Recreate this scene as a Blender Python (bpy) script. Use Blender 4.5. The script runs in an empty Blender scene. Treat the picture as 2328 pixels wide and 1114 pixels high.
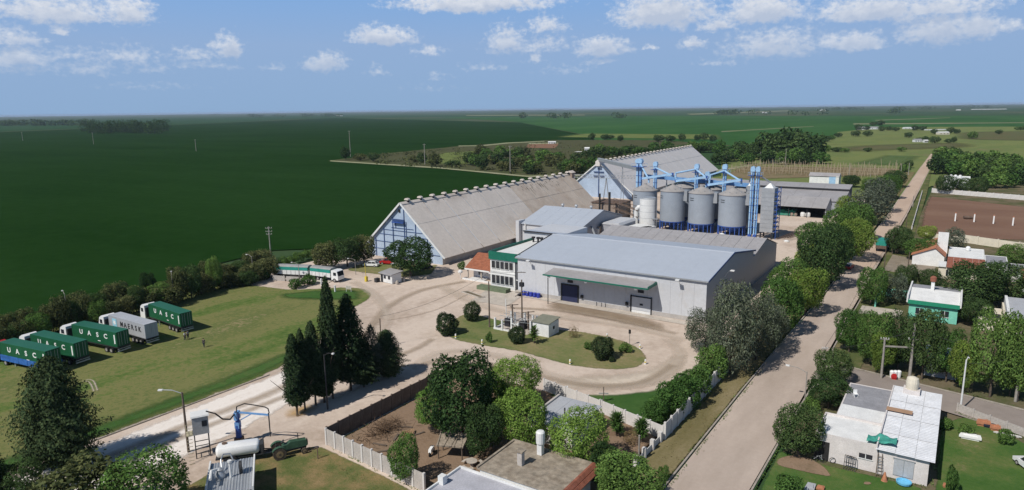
import bpy, math, random
import numpy as np
from mathutils import Vector, Matrix
R = math.radians
rng = random.Random(7)
S = bpy.context.scene
COL = S.collection

# ------------------------------------------------------------------ camera (survey frame: Y runs along the street, X across it)
IMG_W, IMG_H, FPX, CAM_H = 2328.0, 1114.0, 1560.0, 42.0
HEAD, HOR, ROLL = R(33.5), 248.0, R(0.71)
_p = math.atan((IMG_H/2-HOR)/FPX)
_fw = Vector((-math.sin(HEAD)*math.cos(_p), math.cos(HEAD)*math.cos(_p), -math.sin(_p)))
_rt0 = Vector((math.cos(HEAD), math.sin(HEAD), 0)); _up0 = _rt0.cross(_fw)
_rt = _rt0*math.cos(ROLL)-_up0*math.sin(ROLL); _up = _up0*math.cos(ROLL)+_rt0*math.sin(ROLL)
cam = bpy.data.objects.new('camera', bpy.data.cameras.new('camera')); COL.objects.link(cam)
cam.matrix_world = Matrix(((_rt.x, _up.x, -_fw.x, 0), (_rt.y, _up.y, -_fw.y, 0), (_rt.z, _up.z, -_fw.z, CAM_H), (0, 0, 0, 1)))
cam.data.sensor_width = 36.0; cam.data.lens = 36.0*FPX/IMG_W
cam.data.clip_start = 0.5; cam.data.clip_end = 60000
S.camera = cam
S.render.resolution_x, S.render.resolution_y = 1024, 490

# ------------------------------------------------------------------ sun, sky, exposure
SUN_EL, SUN_FROM = R(48), R(180+15)            # light travels towards +Y and a little +X
sd = bpy.data.lights.new('sun', 'SUN'); sun = bpy.data.objects.new('sun', sd); COL.objects.link(sun)
sd.energy = 5.0; sd.angle = R(0.53); sd.color = (1.0, 0.955, 0.89)
_dir = Vector((math.sin(R(15))*math.cos(SUN_EL), math.cos(R(15))*math.cos(SUN_EL), -math.sin(SUN_EL)))
sun.rotation_euler = _dir.to_track_quat('-Z', 'Y').to_euler(); sun.location = (0, 0, 120)
S.view_settings.view_transform = 'Standard'; S.view_settings.look = 'None'
S.view_settings.exposure = -0.2; S.view_settings.gamma = 1.0
S.cycles.max_bounces = 6; S.cycles.transparent_max_bounces = 16
try: S.cycles.volume_max_steps = 64
except Exception: pass

def make_world():
    w = bpy.data.worlds.new('World'); S.world = w; w.use_nodes = True
    nt = w.node_tree; N = nt.nodes; L = nt.links; N.clear()
    out = N.new('ShaderNodeOutputWorld'); bg = N.new('ShaderNodeBackground'); L.new(bg.outputs[0], out.inputs[0])
    bg.inputs[1].default_value = 0.05
    sky = N.new('ShaderNodeTexSky'); sky.sky_type = 'NISHITA'; sky.sun_disc = False
    sky.sun_elevation = SUN_EL; sky.sun_rotation = R(180+15)
    sky.altitude = 100; sky.air_density = 1.0; sky.dust_density = 0.2; sky.ozone_density = 2.0
    tc = N.new('ShaderNodeTexCoord'); sep = N.new('ShaderNodeSeparateXYZ'); L.new(tc.outputs['Generated'], sep.inputs[0])
    def mth(op, a, b=None, c=None):
        n = N.new('ShaderNodeMath'); n.operation = op
        for i, v in enumerate((a, b, c)):
            if v is None: continue
            if isinstance(v, (int, float)): n.inputs[i].default_value = v
            else: L.new(v, n.inputs[i])
        return n.outputs[0]
    def vm(op, a, b=None, c=None):
        n = N.new('ShaderNodeVectorMath'); n.operation = op
        for i, v in enumerate((a, b, c)):
            if v is None: continue
            if isinstance(v, tuple): n.inputs[i].default_value = v
            else: L.new(v, n.inputs[i])
        return n.outputs['Value'] if op == 'LENGTH' else n.outputs[0]
    # azimuth (left of the street axis positive) and elevation, in degrees
    az = mth('MULTIPLY', mth('ARCTAN2', mth('MULTIPLY', sep.outputs[0], -1), sep.outputs[1]), 57.2958)
    el = mth('MULTIPLY', mth('ARCSINE', sep.outputs[2]), 57.2958)
    cb = N.new('ShaderNodeCombineXYZ'); L.new(az, cb.inputs[0]); L.new(el, cb.inputs[1]); uv = cb.outputs[0]
    def noise(scale, detail, rough, vec, w=None):
        n = N.new('ShaderNodeTexNoise'); n.inputs['Scale'].default_value = scale; n.inputs['Detail'].default_value = detail
        n.inputs['Roughness'].default_value = rough; L.new(vec, n.inputs['Vector']); return n
    st = vm('MULTIPLY', uv, (1, 1.35, 1))
    n1 = noise(0.55, 8, 0.62, st); n2 = noise(1.9, 6, 0.6, st)
    warp = vm('MULTIPLY_ADD', n1.outputs['Color'], (3.0, 1.3, 0), vm('ADD', uv, (-1.5, -0.65, 0)))
    # cumulus seen over the plain: pixel centre, half width, height above base, opacity
    CL = [(120,20,150,26,.8),(290,22,50,22,.85),(140,65,26,12,.7),(20,82,50,18,.7),(45,128,55,20,.85),(200,150,60,18,.45),(290,125,70,18,.5),
          (515,105,34,24,.95),(440,122,48,14,.55),(470,145,80,12,.35),(740,140,42,20,.95),(868,82,76,20,1.),(975,116,38,10,.6),(860,160,34,12,.35),(995,172,30,10,.35),
          (1080,5,190,20,1.),(1240,55,48,20,.7),(1150,92,50,30,.8),(1230,100,80,18,.5),(1212,130,22,12,.8),(1370,107,66,22,.95),(1360,140,40,10,.4),(1478,108,14,8,.6),
          (1510,22,115,36,1.),(1540,52,32,18,.7),(1570,97,30,15,.8),(1640,50,46,18,.8),(1735,18,90,28,1.),(1760,98,110,30,.75),(1938,95,62,18,.95),
          (60,150,90,14,.4),(160,120,70,14,.4),(340,150,60,12,.35),(620,150,40,10,.3),(1100,150,60,10,.35),(1290,158,70,10,.3),(1640,140,60,10,.3),(980,200,70,8,.25),(330,195,110,9,.25),(1980,18,125,26,.9),(2120,12,130,20,.8),(2140,58,72,34,.85),(2222,58,40,24,.9),(2290,55,28,12,.7),(2060,30,60,20,.6)]
    inv = mth('DIVIDE', 1.0, mth('MAXIMUM', sep.outputs[2], 0.02))
    cp = N.new('ShaderNodeCombineXYZ'); L.new(mth('MULTIPLY', sep.outputs[0], inv), cp.inputs[0]); L.new(mth('MULTIPLY', sep.outputs[1], inv), cp.inputs[1])
    n3 = noise(0.9, 7, 0.6, cp.outputs[0])
    inside = mth('MULTIPLY', mth('LESS_THAN', mth('ABSOLUTE', mth('SUBTRACT', az, 33.5)), 40), mth('LESS_THAN', el, 11.0))
    # the same kind of cumulus goes on outside the view: overhead and to the sides
    gen = mth('SUBTRACT', mth('MULTIPLY', mth('SUBTRACT', n3.outputs[0], 0.60), 6.0), mth('MULTIPLY', inside, 9.0))
    def field(wv):
        fld = None
        for (px, py, hw, hh, op) in CL:
            d = (_rt*((px-1164)/FPX) - _up*((py-557)/FPX) + _fw).normalized()
            a0 = math.degrees(math.atan2(-d.x, d.y)); e0 = math.degrees(math.asin(d.z)); k = math.degrees(1/FPX)*.93
            sx, sy = 1/(hw*k*1.35), 1/(hh*k*2.15)
            v = vm('MULTIPLY_ADD', wv, (sx, sy, 0), (-a0*sx, -(e0-hh*k*.45)*sy, 0))
            v = vm('MAXIMUM', v, vm('MULTIPLY', v, (-1, -2.6, 0)))
            q = mth('MULTIPLY', mth('SUBTRACT', 1.0, vm('LENGTH', v)), op)
            fld = q if fld is None else mth('MAXIMUM', fld, q)
        return mth('MAXIMUM', fld, gen)
    fld = field(warp); fab = field(vm('ADD', warp, (0.15, 0.55, 0)))
    f2 = mth('ADD', fld, mth('MULTIPLY', mth('SUBTRACT', n2.outputs[0], 0.52), 1.1))
    mr = N.new('ShaderNodeMapRange'); mr.interpolation_type = 'SMOOTHSTEP'; L.new(f2, mr.inputs[0])
    mr.inputs[1].default_value = 0.03; mr.inputs[2].default_value = 0.66; mr.inputs[3].default_value = 0; mr.inputs[4].default_value = 1
    # low clouds are seen through more air
    fade = N.new('ShaderNodeMapRange'); L.new(el, fade.inputs[0]); fade.inputs[1].default_value = 1.5; fade.inputs[2].default_value = 7.5
    fade.inputs[3].default_value = 0.26; fade.inputs[4].default_value = 0.82
    fac = mth('MULTIPLY', mr.outputs[0], fade.outputs[0])
    # cloud body: brighter where thick, greyer undersides
    n4 = noise(1.1, 4, 0.55, vm('ADD', st, (3.1, 0.55, 0)))
    cr = N.new('ShaderNodeValToRGB'); L.new(mth('SUBTRACT', mth('ADD', .42, mth('MULTIPLY', n4.outputs[0], .75)), mth('MULTIPLY', mth('MAXIMUM', fab, 0.0), .85)), cr.inputs[0])
    cr.color_ramp.elements[0].position = .2; cr.color_ramp.elements[0].color = (.54, .59, .69, 1)
    cr.color_ramp.elements[1].position = .8; cr.color_ramp.elements[1].color = (.93, .92, .91, 1)
    cl = vm('SCALE', cr.outputs[0]); cl_n = cl.node; cl_n.inputs['Scale'].default_value = 1/0.05/0.87
    mix = N.new('ShaderNodeMix'); mix.data_type = 'RGBA'; L.new(fac, mix.inputs[0]); 
    # summer haze low in the sky, the same all round the horizon
    hb = N.new('ShaderNodeMapRange'); hb.interpolation_type = 'SMOOTHSTEP'; L.new(el, hb.inputs[0]); hb.inputs[1].default_value = 8.0; hb.inputs[2].default_value = 40.0; hb.inputs[3].default_value = 1.0; hb.inputs[4].default_value = 0.0
    hg = N.new('ShaderNodeValToRGB'); L.new(mth('DIVIDE', el, 12.0), hg.inputs[0])
    hg.color_ramp.elements[0].color = (.27,.415,.63,1); hg.color_ramp.elements[1].color = (.175,.395,.77,1); e_ = hg.color_ramp.elements.new(.42); e_.color = (.285,.425,.665,1)
    hz_ = vm('SCALE', hg.outputs[0]); hz_.node.inputs['Scale'].default_value = 1/0.05/0.87
    mh = N.new('ShaderNodeMix'); mh.data_type = 'RGBA'; L.new(hb.outputs[0], mh.inputs[0]); L.new(sky.outputs[0], mh.inputs[6]); L.new(hz_, mh.inputs[7])
    L.new(mh.outputs[2], mix.inputs[6]); L.new(cl, mix.inputs[7])
    L.new(mix.outputs[2], bg.inputs[0])
make_world()

# ------------------------------------------------------------------ survey: image measurement -> place on a level plane
def ray(px, py): return _rt*((px-1164)/FPX) - _up*((py-557)/FPX) + _fw
def G(px, py, z=0.0):
    d = ray(px, py); t = (z-CAM_H)/d.z; return Vector((d.x*t, d.y*t, z))
def PXX(px, py, x0):
    d = ray(px, py); t = x0/d.x; return Vector((x0, d.y*t, CAM_H+d.z*t))
def PYY(px, py, y0):
    d = ray(px, py); t = y0/d.y; return Vector((d.x*t, y0, CAM_H+d.z*t))
def proj(p):
    v = Vector(p)-Vector((0, 0, CAM_H)); c = v.dot(_fw); return 1164+FPX*v.dot(_rt)/c, 557-FPX*v.dot(_up)/c
def depth(p): return (Vector(p)-Vector((0, 0, CAM_H))).dot(_fw)
def height_at(g, ty):
    lo, hi = 0.0, 60.0
    for _ in range(40):
        m = (lo+hi)/2
        if proj((g.x, g.y, m))[1] > ty: lo = m
        else: hi = m
    return (lo+hi)/2

# ------------------------------------------------------------------ materials
MATS = {}
def srgb(r, g, b):
    return tuple(((c/255)/12.92 if c/255 <= .04045 else ((c/255+.055)/1.055)**2.4) for c in (r, g, b))
def mat(name, col, rough=.75, var=.18, scale=1.2, metal=0., bump=0., bscale=30., col2=None, wave=None, dirt=None, coords='Object', spec=.3):
    """procedural surface: base colour with two-scale mottling, optional second colour, ribs (wave=(axis, per metre, strength)) and dirt colour"""
    if name in MATS: return MATS[name]
    m = bpy.data.materials.new(name); m.use_nodes = True; MATS[name] = m
    nt = m.node_tree; N = nt.nodes; L = nt.links; b = N['Principled BSDF']
    b.inputs['Roughness'].default_value = rough; b.inputs['Metallic'].default_value = metal; b.inputs['Specular IOR Level'].default_value = spec
    if coords == 'Position': src = N.new('ShaderNodeNewGeometry').outputs['Position']
    else: src = N.new('ShaderNodeTexCoord').outputs['Object']
    def noise(s, d=5, r=.6):
        n = N.new('ShaderNodeTexNoise'); n.inputs['Scale'].default_value = s; n.inputs['Detail'].default_value = d; n.inputs['Roughness'].default_value = r
        L.new(src, n.inputs['Vector']); return n.outputs[0]
    c2 = col2 or tuple(max(0, c*(1-var*1.6)) for c in col); c1 = tuple(min(1, c*(1+var*.8)) for c in col) if col2 is None else col
    def mix(f, a, bb):
        n = N.new('ShaderNodeMix'); n.data_type = 'RGBA'
        for i, v in ((0, f), (6, a), (7, bb)):
            if isinstance(v, (int, float)): n.inputs[i].default_value = v
            elif isinstance(v, tuple): n.inputs[i].default_value = v+(1,)
            else: L.new(v, n.inputs[i])
        return n.outputs[2]
    def rampn(v, lo, hi):
        n = N.new('ShaderNodeMapRange'); L.new(v, n.inputs[0]); n.inputs[1].default_value = lo; n.inputs[2].default_value = hi; return n.outputs[0]
    c = mix(rampn(noise(scale), .32, .7), c1, c2)
    c = mix(rampn(noise(scale*9, 3), .3, .95), c, tuple(x*(1-min(.28,var*2)) for x in c2))
    if dirt: c = mix(rampn(noise(scale*.6, 8, .7), dirt[3] if len(dirt) > 3 else .5, .78), c, tuple(dirt[:3]))
    L.new(c, b.inputs['Base Color'])
    hgt = None
    if wave:
        w = N.new('ShaderNodeTexWave'); w.bands_direction = wave[0]; w.inputs['Scale'].default_value = wave[1]/3.18*1.0; L.new(src, w.inputs['Vector']); hgt = w.outputs[1]; st = wave[2]; dist = .03
    elif bump:
        hgt = noise(bscale, 4, .6); st = bump; dist = .05
    if hgt is not None:
        bp = N.new('ShaderNodeBump'); bp.inputs['Strength'].default_value = st; bp.inputs['Distance'].default_value = dist; L.new(hgt, bp.inputs['Height']); L.new(bp.outputs[0], b.inputs['Normal'])
    return m
def leafmat(name, col, col2, trans=.25, var=.5):
    if name in MATS: return MATS[name]
    m = bpy.data.materials.new(name); m.use_nodes = True; MATS[name] = m
    nt = m.node_tree; N = nt.nodes; L = nt.links; N.clear(); out = N.new('ShaderNodeOutputMaterial')
    g = N.new('ShaderNodeNewGeometry'); oi = N.new('ShaderNodeObjectInfo')
    mx = N.new('ShaderNodeMix'); mx.data_type = 'RGBA'; L.new(g.outputs['Random Per Island'], mx.inputs[0]); mx.inputs[6].default_value = col+(1,); mx.inputs[7].default_value = col2+(1,)
    tcn = N.new('ShaderNodeTexCoord'); nz = N.new('ShaderNodeTexNoise'); L.new(tcn.outputs['Object'], nz.inputs['Vector']); nz.inputs['Scale'].default_value = .55; nz.inputs['Detail'].default_value = 3
    nm = N.new('ShaderNodeMapRange'); L.new(nz.outputs[0], nm.inputs[0]); nm.inputs[1].default_value = .35; nm.inputs[2].default_value = .65; nm.inputs[3].default_value = .72; nm.inputs[4].default_value = 1.35
    vs = N.new('ShaderNodeVectorMath'); vs.operation = 'SCALE'; L.new(mx.outputs[2], vs.inputs[0]); L.new(nm.outputs[0], vs.inputs['Scale'])
    hs = N.new('ShaderNodeHueSaturation'); L.new(vs.outputs[0], hs.inputs['Color'])
    mr = N.new('ShaderNodeMapRange'); L.new(oi.outputs['Random'], mr.inputs[0]); mr.inputs[3].default_value = 1-var*.45; mr.inputs[4].default_value = 1+var*.45; L.new(mr.outputs[0], hs.inputs['Value'])
    mr2 = N.new('ShaderNodeMapRange'); L.new(oi.outputs['Random'], mr2.inputs[0]); mr2.inputs[3].default_value = .515; mr2.inputs[4].default_value = .485; L.new(mr2.outputs[0], hs.inputs['Hue'])
    d = N.new('ShaderNodeBsdfDiffuse'); t = N.new('ShaderNodeBsdfTranslucent'); L.new(hs.outputs[0], d.inputs[0]); L.new(hs.outputs[0], t.inputs[0])
    ms = N.new('ShaderNodeMixShader'); ms.inputs[0].default_value = trans; L.new(d.outputs[0], ms.inputs[1]); L.new(t.outputs[0], ms.inputs[2]); L.new(ms.outputs[0], out.inputs[0])
    return m
def groundmat(name, stops, scale=.25, streak=None, bump=.4, bscale=3., edge=False, rough=.95, fine=.35, soft=None):
    """stops: [(pos, rgb)...] mottled by large + fine noise in ground metres; streak=(sx, sy) stretches it; edge: ragged border from the 'edge' attribute"""
    m = bpy.data.materials.new(name); m.use_nodes = True; MATS[name] = m
    nt = m.node_tree; N = nt.nodes; L = nt.links; b = N['Principled BSDF']; out = N['Material Output']
    b.inputs['Roughness'].default_value = rough; b.inputs['Specular IOR Level'].default_value = 0.0
    pos = N.new('ShaderNodeNewGeometry').outputs['Position']
    mp = N.new('ShaderNodeMapping'); L.new(pos, mp.inputs[0]); mp.inputs['Scale'].default_value = (streak[0], streak[1], 1) if streak else (1, 1, 1)
    def noise(s, d, r, v):
        n = N.new('ShaderNodeTexNoise'); n.inputs['Scale'].default_value = s; n.inputs['Detail'].default_value = d; n.inputs['Roughness'].default_value = r; L.new(v, n.inputs['Vector']); return n.outputs[0]
    a = noise(scale, 7, .62, mp.outputs[0]); f = noise(scale*14, 4, .7, pos)
    s = N.new('ShaderNodeMath'); s.operation = 'MULTIPLY_ADD'; L.new(f, s.inputs[0]); s.inputs[1].default_value = fine; L.new(a, s.inputs[2])
    s2 = N.new('ShaderNodeMath'); s2.operation = 'SUBTRACT'; L.new(s.outputs[0], s2.inputs[0]); s2.inputs[1].default_value = fine*.5
    cr = N.new('ShaderNodeValToRGB'); L.new(s2.outputs[0], cr.inputs[0])
    e = cr.color_ramp.elements
    while len(e) < len(stops): e.new(.5)
    for i, (p, c) in enumerate(stops): e[i].position = p; e[i].color = tuple(c)+(1,)
    L.new(cr.outputs[0], b.inputs['Base Color'])
    if bump:
        bp = N.new('ShaderNodeBump'); bp.inputs['Strength'].default_value = bump; bp.inputs['Distance'].default_value = .15
        L.new(noise(bscale, 5, .7, pos), bp.inputs['Height']); L.new(bp.outputs[0], b.inputs['Normal'])
    if edge:
        at = N.new('ShaderNodeAttribute'); at.attribute_name = 'edge'
        n1 = noise(.55, 6, .68, pos)
        q = N.new('ShaderNodeMath'); q.operation = 'ADD'; L.new(at.outputs['Fac'], q.inputs[0]); L.new(n1, q.inputs[1])
        mr = N.new('ShaderNodeMapRange'); L.new(q.outputs[0], mr.inputs[0]); mr.inputs[1].default_value, mr.inputs[2].default_value = soft or (.74, 1.02)
        tr = N.new('ShaderNodeBsdfTransparent'); ms = N.new('ShaderNodeMixShader'); L.new(mr.outputs[0], ms.inputs[0]); L.new(tr.outputs[0], ms.inputs[1]); L.new(b.outputs[0], ms.inputs[2]); L.new(ms.outputs[0], out.inputs[0])
    return m

# ------------------------------------------------------------------ mesh builder
class MB:
    def __init__(s): s.v = []; s.f = []
    def add(s, vs, fs):
        n = len(s.v); s.v += [tuple(p) for p in vs]; s.f += [tuple(i+n for i in f) for f in fs]; return s
    def quad(s, a, b, c, d): return s.add((a, b, c, d), ((0, 1, 2, 3),))
    def box(s, x0, x1, y0, y1, z0, z1):
        return s.add([(x0,y0,z0),(x1,y0,z0),(x1,y1,z0),(x0,y1,z0),(x0,y0,z1),(x1,y0,z1),(x1,y1,z1),(x0,y1,z1)],
                     [(3,2,1,0),(4,5,6,7),(0,1,5,4),(1,2,6,5),(2,3,7,6),(3,0,4,7)])
    def bar(s, a, b, w, h=None):
        """square bar from a to b"""
        a = Vector(a); b = Vector(b); h = h or w; d = (b-a).normalized()
        u = Vector((0,0,1)) if abs(d.z) < .95 else Vector((1,0,0)); x = d.cross(u).normalized()*w/2; y = d.cross(x).normalized()*h/2
        return s.add([a-x-y,a+x-y,a+x+y,a-x+y,b-x-y,b+x-y,b+x+y,b-x+y], [(3,2,1,0),(4,5,6,7),(0,1,5,4),(1,2,6,5),(2,3,7,6),(3,0,4,7)])
    def cyl(s, a, b, r0, r1=None, n=8, caps=True):
        a = Vector(a); b = Vector(b); r1 = r0 if r1 is None else r1; d = (b-a).normalized()
        u = Vector((0,0,1)) if abs(d.z) < .95 else Vector((1,0,0)); x = d.cross(u).normalized(); y = x.cross(d).normalized()
        vs = []
        for p, r in ((a, r0), (b, r1)):
            for i in range(n):
                t = 2*math.pi*i/n; vs.append(p+x*math.cos(t)*r+y*math.sin(t)*r)
        fs = [(i,(i+1)%n,n+(i+1)%n,n+i) for i in range(n)]
        if caps: fs += [tuple(range(n-1,-1,-1)), tuple(range(n,2*n))]
        return s.add(vs, fs)
    def tube(s, pts, r, n=6):
        for a, b in zip(pts, pts[1:]): s.cyl(a, b, r, r, n)
        return s
    def prism(s, poly, axis, a, b):
        """extrude a 2D polygon along an axis: 'x' -> (y,z), 'y' -> (x,z), 'z' -> (x,y)"""
        m = {'x': lambda p, t: (t,p[0],p[1]), 'y': lambda p, t: (p[0],t,p[1]), 'z': lambda p, t: (p[0],p[1],t)}[axis]
        n = len(poly); vs = [m(p,a) for p in poly]+[m(p,b) for p in poly]
        return s.add(vs, [tuple(range(n-1,-1,-1)), tuple(range(n,2*n))]+[(i,(i+1)%n,n+(i+1)%n,n+i) for i in range(n)])
    def lathe(s, prof, c=(0,0,0), n=20):
        vs = []; k = len(prof)
        for r, z in prof:
            for i in range(n):
                t = 2*math.pi*i/n; vs.append((c[0]+r*math.cos(t), c[1]+r*math.sin(t), c[2]+z))
        fs = [(j*n+i, j*n+(i+1)%n, (j+1)*n+(i+1)%n, (j+1)*n+i) for j in range(k-1) for i in range(n)]
        fs += [tuple(range(n-1,-1,-1)), tuple(range((k-1)*n, k*n))]
        return s.add(vs, fs)
    def mesh(s, name, smooth=False):
        me = bpy.data.meshes.new(name); me.from_pydata(s.v, [], s.f); me.update()
        if smooth: me.polygons.foreach_set('use_smooth', [True]*len(me.polygons))
        return me
def autosmooth(me, ang=40):
    me.polygons.foreach_set('use_smooth', [True]*len(me.polygons))
    try: me.set_sharp_from_angle(angle=R(ang))
    except Exception: pass

def link(name, me, m, parent=None, loc=None, rz=0):
    o = bpy.data.objects.new(name, me); COL.objects.link(o)
    if m is not None and not me.materials: me.materials.append(m)
    if parent is not None: o.parent = parent
    if loc is not None: o.location = loc
    if rz: o.rotation_euler = (0, 0, rz)
    return o
def tag(o, label, cat, group=None, kind=None):
    o['label'] = label; o['category'] = cat
    if group: o['group'] = group
    if kind: o['kind'] = kind
    return o
def thing(name, label, cat, loc=(0,0,0), rz=0, group=None):
    o = bpy.data.objects.new(name, None); COL.objects.link(o); o.location = loc; o.rotation_euler = (0,0,rz); o.empty_display_size = .2
    return tag(o, label, cat, group)
def part(name, mb, m, parent, smooth=0, world=False):
    """a part in its thing's own frame; world=True: shape was given in site coordinates (thing not rotated)"""
    me = mb.mesh(name)
    if smooth: autosmooth(me, smooth)
    o = link(name, me, m, parent)
    if world:
        p = parent; off = Vector((0,0,0))
        while p is not None: off += p.location; p = p.parent
        o.location = -off
    return o
def struct(name, mb, m, label=None):
    o = link(name, mb.mesh(name), m); o['kind'] = 'structure'
    if label: o['label'] = label
    return o
def copy_tree(o, parent=None):
    c = o.copy(); COL.objects.link(c); c.parent = parent
    for ch in [x for x in bpy.data.objects if x.parent == o]: copy_tree(ch, c)
    return c
ORD = ['first','second','third','fourth','fifth','sixth','seventh','eighth','ninth','tenth','eleventh','twelfth','thirteenth','fourteenth','fifteenth','sixteenth',
       'seventeenth','eighteenth','nineteenth','twentieth','twenty-first','twenty-second','twenty-third','twenty-fourth','twenty-fifth','twenty-sixth','twenty-seventh',
       'twenty-eighth','twenty-ninth','thirtieth','thirty-first','thirty-second','thirty-third','thirty-fourth','thirty-fifth','thirty-sixth','thirty-seventh','thirty-eighth','thirty-ninth','fortieth']
def text_mesh(body, size, bold=.0, depth=.02, xs=1.0):
    cu = bpy.data.curves.new('lettering', 'FONT'); cu.body = body; cu.size = size; cu.offset = bold; cu.extrude = depth; cu.align_x = 'CENTER'; cu.align_y = 'CENTER'; cu.resolution_u = 3
    o = bpy.data.objects.new('lettering', cu); COL.objects.link(o)
    bpy.context.view_layer.update()
    me = bpy.data.meshes.new_from_object(o.evaluated_get(bpy.context.evaluated_depsgraph_get()))
    bpy.data.objects.remove(o); me.name = 'lettering'
    if xs != 1: me.transform(Matrix.Diagonal((xs,1,1,1)))
    return me
# ================================================================== THE SETTING
from mathutils.geometry import delaunay_2d_cdt
def resample(pts, step):
    out = []; n = len(pts)
    for i in range(n):
        a, b = Vector(pts[i]), Vector(pts[(i+1) % n]); d = (b-a).length; k = max(1, int(d/step))
        out += [a+(b-a)*(j/k) for j in range(k)]
    return out
def smooth_loop(p, it):
    for _ in range(it):
        n = len(p); p = [(p[i-1]+p[i]*2+p[(i+1) % n])/4 for i in range(n)]
    return p
def patch(name, pts, m, z, edge=0., step=2.0, sm=0, label=None, jit=0.):
    p = resample([Vector((q[0], q[1])) for q in pts], step); p = smooth_loop(p, sm); n = len(p)
    if jit: p = [q+Vector((rng.uniform(-jit, jit), rng.uniform(-jit, jit))) for q in p]
    me = bpy.data.meshes.new(name)
    if edge:
        P2 = np.array([(q.x, q.y) for q in p]); A = P2; B = np.roll(P2, -1, 0)
        lo, hi = P2.min(0), P2.max(0); ar = abs((A[:, 0]*B[:, 1]-B[:, 0]*A[:, 1]).sum())/2; h = max(edge*.45, math.sqrt(ar)/70)
        gx, gy = np.meshgrid(np.arange(lo[0]+h/2, hi[0], h), np.arange(lo[1]+h/2, hi[1], h)); Q = np.c_[gx.ravel(), gy.ravel()]
        ins = np.zeros(len(Q), bool); dist = np.full(len(Q), 1e9)
        for u, w in zip(A, B):
            c = (u[1] > Q[:, 1]) != (w[1] > Q[:, 1])
            if u[1] != w[1]: ins ^= c & (Q[:, 0] < (w[0]-u[0])*(Q[:, 1]-u[1])/(w[1]-u[1])+u[0])
            d = w-u; t = np.clip(((Q-u)@d)/max(1e-9, d@d), 0, 1); dist = np.minimum(dist, np.hypot(*(Q-(u+t[:, None]*d)).T))
        k = ins & (dist > h*.3); Q = Q[k]; dist = dist[k]
        vs = [Vector(q) for q in P2]+[Vector(q) for q in Q]
        r = delaunay_2d_cdt(vs, [], [list(range(n))], 1, 1e-5)
        src = [(o[0] if o else 0) for o in r[3]]
        me.from_pydata([(q.x, q.y, z) for q in r[0]], [], [tuple(f) for f in r[2]])
        ev = [0. if s < n else min(1., float(dist[s-n])/edge) for s in src]
        at = me.attributes.new('edge', 'FLOAT', 'POINT'); at.data.foreach_set('value', ev)
    else:
        me.from_pydata([(q.x, q.y, z) for q in p], [], [tuple(range(n))])
    me.update(); o = link(name, me, m); o['kind'] = 'structure'
    if label: o['label'] = label
    return o
def gp(*pp): return [G(a, b) for a, b in pp]

GREEN = lambda k: (.045*k, .085*k, .028*k)
m_ground = groundmat('far_land', [(.3, (.05,.085,.035)), (.48, (.035,.075,.03)), (.6, (.08,.095,.05)), (.75, (.04,.08,.035))], scale=.0016, streak=(1, .45), bump=0, fine=.1)
mb = MB(); E0 = 24000; mb.quad((-E0,-E0,-.6),(E0,-E0,-.6),(E0,E0,-.6),(-E0,E0,-.6)); struct('ground', mb, m_ground, 'flat patchwork farmland reaching to the horizon')
m_soy = groundmat('soy_canopy', [(.3, (.008,.030,.005)), (.5, (.012,.038,.0075)), (.66, (.015,.044,.010)), (.8, (.020,.046,.013))], scale=.012, streak=(.35, 1), bump=.7, bscale=.9, fine=.5)
SOY = [(-157,-90),(-156,60),(-163,96),(-176,112),(-178,134),(-160,150),(-153,165),(-153,290),(-190,345)]+gp((1330,392),(1420,345),(1320,305),(1180,278),(760,268),(400,284),(0,300),(-700,345))
patch('crop_field', SOY, m_soy, -.30, step=60, label='broad dark green soybean field left of the barns')
m_f2 = groundmat('field_bright', [(.3, (.024,.075,.02)), (.48, (.034,.095,.027)), (.62, (.045,.112,.033)), (.8, (.055,.115,.04))], scale=.006, streak=(1, .4), bump=.3, bscale=.6, fine=.3)
patch('green_field', gp((1000,266.5),(1180,277),(1320,304),(1420,344),(1660,338),(1860,312),(1990,291),(2420,286),(2420,262),(2000,264),(1600,263)), m_f2, -.24, step=60, label='bright green crop field behind the tree clump')
m_f3 = groundmat('field_far', [(.3, (.02,.06,.022)), (.6, (.032,.075,.03))], scale=.004, bump=0, fine=.2)
patch('green_field', gp((-400,312),(0,299),(400,283),(760,267),(1200,266),(1160,262),(700,262),(0,277),(-400,290)), m_f3, -.28, step=200, label='darker green field strip below the horizon at left')
m_tan = groundmat('stubble', [(.3, (.22,.21,.13)), (.6, (.15,.17,.09))], scale=.01, bump=0)
for q, lb in (([(1060,263.2),(1330,262.2),(1330,260.6),(1060,261.4)], 'thin pale stubble strip below the far grove'), ([(1570,261),(1800,252.6),(1790,251),(1560,258.5)], 'pale tan stubble field near the horizon'),
              ([(1940,283),(2328,279.5),(2328,278),(1940,280)], 'pale track edge across the right-hand fields'), ([(1640,300),(1850,287.5),(1850,286.5),(1640,298)], 'pale diagonal track between the green fields'), ([(1990,274),(2160,268),(2160,267),(1990,272.6)], 'short pale track on the right-hand plain')):
    patch('stubble_field', gp(*q), m_tan, -.2, step=80, label=lb)
m_past = groundmat('pasture', [(.3, (.12,.145,.05)), (.45, (.165,.19,.07)), (.58, (.125,.165,.058)), (.72, (.19,.17,.085))], scale=.02, streak=(1, .5), bump=.4, bscale=.8, fine=.4)
patch('pasture', [(-150,345)]+gp((1640,400),(1640,345),(1860,335),(1905,300),(2010,289),(2420,287),(2420,420))+[(60,420),(-14,420),(-26,330),(-33,345)], m_past, -.12, step=30, label='olive green rough pasture along the street')
m_brn = groundmat('dry_pasture', [(.3, (.13,.115,.06)), (.6, (.11,.12,.055))], scale=.04, streak=(1, .3), bump=.3, bscale=1, edge=True, soft=(.5,1.6))
patch('dry_pasture', gp((1860,348),(2110,340),(2250,335),(2200,322),(1900,331)), m_brn, .02, edge=25, step=25, sm=3)
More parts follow.
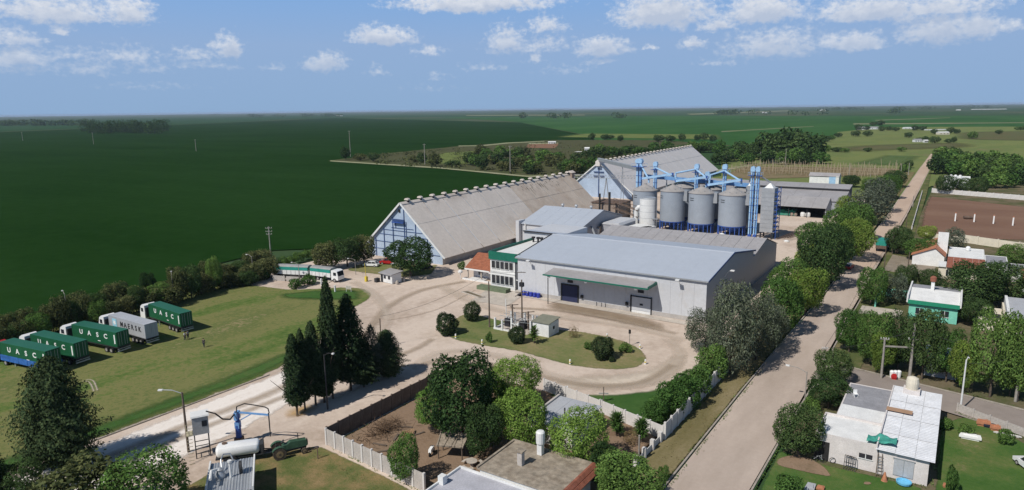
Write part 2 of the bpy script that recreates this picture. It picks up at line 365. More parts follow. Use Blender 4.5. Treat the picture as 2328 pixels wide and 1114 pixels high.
patch('dry_pasture', gp((2160,318),(2440,322),(2440,296),(2170,300)), m_brn, .02, edge=25, step=25, sm=3)
m_lg = groundmat('light_meadow', [(.3, (.10,.13,.045)), (.6, (.15,.185,.06))], scale=.05, bump=.4, bscale=1, edge=True, soft=(.55,1.5))
m_scrub = groundmat('scrub_soil', [(.3, (.05,.06,.03)), (.5, (.085,.085,.045)), (.7, (.055,.075,.03))], scale=.05, bump=.6, bscale=1)
patch('scrubland', gp((750,365),(1000,381),(1200,399),(1345,400),(1660,330),(1500,318),(1250,318),(1040,332),(850,351)), m_scrub, -.16, step=8, jit=2, label='scrubby rough ground beyond the dark crop field')
patch('light_meadow', gp((1250,312),(1650,318),(1640,305),(1320,303)), m_lg, .0, edge=20, step=15, sm=2)
patch('light_meadow', gp((940,372),(1070,374),(1090,342),(1000,347)), m_lg, .0, edge=8, step=6, sm=2)
m_plow = groundmat('ploughed_red', [(.3, (.24,.13,.085)), (.6, (.20,.12,.08))], scale=.06, bump=.4)
patch('ploughed_strip', gp((1195,336),(1262,337),(1272,326),(1200,328)), m_plow, .06, step=8, jit=1)
m_track = groundmat('pale_track', [(.3, (.33,.31,.22)), (.6, (.22,.24,.13))], scale=.1, bump=.2, edge=True)
patch('field_track', gp((748,364),(1000,380),(1200,399),(1338,396),(1338,401),(1200,403),(1000,383.5),(748,367)), m_track, .03, edge=2.5, step=5)
patch('field_track', gp((1040,333),(1100,332),(1160,326),(1240,322),(1240,320.5),(1150,324),(1095,330),(1040,331)), m_track, .03, edge=3, step=6)
patch('field_track', gp((1195,330),(1272,330),(1275,324),(1198,325)), m_track, .02, edge=6, step=6)
patch('field_track', gp((1745,368),(1640,384),(1610,392),(1610,397),(1650,388),(1748,371)), m_track, .12, edge=2, step=5)

# --- works yard: beaten pale dirt
m_dirt = groundmat('yard_dirt', [(.25, (.31,.24,.18)), (.42, (.47,.38,.31)), (.55, (.58,.485,.405)), (.66, (.50,.41,.335)), (.78, (.36,.28,.215))], scale=.055, streak=(1.0, .6), bump=.35, bscale=2.2, fine=.34)
patch('dirt_yard', [(-154,-60),(-28,-60),(-28,345),(-140,345),(-153,300)], m_dirt, 0, step=20, label='pale beaten dirt yard of the grain works')
m_gr = groundmat('white_gravel', [(.3, (.62,.55,.485)), (.5, (.76,.70,.64)), (.7, (.60,.52,.45))], scale=.12, streak=(1.6, .25), bump=.2, bscale=3, edge=True)
patch('gravel_road', [(-91.5,-30),(-77,-30),(-76.5,30),(-77,50),(-79,66),(-88,80),(-96,88),(-91.5,66),(-91,40)], m_gr, .04, edge=3.2, step=2, sm=3, label='white gravel lorry road beside the big lawn')
patch('gravel_road', gp((1225,858),(1330,848),(1420,848),(1490,830),(1515,800),(1575,800),(1560,850),(1500,882),(1400,893),(1290,893),(1235,880)), groundmat('pale_loop', [(.3, (.50,.42,.335)), (.6, (.57,.49,.40))], scale=.15, bump=.2, edge=True, soft=(.6,1.5)), .04, edge=2.8, step=2, sm=3, label='pale gravel loop round the end of the island')
m_worn = groundmat('worn_dirt', [(.3, (.25,.19,.135)), (.6, (.30,.235,.17))], scale=.2, bump=.25, edge=True, soft=(.45,1.7))
patch('worn_dirt', gp((1240,690),(1290,678),(1330,690),(1480,725),(1530,745),(1500,757),(1400,735),(1290,712),(1230,700)), m_worn, .04, edge=2.6, step=2, sm=2, label='darker worn dirt in front of the loading doors')
patch('worn_dirt', gp((1010,830),(1090,820),(1180,840),(1260,850),(1240,864),(1130,858),(1030,846)), m_worn, .04, edge=2.5, step=2, sm=2)
m_grass = groundmat('lawn_grass', [(.28, (.06,.11,.028)), (.40, (.105,.15,.042)), (.51, (.185,.18,.072)), (.62, (.11,.14,.046)), (.76, (.30,.235,.13))], scale=.075, streak=(1.15, .28), bump=.5, bscale=6, edge=True, fine=.5)
LAWN = [(-158.5,-60),(-92.2,-60),(-92,30),(-91.5,66),(-95,78),(-103,93),(-108,100),(-109,106),(-113,112),(-118,114.5),(-123,113),(-128,108.5),(-133,104),(-148,102),(-160,104),(-163,95),(-157.5,60)]
patch('lawn', LAWN, m_grass, .045, edge=1.3, step=1.6, sm=3, label='wide mown lawn where the container trucks park')
m_dkg = groundmat('fresh_grass', soft=(.55,1.45), stops=[(.3, (.04,.095,.025)), (.55, (.06,.12,.033)), (.75, (.11,.14,.05))], scale=.12, bump=.5, bscale=6, edge=True)
patch('grass_bank', [(-110.5,106),(-118,113),(-127,107.5),(-133,99),(-127,97),(-115,103)], m_dkg, .09, edge=2.2, step=1.5, sm=3)
patch('grass_edge', [(-97,20),(-92.4,20),(-92,45),(-92,67),(-94,75),(-99,80),(-97,60)], m_dkg, .09, edge=2.2, step=1.5, sm=2)
m_isl = groundmat('island_grass', [(.28, (.085,.13,.04)), (.43, (.15,.17,.065)), (.56, (.22,.195,.095)), (.72, (.33,.25,.16))], scale=.1, streak=(.6, 1.), bump=.5, bscale=6, edge=True, fine=.4)
patch('grass_island', gp((1000,752),(1022,728),(1065,708),(1112,722),(1175,735),(1255,748),(1320,752),(1400,768),(1450,785),(1478,812),(1470,832),(1425,843),(1340,840),(1262,825),(1180,800),(1100,788),(1030,775)), m_isl, .045, edge=1.2, step=1.2, sm=4, label='grass traffic island in the middle of the yard')
patch('grass_verge', gp((1238,893),(1300,896),(1400,897),(1500,885),(1560,850),(1650,800),(1650,850),(1510,985),(1370,942),(1238,898)), m_dkg, .07, edge=.8, step=1.5, sm=1, label='green grass strip inside the white wall')
patch('grass_verge', gp((815,600),(880,590),(960,605),(1000,600),(985,625),(905,632),(860,625),(780,615)), m_isl, .045, edge=1.5, step=1.5, sm=2, label='grass patch beside the gate hut')
m_conc = mat('concrete_pale', (.55,.49,.42), var=.15, scale=.5, bump=.2, coords='Position')
patch('concrete_apron', gp((1062,690),(1112,655),(1195,668),(1160,692),(1150,697),(1100,688)), m_conc, .06, step=5, label='pale concrete forecourt of the office')
patch('concrete_apron', [(-84,129.6),(-41,128.6),(-41,126.2),(-84,127.2)], m_conc, .06, step=5, label='narrow concrete strip along the warehouse front')

# --- street
m_st = groundmat('street_surface', [(.3, (.36,.295,.245)), (.5, (.43,.355,.30)), (.7, (.51,.425,.36))], scale=.11, streak=(1.5, .35), bump=.2, bscale=3, fine=.22)
patch('street', [(-24.6,-40),(-16.6,-40),(-16.7,90),(-17.0,150),(-17.2,300),(-19.5,520),(-22.6,690),(-26.2,690),(-25.6,520),(-23.6,300),(-23.8,160),(-24.7,120)], m_st, .03, step=10, label='straight dirt and tarmac street running to the fields')
m_far = groundmat('far_street_dirt', [(.3, (.42,.315,.245)), (.6, (.50,.385,.30))], scale=.08, streak=(1.5, .3), bump=.2, edge=True)
patch('street_dirt', [(-23.6,190),(-17.4,190),(-17.4,300),(-19.6,520),(-22.6,690),(-26.2,690),(-25.5,520),(-23.4,300)], m_far, .09, edge=.7, step=6)
m_asph = groundmat('side_street_asphalt', [(.3, (.235,.20,.178)), (.6, (.285,.245,.218))], scale=.2, bump=.2, bscale=4)
patch('side_street', [(-16.9,120.5),(-12.6,118.2),(10,113.2),(60,104),(60,92),(9.6,104.2),(-2,108.3),(-12,110.2),(-16.9,110.5)], m_asph, .036, step=4, label='grey side street meeting the main street')
m_verge = groundmat('dry_verge', [(.3, (.13,.115,.05)), (.5, (.19,.16,.08)), (.7, (.27,.22,.13))], scale=.16, streak=(1.4, .4), bump=.5, bscale=5, edge=True)
patch('verge', [(-31,58),(-24.95,58),(-24.9,130),(-24.2,175),(-24.0,300),(-26,500),(-36,500),(-34,300),(-34,110),(-30,104)], m_verge, .05, edge=.8, step=3, label='dry grass verge under the street trees')
m_vg2 = groundmat('green_verge', [(.3, (.06,.09,.03)), (.5, (.10,.115,.045)), (.7, (.20,.165,.09))], scale=.12, bump=.5, bscale=5, edge=True)
patch('verge', [(-16.6,118),(-11,118),(-9,150),(-11,200),(-11.5,250),(-14,380),(-19,560),(-19.2,520),(-17.1,300),(-16.7,160)], m_vg2, .05, edge=.7, step=3, label='green verge on the house side of the street')
m_gard = groundmat('garden_soil', [(.28, (.06,.085,.03)), (.45, (.10,.10,.05)), (.6, (.17,.135,.09)), (.75, (.09,.10,.045))], scale=.09, bump=.5, bscale=3)
patch('garden_ground', [(-16.2,119),(10,113.4),(80,100),(80,440),(20,440),(-13,440),(-13,250),(-12,150)], m_gard, -.03, step=8, label='grass and bare soil of the village gardens')
patch('garden_ground', [(-15.5,-20),(60,-20),(60,93),(9.6,104),(-2,108.1),(-12,110),(-15.5,110)], m_gard, -.03, step=8, label='ground of the corner house plot')
m_vivid = groundmat('garden_lawn', [(.28, (.045,.105,.024)), (.46, (.07,.13,.033)), (.6, (.12,.15,.05)), (.76, (.25,.19,.115))], scale=.14, bump=.5, bscale=6, edge=True)
patch('garden_lawn', gp((2135,960),(2200,945),(2340,1010),(2420,1120),(2120,1140),(2125,1060)), m_vivid, .02, edge=.8, step=1.2, sm=1, label='bright green lawn right of the corner house')
patch('garden_lawn', gp((1770,1020),(1850,1050),(1960,1075),(2105,1108),(2110,1180),(1690,1180),(1740,1085)), m_vivid, .02, edge=.7, step=1.2, sm=1, label='green front lawn of the corner house')
m_soil = groundmat('bare_earth', [(.3, (.20,.135,.09)), (.5, (.27,.19,.13)), (.7, (.17,.125,.08))], scale=.22, bump=.5, bscale=4, edge=True)
patch('bare_path', gp((1760,1042),(1820,1030),(1880,1062),(1900,1090),(1830,1075),(1760,1060)), m_soil, .07, edge=.5, step=.8, sm=2)
patch('bare_path', gp((1955,1092),(1990,1095),(1990,1105),(1960,1106)), m_soil, .07, edge=.3, step=.6, sm=2)
m_yard = groundmat('backyard_earth', [(.3, (.17,.115,.075)), (.5, (.25,.175,.12)), (.7, (.20,.145,.10))], scale=.2, bump=.6, bscale=3)
patch('backyard_soil', [(-64.8,54.9),(-64.9,84),(-49,84),(-29.2,79),(-29.2,66),(-33,40),(-47,40),(-47.5,53)], m_yard, .05, step=3, label='bare brown earth of the walled backyard')
m_wild = groundmat('wild_grass', [(.28, (.07,.105,.03)), (.45, (.13,.14,.052)), (.58, (.21,.165,.075)), (.74, (.30,.21,.11))], scale=.3, bump=.7, bscale=5, edge=True)
patch('rough_grass', [(-72.5,46.5),(-65.6,54.2),(-48,52.6),(-44,20),(-68,20),(-71,38)], m_wild, .055, edge=.8, step=1.2, sm=1, label='rough dry grass outside the panel wall')
m_plough = groundmat('dark_sports_soil', [(.3, (.165,.098,.07)), (.5, (.19,.115,.083)), (.7, (.22,.14,.10))], scale=.05, streak=(.4, 1), bump=.3, bscale=2, edge=True)
patch('bare_pitch', [(-11.2,252),(-13.4,330),(-13.2,372),(22,350),(70,330),(70,235),(17.5,262)], m_plough, .05, edge=3, step=3, label='dark brown bare sports pitch behind the houses')
m_pole = groundmat('pole_yard_soil', [(.3, (.17,.13,.075)), (.5, (.21,.165,.10)), (.7, (.11,.11,.05))], scale=.08, bump=.5, bscale=2, edge=True)
patch('bare_strip', gp((1640,398),(1690,378),(1990,381),(2062,385),(2030,398),(1700,408)), m_pole, .05, edge=4, step=4)
m_fence_g = groundmat('paddock_green', [(.3, (.085,.135,.05)), (.6, (.105,.15,.058))], scale=.05, bump=.3, edge=True, soft=(.5,1.7))
patch('green_paddock', gp((1930,372),(2060,378),(2100,355),(2010,352)), m_fence_g, .02, edge=8, step=5)
patch('spilled_grain', gp((635,945),(665,925),(700,918),(735,925),(715,940),(680,952),(650,958)), groundmat('spilt_grain', [(.3, (.42,.26,.10)), (.6, (.50,.33,.15))], scale=.5, bump=.3, edge=True, soft=(.5,1.8)), .2, edge=1.6, step=.8, sm=2, label='orange-brown spilt grain below the first cypress')
# kerbs
m_kerb = mat('kerb_concrete', (.42,.37,.31), var=.2, scale=.8, bump=.2, coords='Position')
def kerb(pts, label):
    root = None; mb = MB()
    for a, b in zip(pts, pts[1:]): mb.bar((a[0],a[1],.07),(b[0],b[1],.07),.22,.16)
    o = struct('kerb', mb, m_kerb, label)
kerb([(-24.9,45),(-24.95,100),(-24.7,125),(-24.1,165),(-23.8,215)], 'concrete kerb along the works side of the street')
kerb([(-16.4,40),(-16.45,86),(-16.3,106),(-15.2,109.6),(-12.5,110.4)], 'concrete kerb by the corner house')
kerb([(-16.5,165),(-16.4,126),(-15.6,121.4),(-12.6,118.5),(10,113.5),(40,108)], 'concrete kerb rounding into the side street')
kerb([(-92.1,10),(-91.9,40),(-91.4,66)], 'low earth edge of the big lawn')
# ================================================================== GRAIN WORKS
m_roofw = mat('barn_roof_sheet', (.66,.59,.52), rough=.6, var=.07, scale=.12, wave=('Y',4,.25), dirt=(.42,.35,.29,.55), coords='Position')
m_roofbr = mat('barn_roof_rusted', (.60,.51,.42), rough=.6, var=.08, scale=.12, wave=('Y',4,.25), dirt=(.36,.27,.20,.46), coords='Position')
m_roofg = mat('barn_roof_sheet_grey', (.64,.60,.57), rough=.55, var=.05, scale=.12, wave=('Y',4,.25), coords='Position')
m_roofb = mat('warehouse_roof_sheet', (.40,.435,.49), rough=.45, var=.03, scale=.08, wave=('X',4,.25), coords='Position')
m_roofd = mat('grey_roof_sheet', (.36,.345,.345), rough=.5, var=.10, scale=.15, wave=('X',4,.3), coords='Position', dirt=(.26,.23,.21,.55))
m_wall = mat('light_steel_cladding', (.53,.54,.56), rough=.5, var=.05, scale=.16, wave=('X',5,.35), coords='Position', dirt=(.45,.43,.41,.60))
m_wall_shade = mat('shade_darkened_cladding', (.33,.34,.37), rough=.5, var=.03, scale=.1, wave=('Y',5,.3), coords='Position')  # same cladding as the fronts, side-wall shade put into a darker colour
m_pblue = mat('pale_blue_cladding', (.43,.52,.64), rough=.5, var=.10, scale=.3, wave=('X',5,.3), coords='Position')
m_dblue = mat('dark_blue_steel', (.05,.09,.22), rough=.5, var=.2, scale=1)
m_blue = mat('bright_blue_steel', (.17,.35,.64), rough=.4, var=.12, scale=.8)
m_lblue = mat('sky_blue_steel', (.36,.56,.78), rough=.4, var=.12, scale=.8)
m_rblue = mat('royal_blue_steel', (.04,.10,.36), rough=.45, var=.15, scale=.8)
m_dark = mat('dark_gap', (.035,.035,.04), rough=.9, var=.2)
m_steel = mat('galvanised_steel', (.42,.44,.46), rough=.4, var=.10, scale=.5, metal=.35)
m_white = mat('white_paint', (.74,.74,.72), rough=.6, var=.08, scale=.6, dirt=(.5,.46,.4,.62))
m_green = mat('green_fascia', (.012,.15,.10), rough=.5, var=.12)
m_glass = mat('window_glass', (.03,.035,.045), rough=.12, var=.3, scale=.8, spec=.6)
m_conw = mat('cement_wall', (.46,.43,.40), var=.14, scale=.5, bump=.2)
m_brick = mat('brick_red_tile', (.36,.13,.07), var=.2, scale=1.5, bump=.3)
m_brown = mat('rusty_brown', (.17,.115,.085), var=.3, scale=1.0)
m_black = mat('soot_and_shade_black', (.03,.028,.028), var=.2)  # also carries painted shade in openings and the open shed's back wall
m_dust = mat('dusty_masonry', (.33,.26,.21), var=.2, scale=.4, bump=.2)
m_wood = mat('weathered_pole', (.17,.13,.10), var=.3, scale=2, rough=.9)
m_yel = mat('yellow_paint', (.72,.55,.06), rough=.5)

_vb = MB(); _vb.box(-.75,.75,-.55,.55,-.3,.75); VENT_B = _vb.mesh('vent_duct')
_vc = MB(); _vc.prism([(-1.25,.7),(1.25,.7),(1.05,1.25),(.5,1.55),(-.5,1.55),(-1.05,1.25)],'y',-.75,.75); VENT_C = _vc.mesh('vent_cap')
VENT_B.materials.append(m_dark); VENT_C.materials.append(m_roofw)
def vent(parent, x, y, z, s=1.0):
    o = link('roof_vent', VENT_B, None, parent, (x,y,z)); o.scale = (s,s,s); link('vent_cap', VENT_C, None, o)

def barn(label, loc, rz, hw, L, ze, zr, nstrip, roofm, nvent, tw, brown=None):
    t = thing('grain_barn', label, 'barn', loc, rz, 'long grain barns')
    wall = MB(); wx = hw-1.0
    zw = ze+ (zr-ze)*1.0/hw
    wall.prism([(-wx,0),(wx,0),(wx,zw-.15),(0,zr-.35),(-wx,zw-.15)],'y',.6,L-.3); part('wall', wall, m_pblue, t)
    sb = MB()
    for s in (-1,1): sb.box(min(s*wx,s*(wx+.06)),max(s*wx,s*(wx+.06)),.5,L-.2,0,zw-.3)
    part('side_wall', sb, m_conw, t)
    sl = L/nstrip
    for s in (-1,1):
        for i in range(nstrip):
            for (u0,u1) in ((0,.40),(.406,1.02)):
                q = MB(); y0, y1 = i*sl+.16, (i+1)*sl-.16; d = rng.uniform(0,.08)
                def pt(u,y,dz): return (s*u*hw, y, zr-(zr-ze)*u+dz+d)
                a,b,c,e = pt(u0,y0,0),pt(u1,y0,0),pt(u1,y1,0),pt(u0,y1,0)
                a2,b2,c2,e2 = pt(u0,y0,-.12),pt(u1,y0,-.12),pt(u1,y1,-.12),pt(u0,y1,-.12)
                q.add([a,b,c,e,a2,b2,c2,e2],[(0,1,2,3),(7,6,5,4),(0,4,5,1),(1,5,6,2),(2,6,7,3),(3,7,4,0)]); part('roof_panel', q, brown if (brown and i >= nstrip-5 and rng.random() < .9) else roofm, t)
    k = MB(); k.prism([(-.7,zr-.42),(0,zr+.12),(.7,zr-.42),(.6,zr-.30),(0,zr+.22),(-.6,zr-.30)],'y',0,L); part('ridge_cap', k, roofm, t)
    for s in (-1,1):
        k = MB(); k.bar((s*.0,-.12,zr-.1),(s*hw*1.02,-.12,ze-.35),.22,.5); part('barge_board', k, m_white if tw else m_pblue, t)
    for i in range(nvent): vent(t, 0, L*(i+.55)/nvent, zr+.05, .62)
    return t, zw
b1, zw = barn('long grain barn with pale blue gable, nearest the field and lorry gate', (-132.4,143,0), 0, 15.4, 100, 2.4, 16.4, 11, m_roofw, 18, True, m_roofbr)
for x in (-10.6,-7.2,-3.6,.8,5.0,9.2):
    k = MB(); k.box(x-.12,x+.12,.42,.62,0,16.0-abs(x)*.93-.7); part('gable_post', k, m_dblue, b1)
for z in (2.4,4.6,6.8,8.2):
    w = (16.0-z)/.93-1; k = MB(); k.box(-min(w,13.5),min(w,13.5),.46,.6,z-.06,z+.06); part('gable_rail', k, m_dblue, b1)
k = MB(); k.box(-3.2,1.0,.05,.5,10.9,11.6); hood = part('gable_hood', k, m_dblue, b1)
k = MB(); k.box(-3.3,1.1,-.35,.1,10.6,10.85); part('hood_lip', k, m_rblue, hood)
k = MB(); k.box(-1.2,-.5,.4,.62,13.6,14.4); part('gable_opening', k, m_black, b1)
k = MB(); k.box(-4.2,4.2,.48,.6,8.9,9.05); k.box(-2.6,-2.4,.46,.6,9,11); k.box(1.4,1.6,.46,.6,5,11); part('gable_bracing', k, m_dblue, b1)
for i in range(26):   # dark scorch streaks high on the roof
    y = 60+i*1.05+rng.uniform(-.4,.4); u0 = rng.uniform(.08,.2); u1 = u0+rng.uniform(.05,.16)*(1 if 4 < i < 15 else .4); w = rng.uniform(.12,.26)
    k = MB(); pz = lambda u: 16.4-14*u+.19
    k.quad((u0*15.4,y,pz(u0)),(u1*15.4,y+rng.uniform(-.1,.3),pz(u1)),(u1*15.4,y+w,pz(u1)),(u0*15.4,y+w,pz(u0))); part('roof_streak', k, m_black, b1)
k = MB(); k.box(14.3,15.3,96,100.4,1.6,5.0); part('eave_box', k, m_dust, b1)
b2, _ = barn('second long grain barn behind the silos with pale grey gable', (-146,296,0), R(1.9), 17.8, 146, 2.4, 16.8, 12, m_roofg, 26, True)
k = MB(); k.box(-2.6,2.6,.1,.5,11.9,12.3); k.box(-2.6,-.6,.05,.5,9.9,10.4); k.box(.8,2.8,.05,.5,9.9,10.4); k.box(-.15,.15,.2,.6,0,14); part('gable_hood', k, m_dblue, b2)
k = MB(); k.prism([(-1.1,15.0),(1.1,15.0),(1.1,17.2),(0,18.0),(-1.1,17.2)],'y',-1.2,2); part('head_house', k, m_roofg, b2)

# --- warehouse with loading canopy
wh = thing('warehouse', 'big light grey warehouse with pale blue roof and long loading canopy', 'warehouse', (-62,129,0))
X0, X1, YF, YR, YV = -84.0, -40.0, 129.2, 146.0, 164.0
W = lambda *a, **k: part(*a, world=True, **k)
for i in range(18):
    a_ = X0+(X1-X0)*i/18; k = MB(); dz_ = rng.uniform(0,.012); k.box(a_+.012,a_+(X1-X0)/18-.012,YF-dz_,YF+.25,.9,8.6); W('wall_panel', k, m_wall, wh)
k = MB(); k.box(X0-.04,X1+.04,YF-.06,YF+.3,0,.9); W('plinth', k, m_conw, wh)
k = MB(); k.prism([(YF+.25,0),(YV,0),(YV,8.4),(YR,11.0),(YF+.25,8.5)],'x',X1-.25,X1); W('side_wall', k, m_wall_shade, wh)
k = MB(); k.prism([(YF+.25,0),(YV,0),(YV,8.4),(YR,11.0),(YF+.25,8.5)],'x',X0,X0+.25); W('side_wall', k, m_wall_shade, wh)
nst = 9; sw = (X1-X0+.8)/nst
for i in range(nst):
    xa, xb = X0-.4+i*sw+.006, X0-.4+(i+1)*sw-.006
    k = MB(); k.prism([(YF-.35,8.62),(YR,11.2),(YR,11.32),(YF-.35,8.74)],'x',xa,xb); W('roof_panel', k, m_roofb, wh)
    k = MB(); k.prism([(YR,11.2),(YV+.1,8.55),(YV+.1,8.67),(YR,11.32)],'x',xa,xb); W('roof_panel', k, m_roofb, wh)
k = MB(); k.prism([(YR-.5,11.22),(YR,11.42),(YR+.5,11.22),(YR,11.36)],'x',X0-.42,X1+.42); W('ridge_cap', k, m_roofb, wh)
k = MB(); k.bar((X0-.42,YF-.45,8.55),(X1+.42,YF-.45,8.55),.2,.26); W('gutter', k, m_steel, wh)
k = MB(); k.bar((X1+.5,YF-.4,8.62),(X1+.5,YR,11.25),.12,.35); k.bar((X1+.5,YR,11.25),(X1+.5,YV,8.6),.12,.35); W('verge_trim', k, m_dblue, wh)
k = MB(); k.bar((X0-.5,YF-.4,8.65),(X0-.5,YR,11.3),.16,.4); W('verge_trim', k, m_dark, wh)
# extension behind the office
k = MB(); k.box(-95.4,X0-.02,150,164,0,10.4); ex = W('rear_block', k, m_wall, wh)
k = MB(); k.prism([(149.7,10.5),(164,9.2),(164,9.4),(149.7,10.7)],'x',-95.7,X0-.05); W('rear_roof', k, m_roofb, wh)
k = MB(); k.bar((-95.5,149.6,10.6),(X0-.3,149.6,10.6),.14,.3); W('rear_roof_edge', k, m_dark, wh)
# canopy
k = MB(); k.prism([(YF-.02,7.15),(YF-.02,7.3),(124.6,6.75),(124.6,6.6)],'x',-74.4,-50.4); cn = W('canopy', k, m_roofd, wh)
k = MB(); k.box(-74.5,-50.3,124.4,124.58,6.5,6.78); k.box(-50.38,-50.2,124.6,YF,6.5,7.1); W('canopy_fascia', k, m_green, cn)
for x in (-73.2,-64.2,-53.0):
    k = MB(); k.box(x-.3,x+.3,124.7,125.0,6.1,6.35); W('floodlight', k, m_white, cn)
k = MB(); k.cyl((-73.6,125.2,0),(-73.6,125.2,6.6),.1); W('canopy_post', k, m_dark, cn)
# doors
k = MB(); k.box(-72.2,-68.4,YF-.16,YF+.1,0,3.7); dr = W('loading_door', k, mat('navy_door', (.028,.034,.085), var=.1, wave=('Z',5,.4)), wh); dr['label'] = 'dark navy roller door'
k = MB(); k.box(-72.5,-72.2,YF-.25,YF+.1,0,4.0); k.box(-68.4,-68.1,YF-.25,YF+.1,0,4.0); k.box(-72.2,-68.4,YF-.25,YF+.1,3.7,4.0); W('door_frame', k, m_dark, dr)
k = MB(); k.box(-55.6,-51.4,YF-.16,YF+.1,.55,3.4); dr2 = W('loading_door', k, m_wall, wh); dr2['label'] = 'light grey roller door'
k = MB(); k.box(-55.9,-55.6,YF-.25,YF+.1,0,3.7); k.box(-51.4,-51.2,YF-.22,YF+.1,0,3.7); k.box(-55.6,-51.4,YF-.22,YF+.1,3.4,3.6); W('door_frame', k, m_dark, dr2)
k = MB(); k.box(-55.6,-51.4,YF-.18,YF+.1,0,.5); W('door_kick_plate', k, m_white, dr2)
k = MB(); k.box(-53.8,-53.1,YF-.2,YF-.15,1.7,2.1); W('door_vent', k, m_dark, dr2)
for x in (-70.9,-54.3):
    k = MB(); k.box(x,x+1.3,YF-.12,YF+.02,4.35,4.95); W('number_plate', k, m_dark, wh)
for x in (-67.5,-56.9):
    k = MB(); k.box(x,x+.5,YF-.5,YF+.02,1.3,2.0); W('wall_cabinet', k, m_black, wh)
for x in (-63.8,-62.6,-61.7):
    k = MB(); k.box(x,x+.12,YF-.12,YF-.05,.1,.95); W('plinth_vent', k, m_dark, wh)
for x, y, dx, dy in ((-80.2,YF,0,-1.6),(-45.4,YF,0,-1.6),(X1,141,1.6,0)):
    k = MB(); k.tube([(x,y,7.0),(x+dx*.5,y+dy*.5,8.3),(x+dx,y+dy,8.5)],.06); k.box(x+dx-.4,x+dx+.4,y+dy-.35,y+dy+.35,8.4,8.6); W('wall_lamp', k, m_white, wh)
# rear warehouse
w2 = thing('warehouse', 'lower grey-roofed warehouse between the big warehouse and the silos', 'warehouse', (-61,176,0))
k = MB(); k.prism([(YV+.02,0),(188,0),(188,6.0),(176,9.3),(YV+.02,7.0)],'x',X1-.3,X1-.02); W('side_wall', k, m_wall_shade, w2)
k = MB(); k.box(-82,X1-.3,187.7,188,0,6); W('rear_wall', k, m_wall_shade, w2)
for i in range(14):
    sw2 = 42.6/14; xa = -82.4+i*sw2
    k = MB(); k.prism([(YV+.2,7.05),(176,9.4),(176,9.52),(YV+.2,7.17)],'x',xa+.03,xa+sw2-.03); W('roof_panel', k, m_roofd, w2)
    k = MB(); k.prism([(176,9.4),(188.4,6.0),(188.4,6.12),(176,9.52)],'x',xa+.03,xa+sw2-.03); W('roof_panel', k, m_roofd, w2)
for x, y, s in ((-70,184,1.0),(-53.5,184,1.0),(-43.5,182,.6)):
    k = MB(); z = 9.5-(y-176)*.27; k.cyl((x,y,z-.2),(x,y,z+.7*s),.5*s,.5*s,10); k.cyl((x,y,z+.7*s),(x,y,z+1.0*s),.8*s,.3*s,10); W('roof_cowl', k, m_white if x > -60 else m_brown, w2)
# mid building
mbd = thing('grain_shed', 'grey gabled shed tucked between the long barn and warehouse', 'shed', (-105,195,0))
k = MB(); k.prism([(180,0),(210,0),(210,6.6),(195,10.2),(180,6.6)],'x',-115.3,-94.6); W('wall', k, m_wall_shade, mbd)
k = MB(); k.box(-115.35,-94.55,179.9,180.0,0,6.5); W('front_wall', k, m_wall, mbd)
for i in range(6):
    a = -115.8+i*21.7/6; b = a+21.7/6-.04
    k = MB(); k.prism([(179.4,6.55),(195,10.3),(195,10.45),(179.4,6.7)],'x',a,b); W('roof_panel', k, m_roofb, mbd)
    k = MB(); k.prism([(195,10.3),(210.6,6.55),(210.6,6.7),(195,10.45)],'x',a,b); W('roof_panel', k, m_roofb, mbd)
for x in (-109,-104,-98.6): 
    k = MB(); k.cyl((x,195,10.2),(x,195,11.0),.35,.35,8); k.cyl((x,195,11.0),(x,195,11.5),.7,.3,8); W('roof_vent', k, m_steel, mbd)
k = MB(); k.box(-116.6,-115.4,178.4,182,0,7.6); W('corner_tower', k, m_wall, mbd)
k = MB(); k.cyl((-113.8,179.6,0),(-113.8,179.6,6.9),.22); W('downpipe', k, m_white, mbd)
k = MB(); k.tube([(-94.4,187,6.3),(-90.5,183,3.2)],.3); W('chute', k, m_steel, mbd)

# --- office
of = thing('office_building', 'two-storey white office with green fascia beside the warehouse', 'office', (-88,131,0))
k = MB(); k.box(-92.6,-85.6,130.4,149.9,0,8.2); W('wall', k, m_white, of)
k = MB(); k.box(-85.6,-84.1,130.9,149.9,0,8.2); W('stair_bay', k, m_white, of)
k = MB(); k.box(-85.5,-84.0,130.6,130.88,2.9,6.9); W('dark_panel', k, m_wall_shade, of).data.materials[0] = mat('slate_panel', (.10,.105,.115), var=.1)
k = MB(); k.box(-92.9,-83.9,130.1,130.38,7.1,9.0); k.box(-92.9,-92.62,130.4,150,7.9,9.0); W('fascia', k, m_green, of)
k = MB(); k.box(-92.5,-84.05,130.5,149.8,8.22,8.4); W('flat_roof', k, m_white, of)
k = MB(); k.box(-92.7,-85.5,130.25,130.39,3.95,4.1); W('string_course', k, m_white, of)
for zz, hh in ((5.0,1.7),(1.3,2.0)):
    for i in range(5):
        x = -92.1+i*1.26; k = MB(); k.box(x,x+1.0,130.28,130.42,zz,zz+hh); wn = W('window', k, m_glass, of)
        k = MB(); k.box(x-.04,x,130.24,130.4,zz-.03,zz+hh+.03); k.box(x+1.0,x+1.04,130.24,130.4,zz-.03,zz+hh+.03); k.box(x-.04,x+1.04,130.2,130.4,zz-.1,zz-.02); W('frame', k, m_white, wn)
k = MB(); k.box(-85.4,-84.2,130.7,130.9,0,2.7); dd = W('entrance_door', k, m_glass, of)
k = MB(); k.box(-84.75,-84.6,130.6,130.72,0,2.7); k.box(-85.45,-84.15,130.6,130.72,2.6,2.75); W('door_frame', k, m_white, dd)
k = MB(); k.box(-94.6,-86.2,127.4,129.4,0,.9); pb = W('planter', k, mat('planter_side', (.16,.20,.12), var=.2), of)
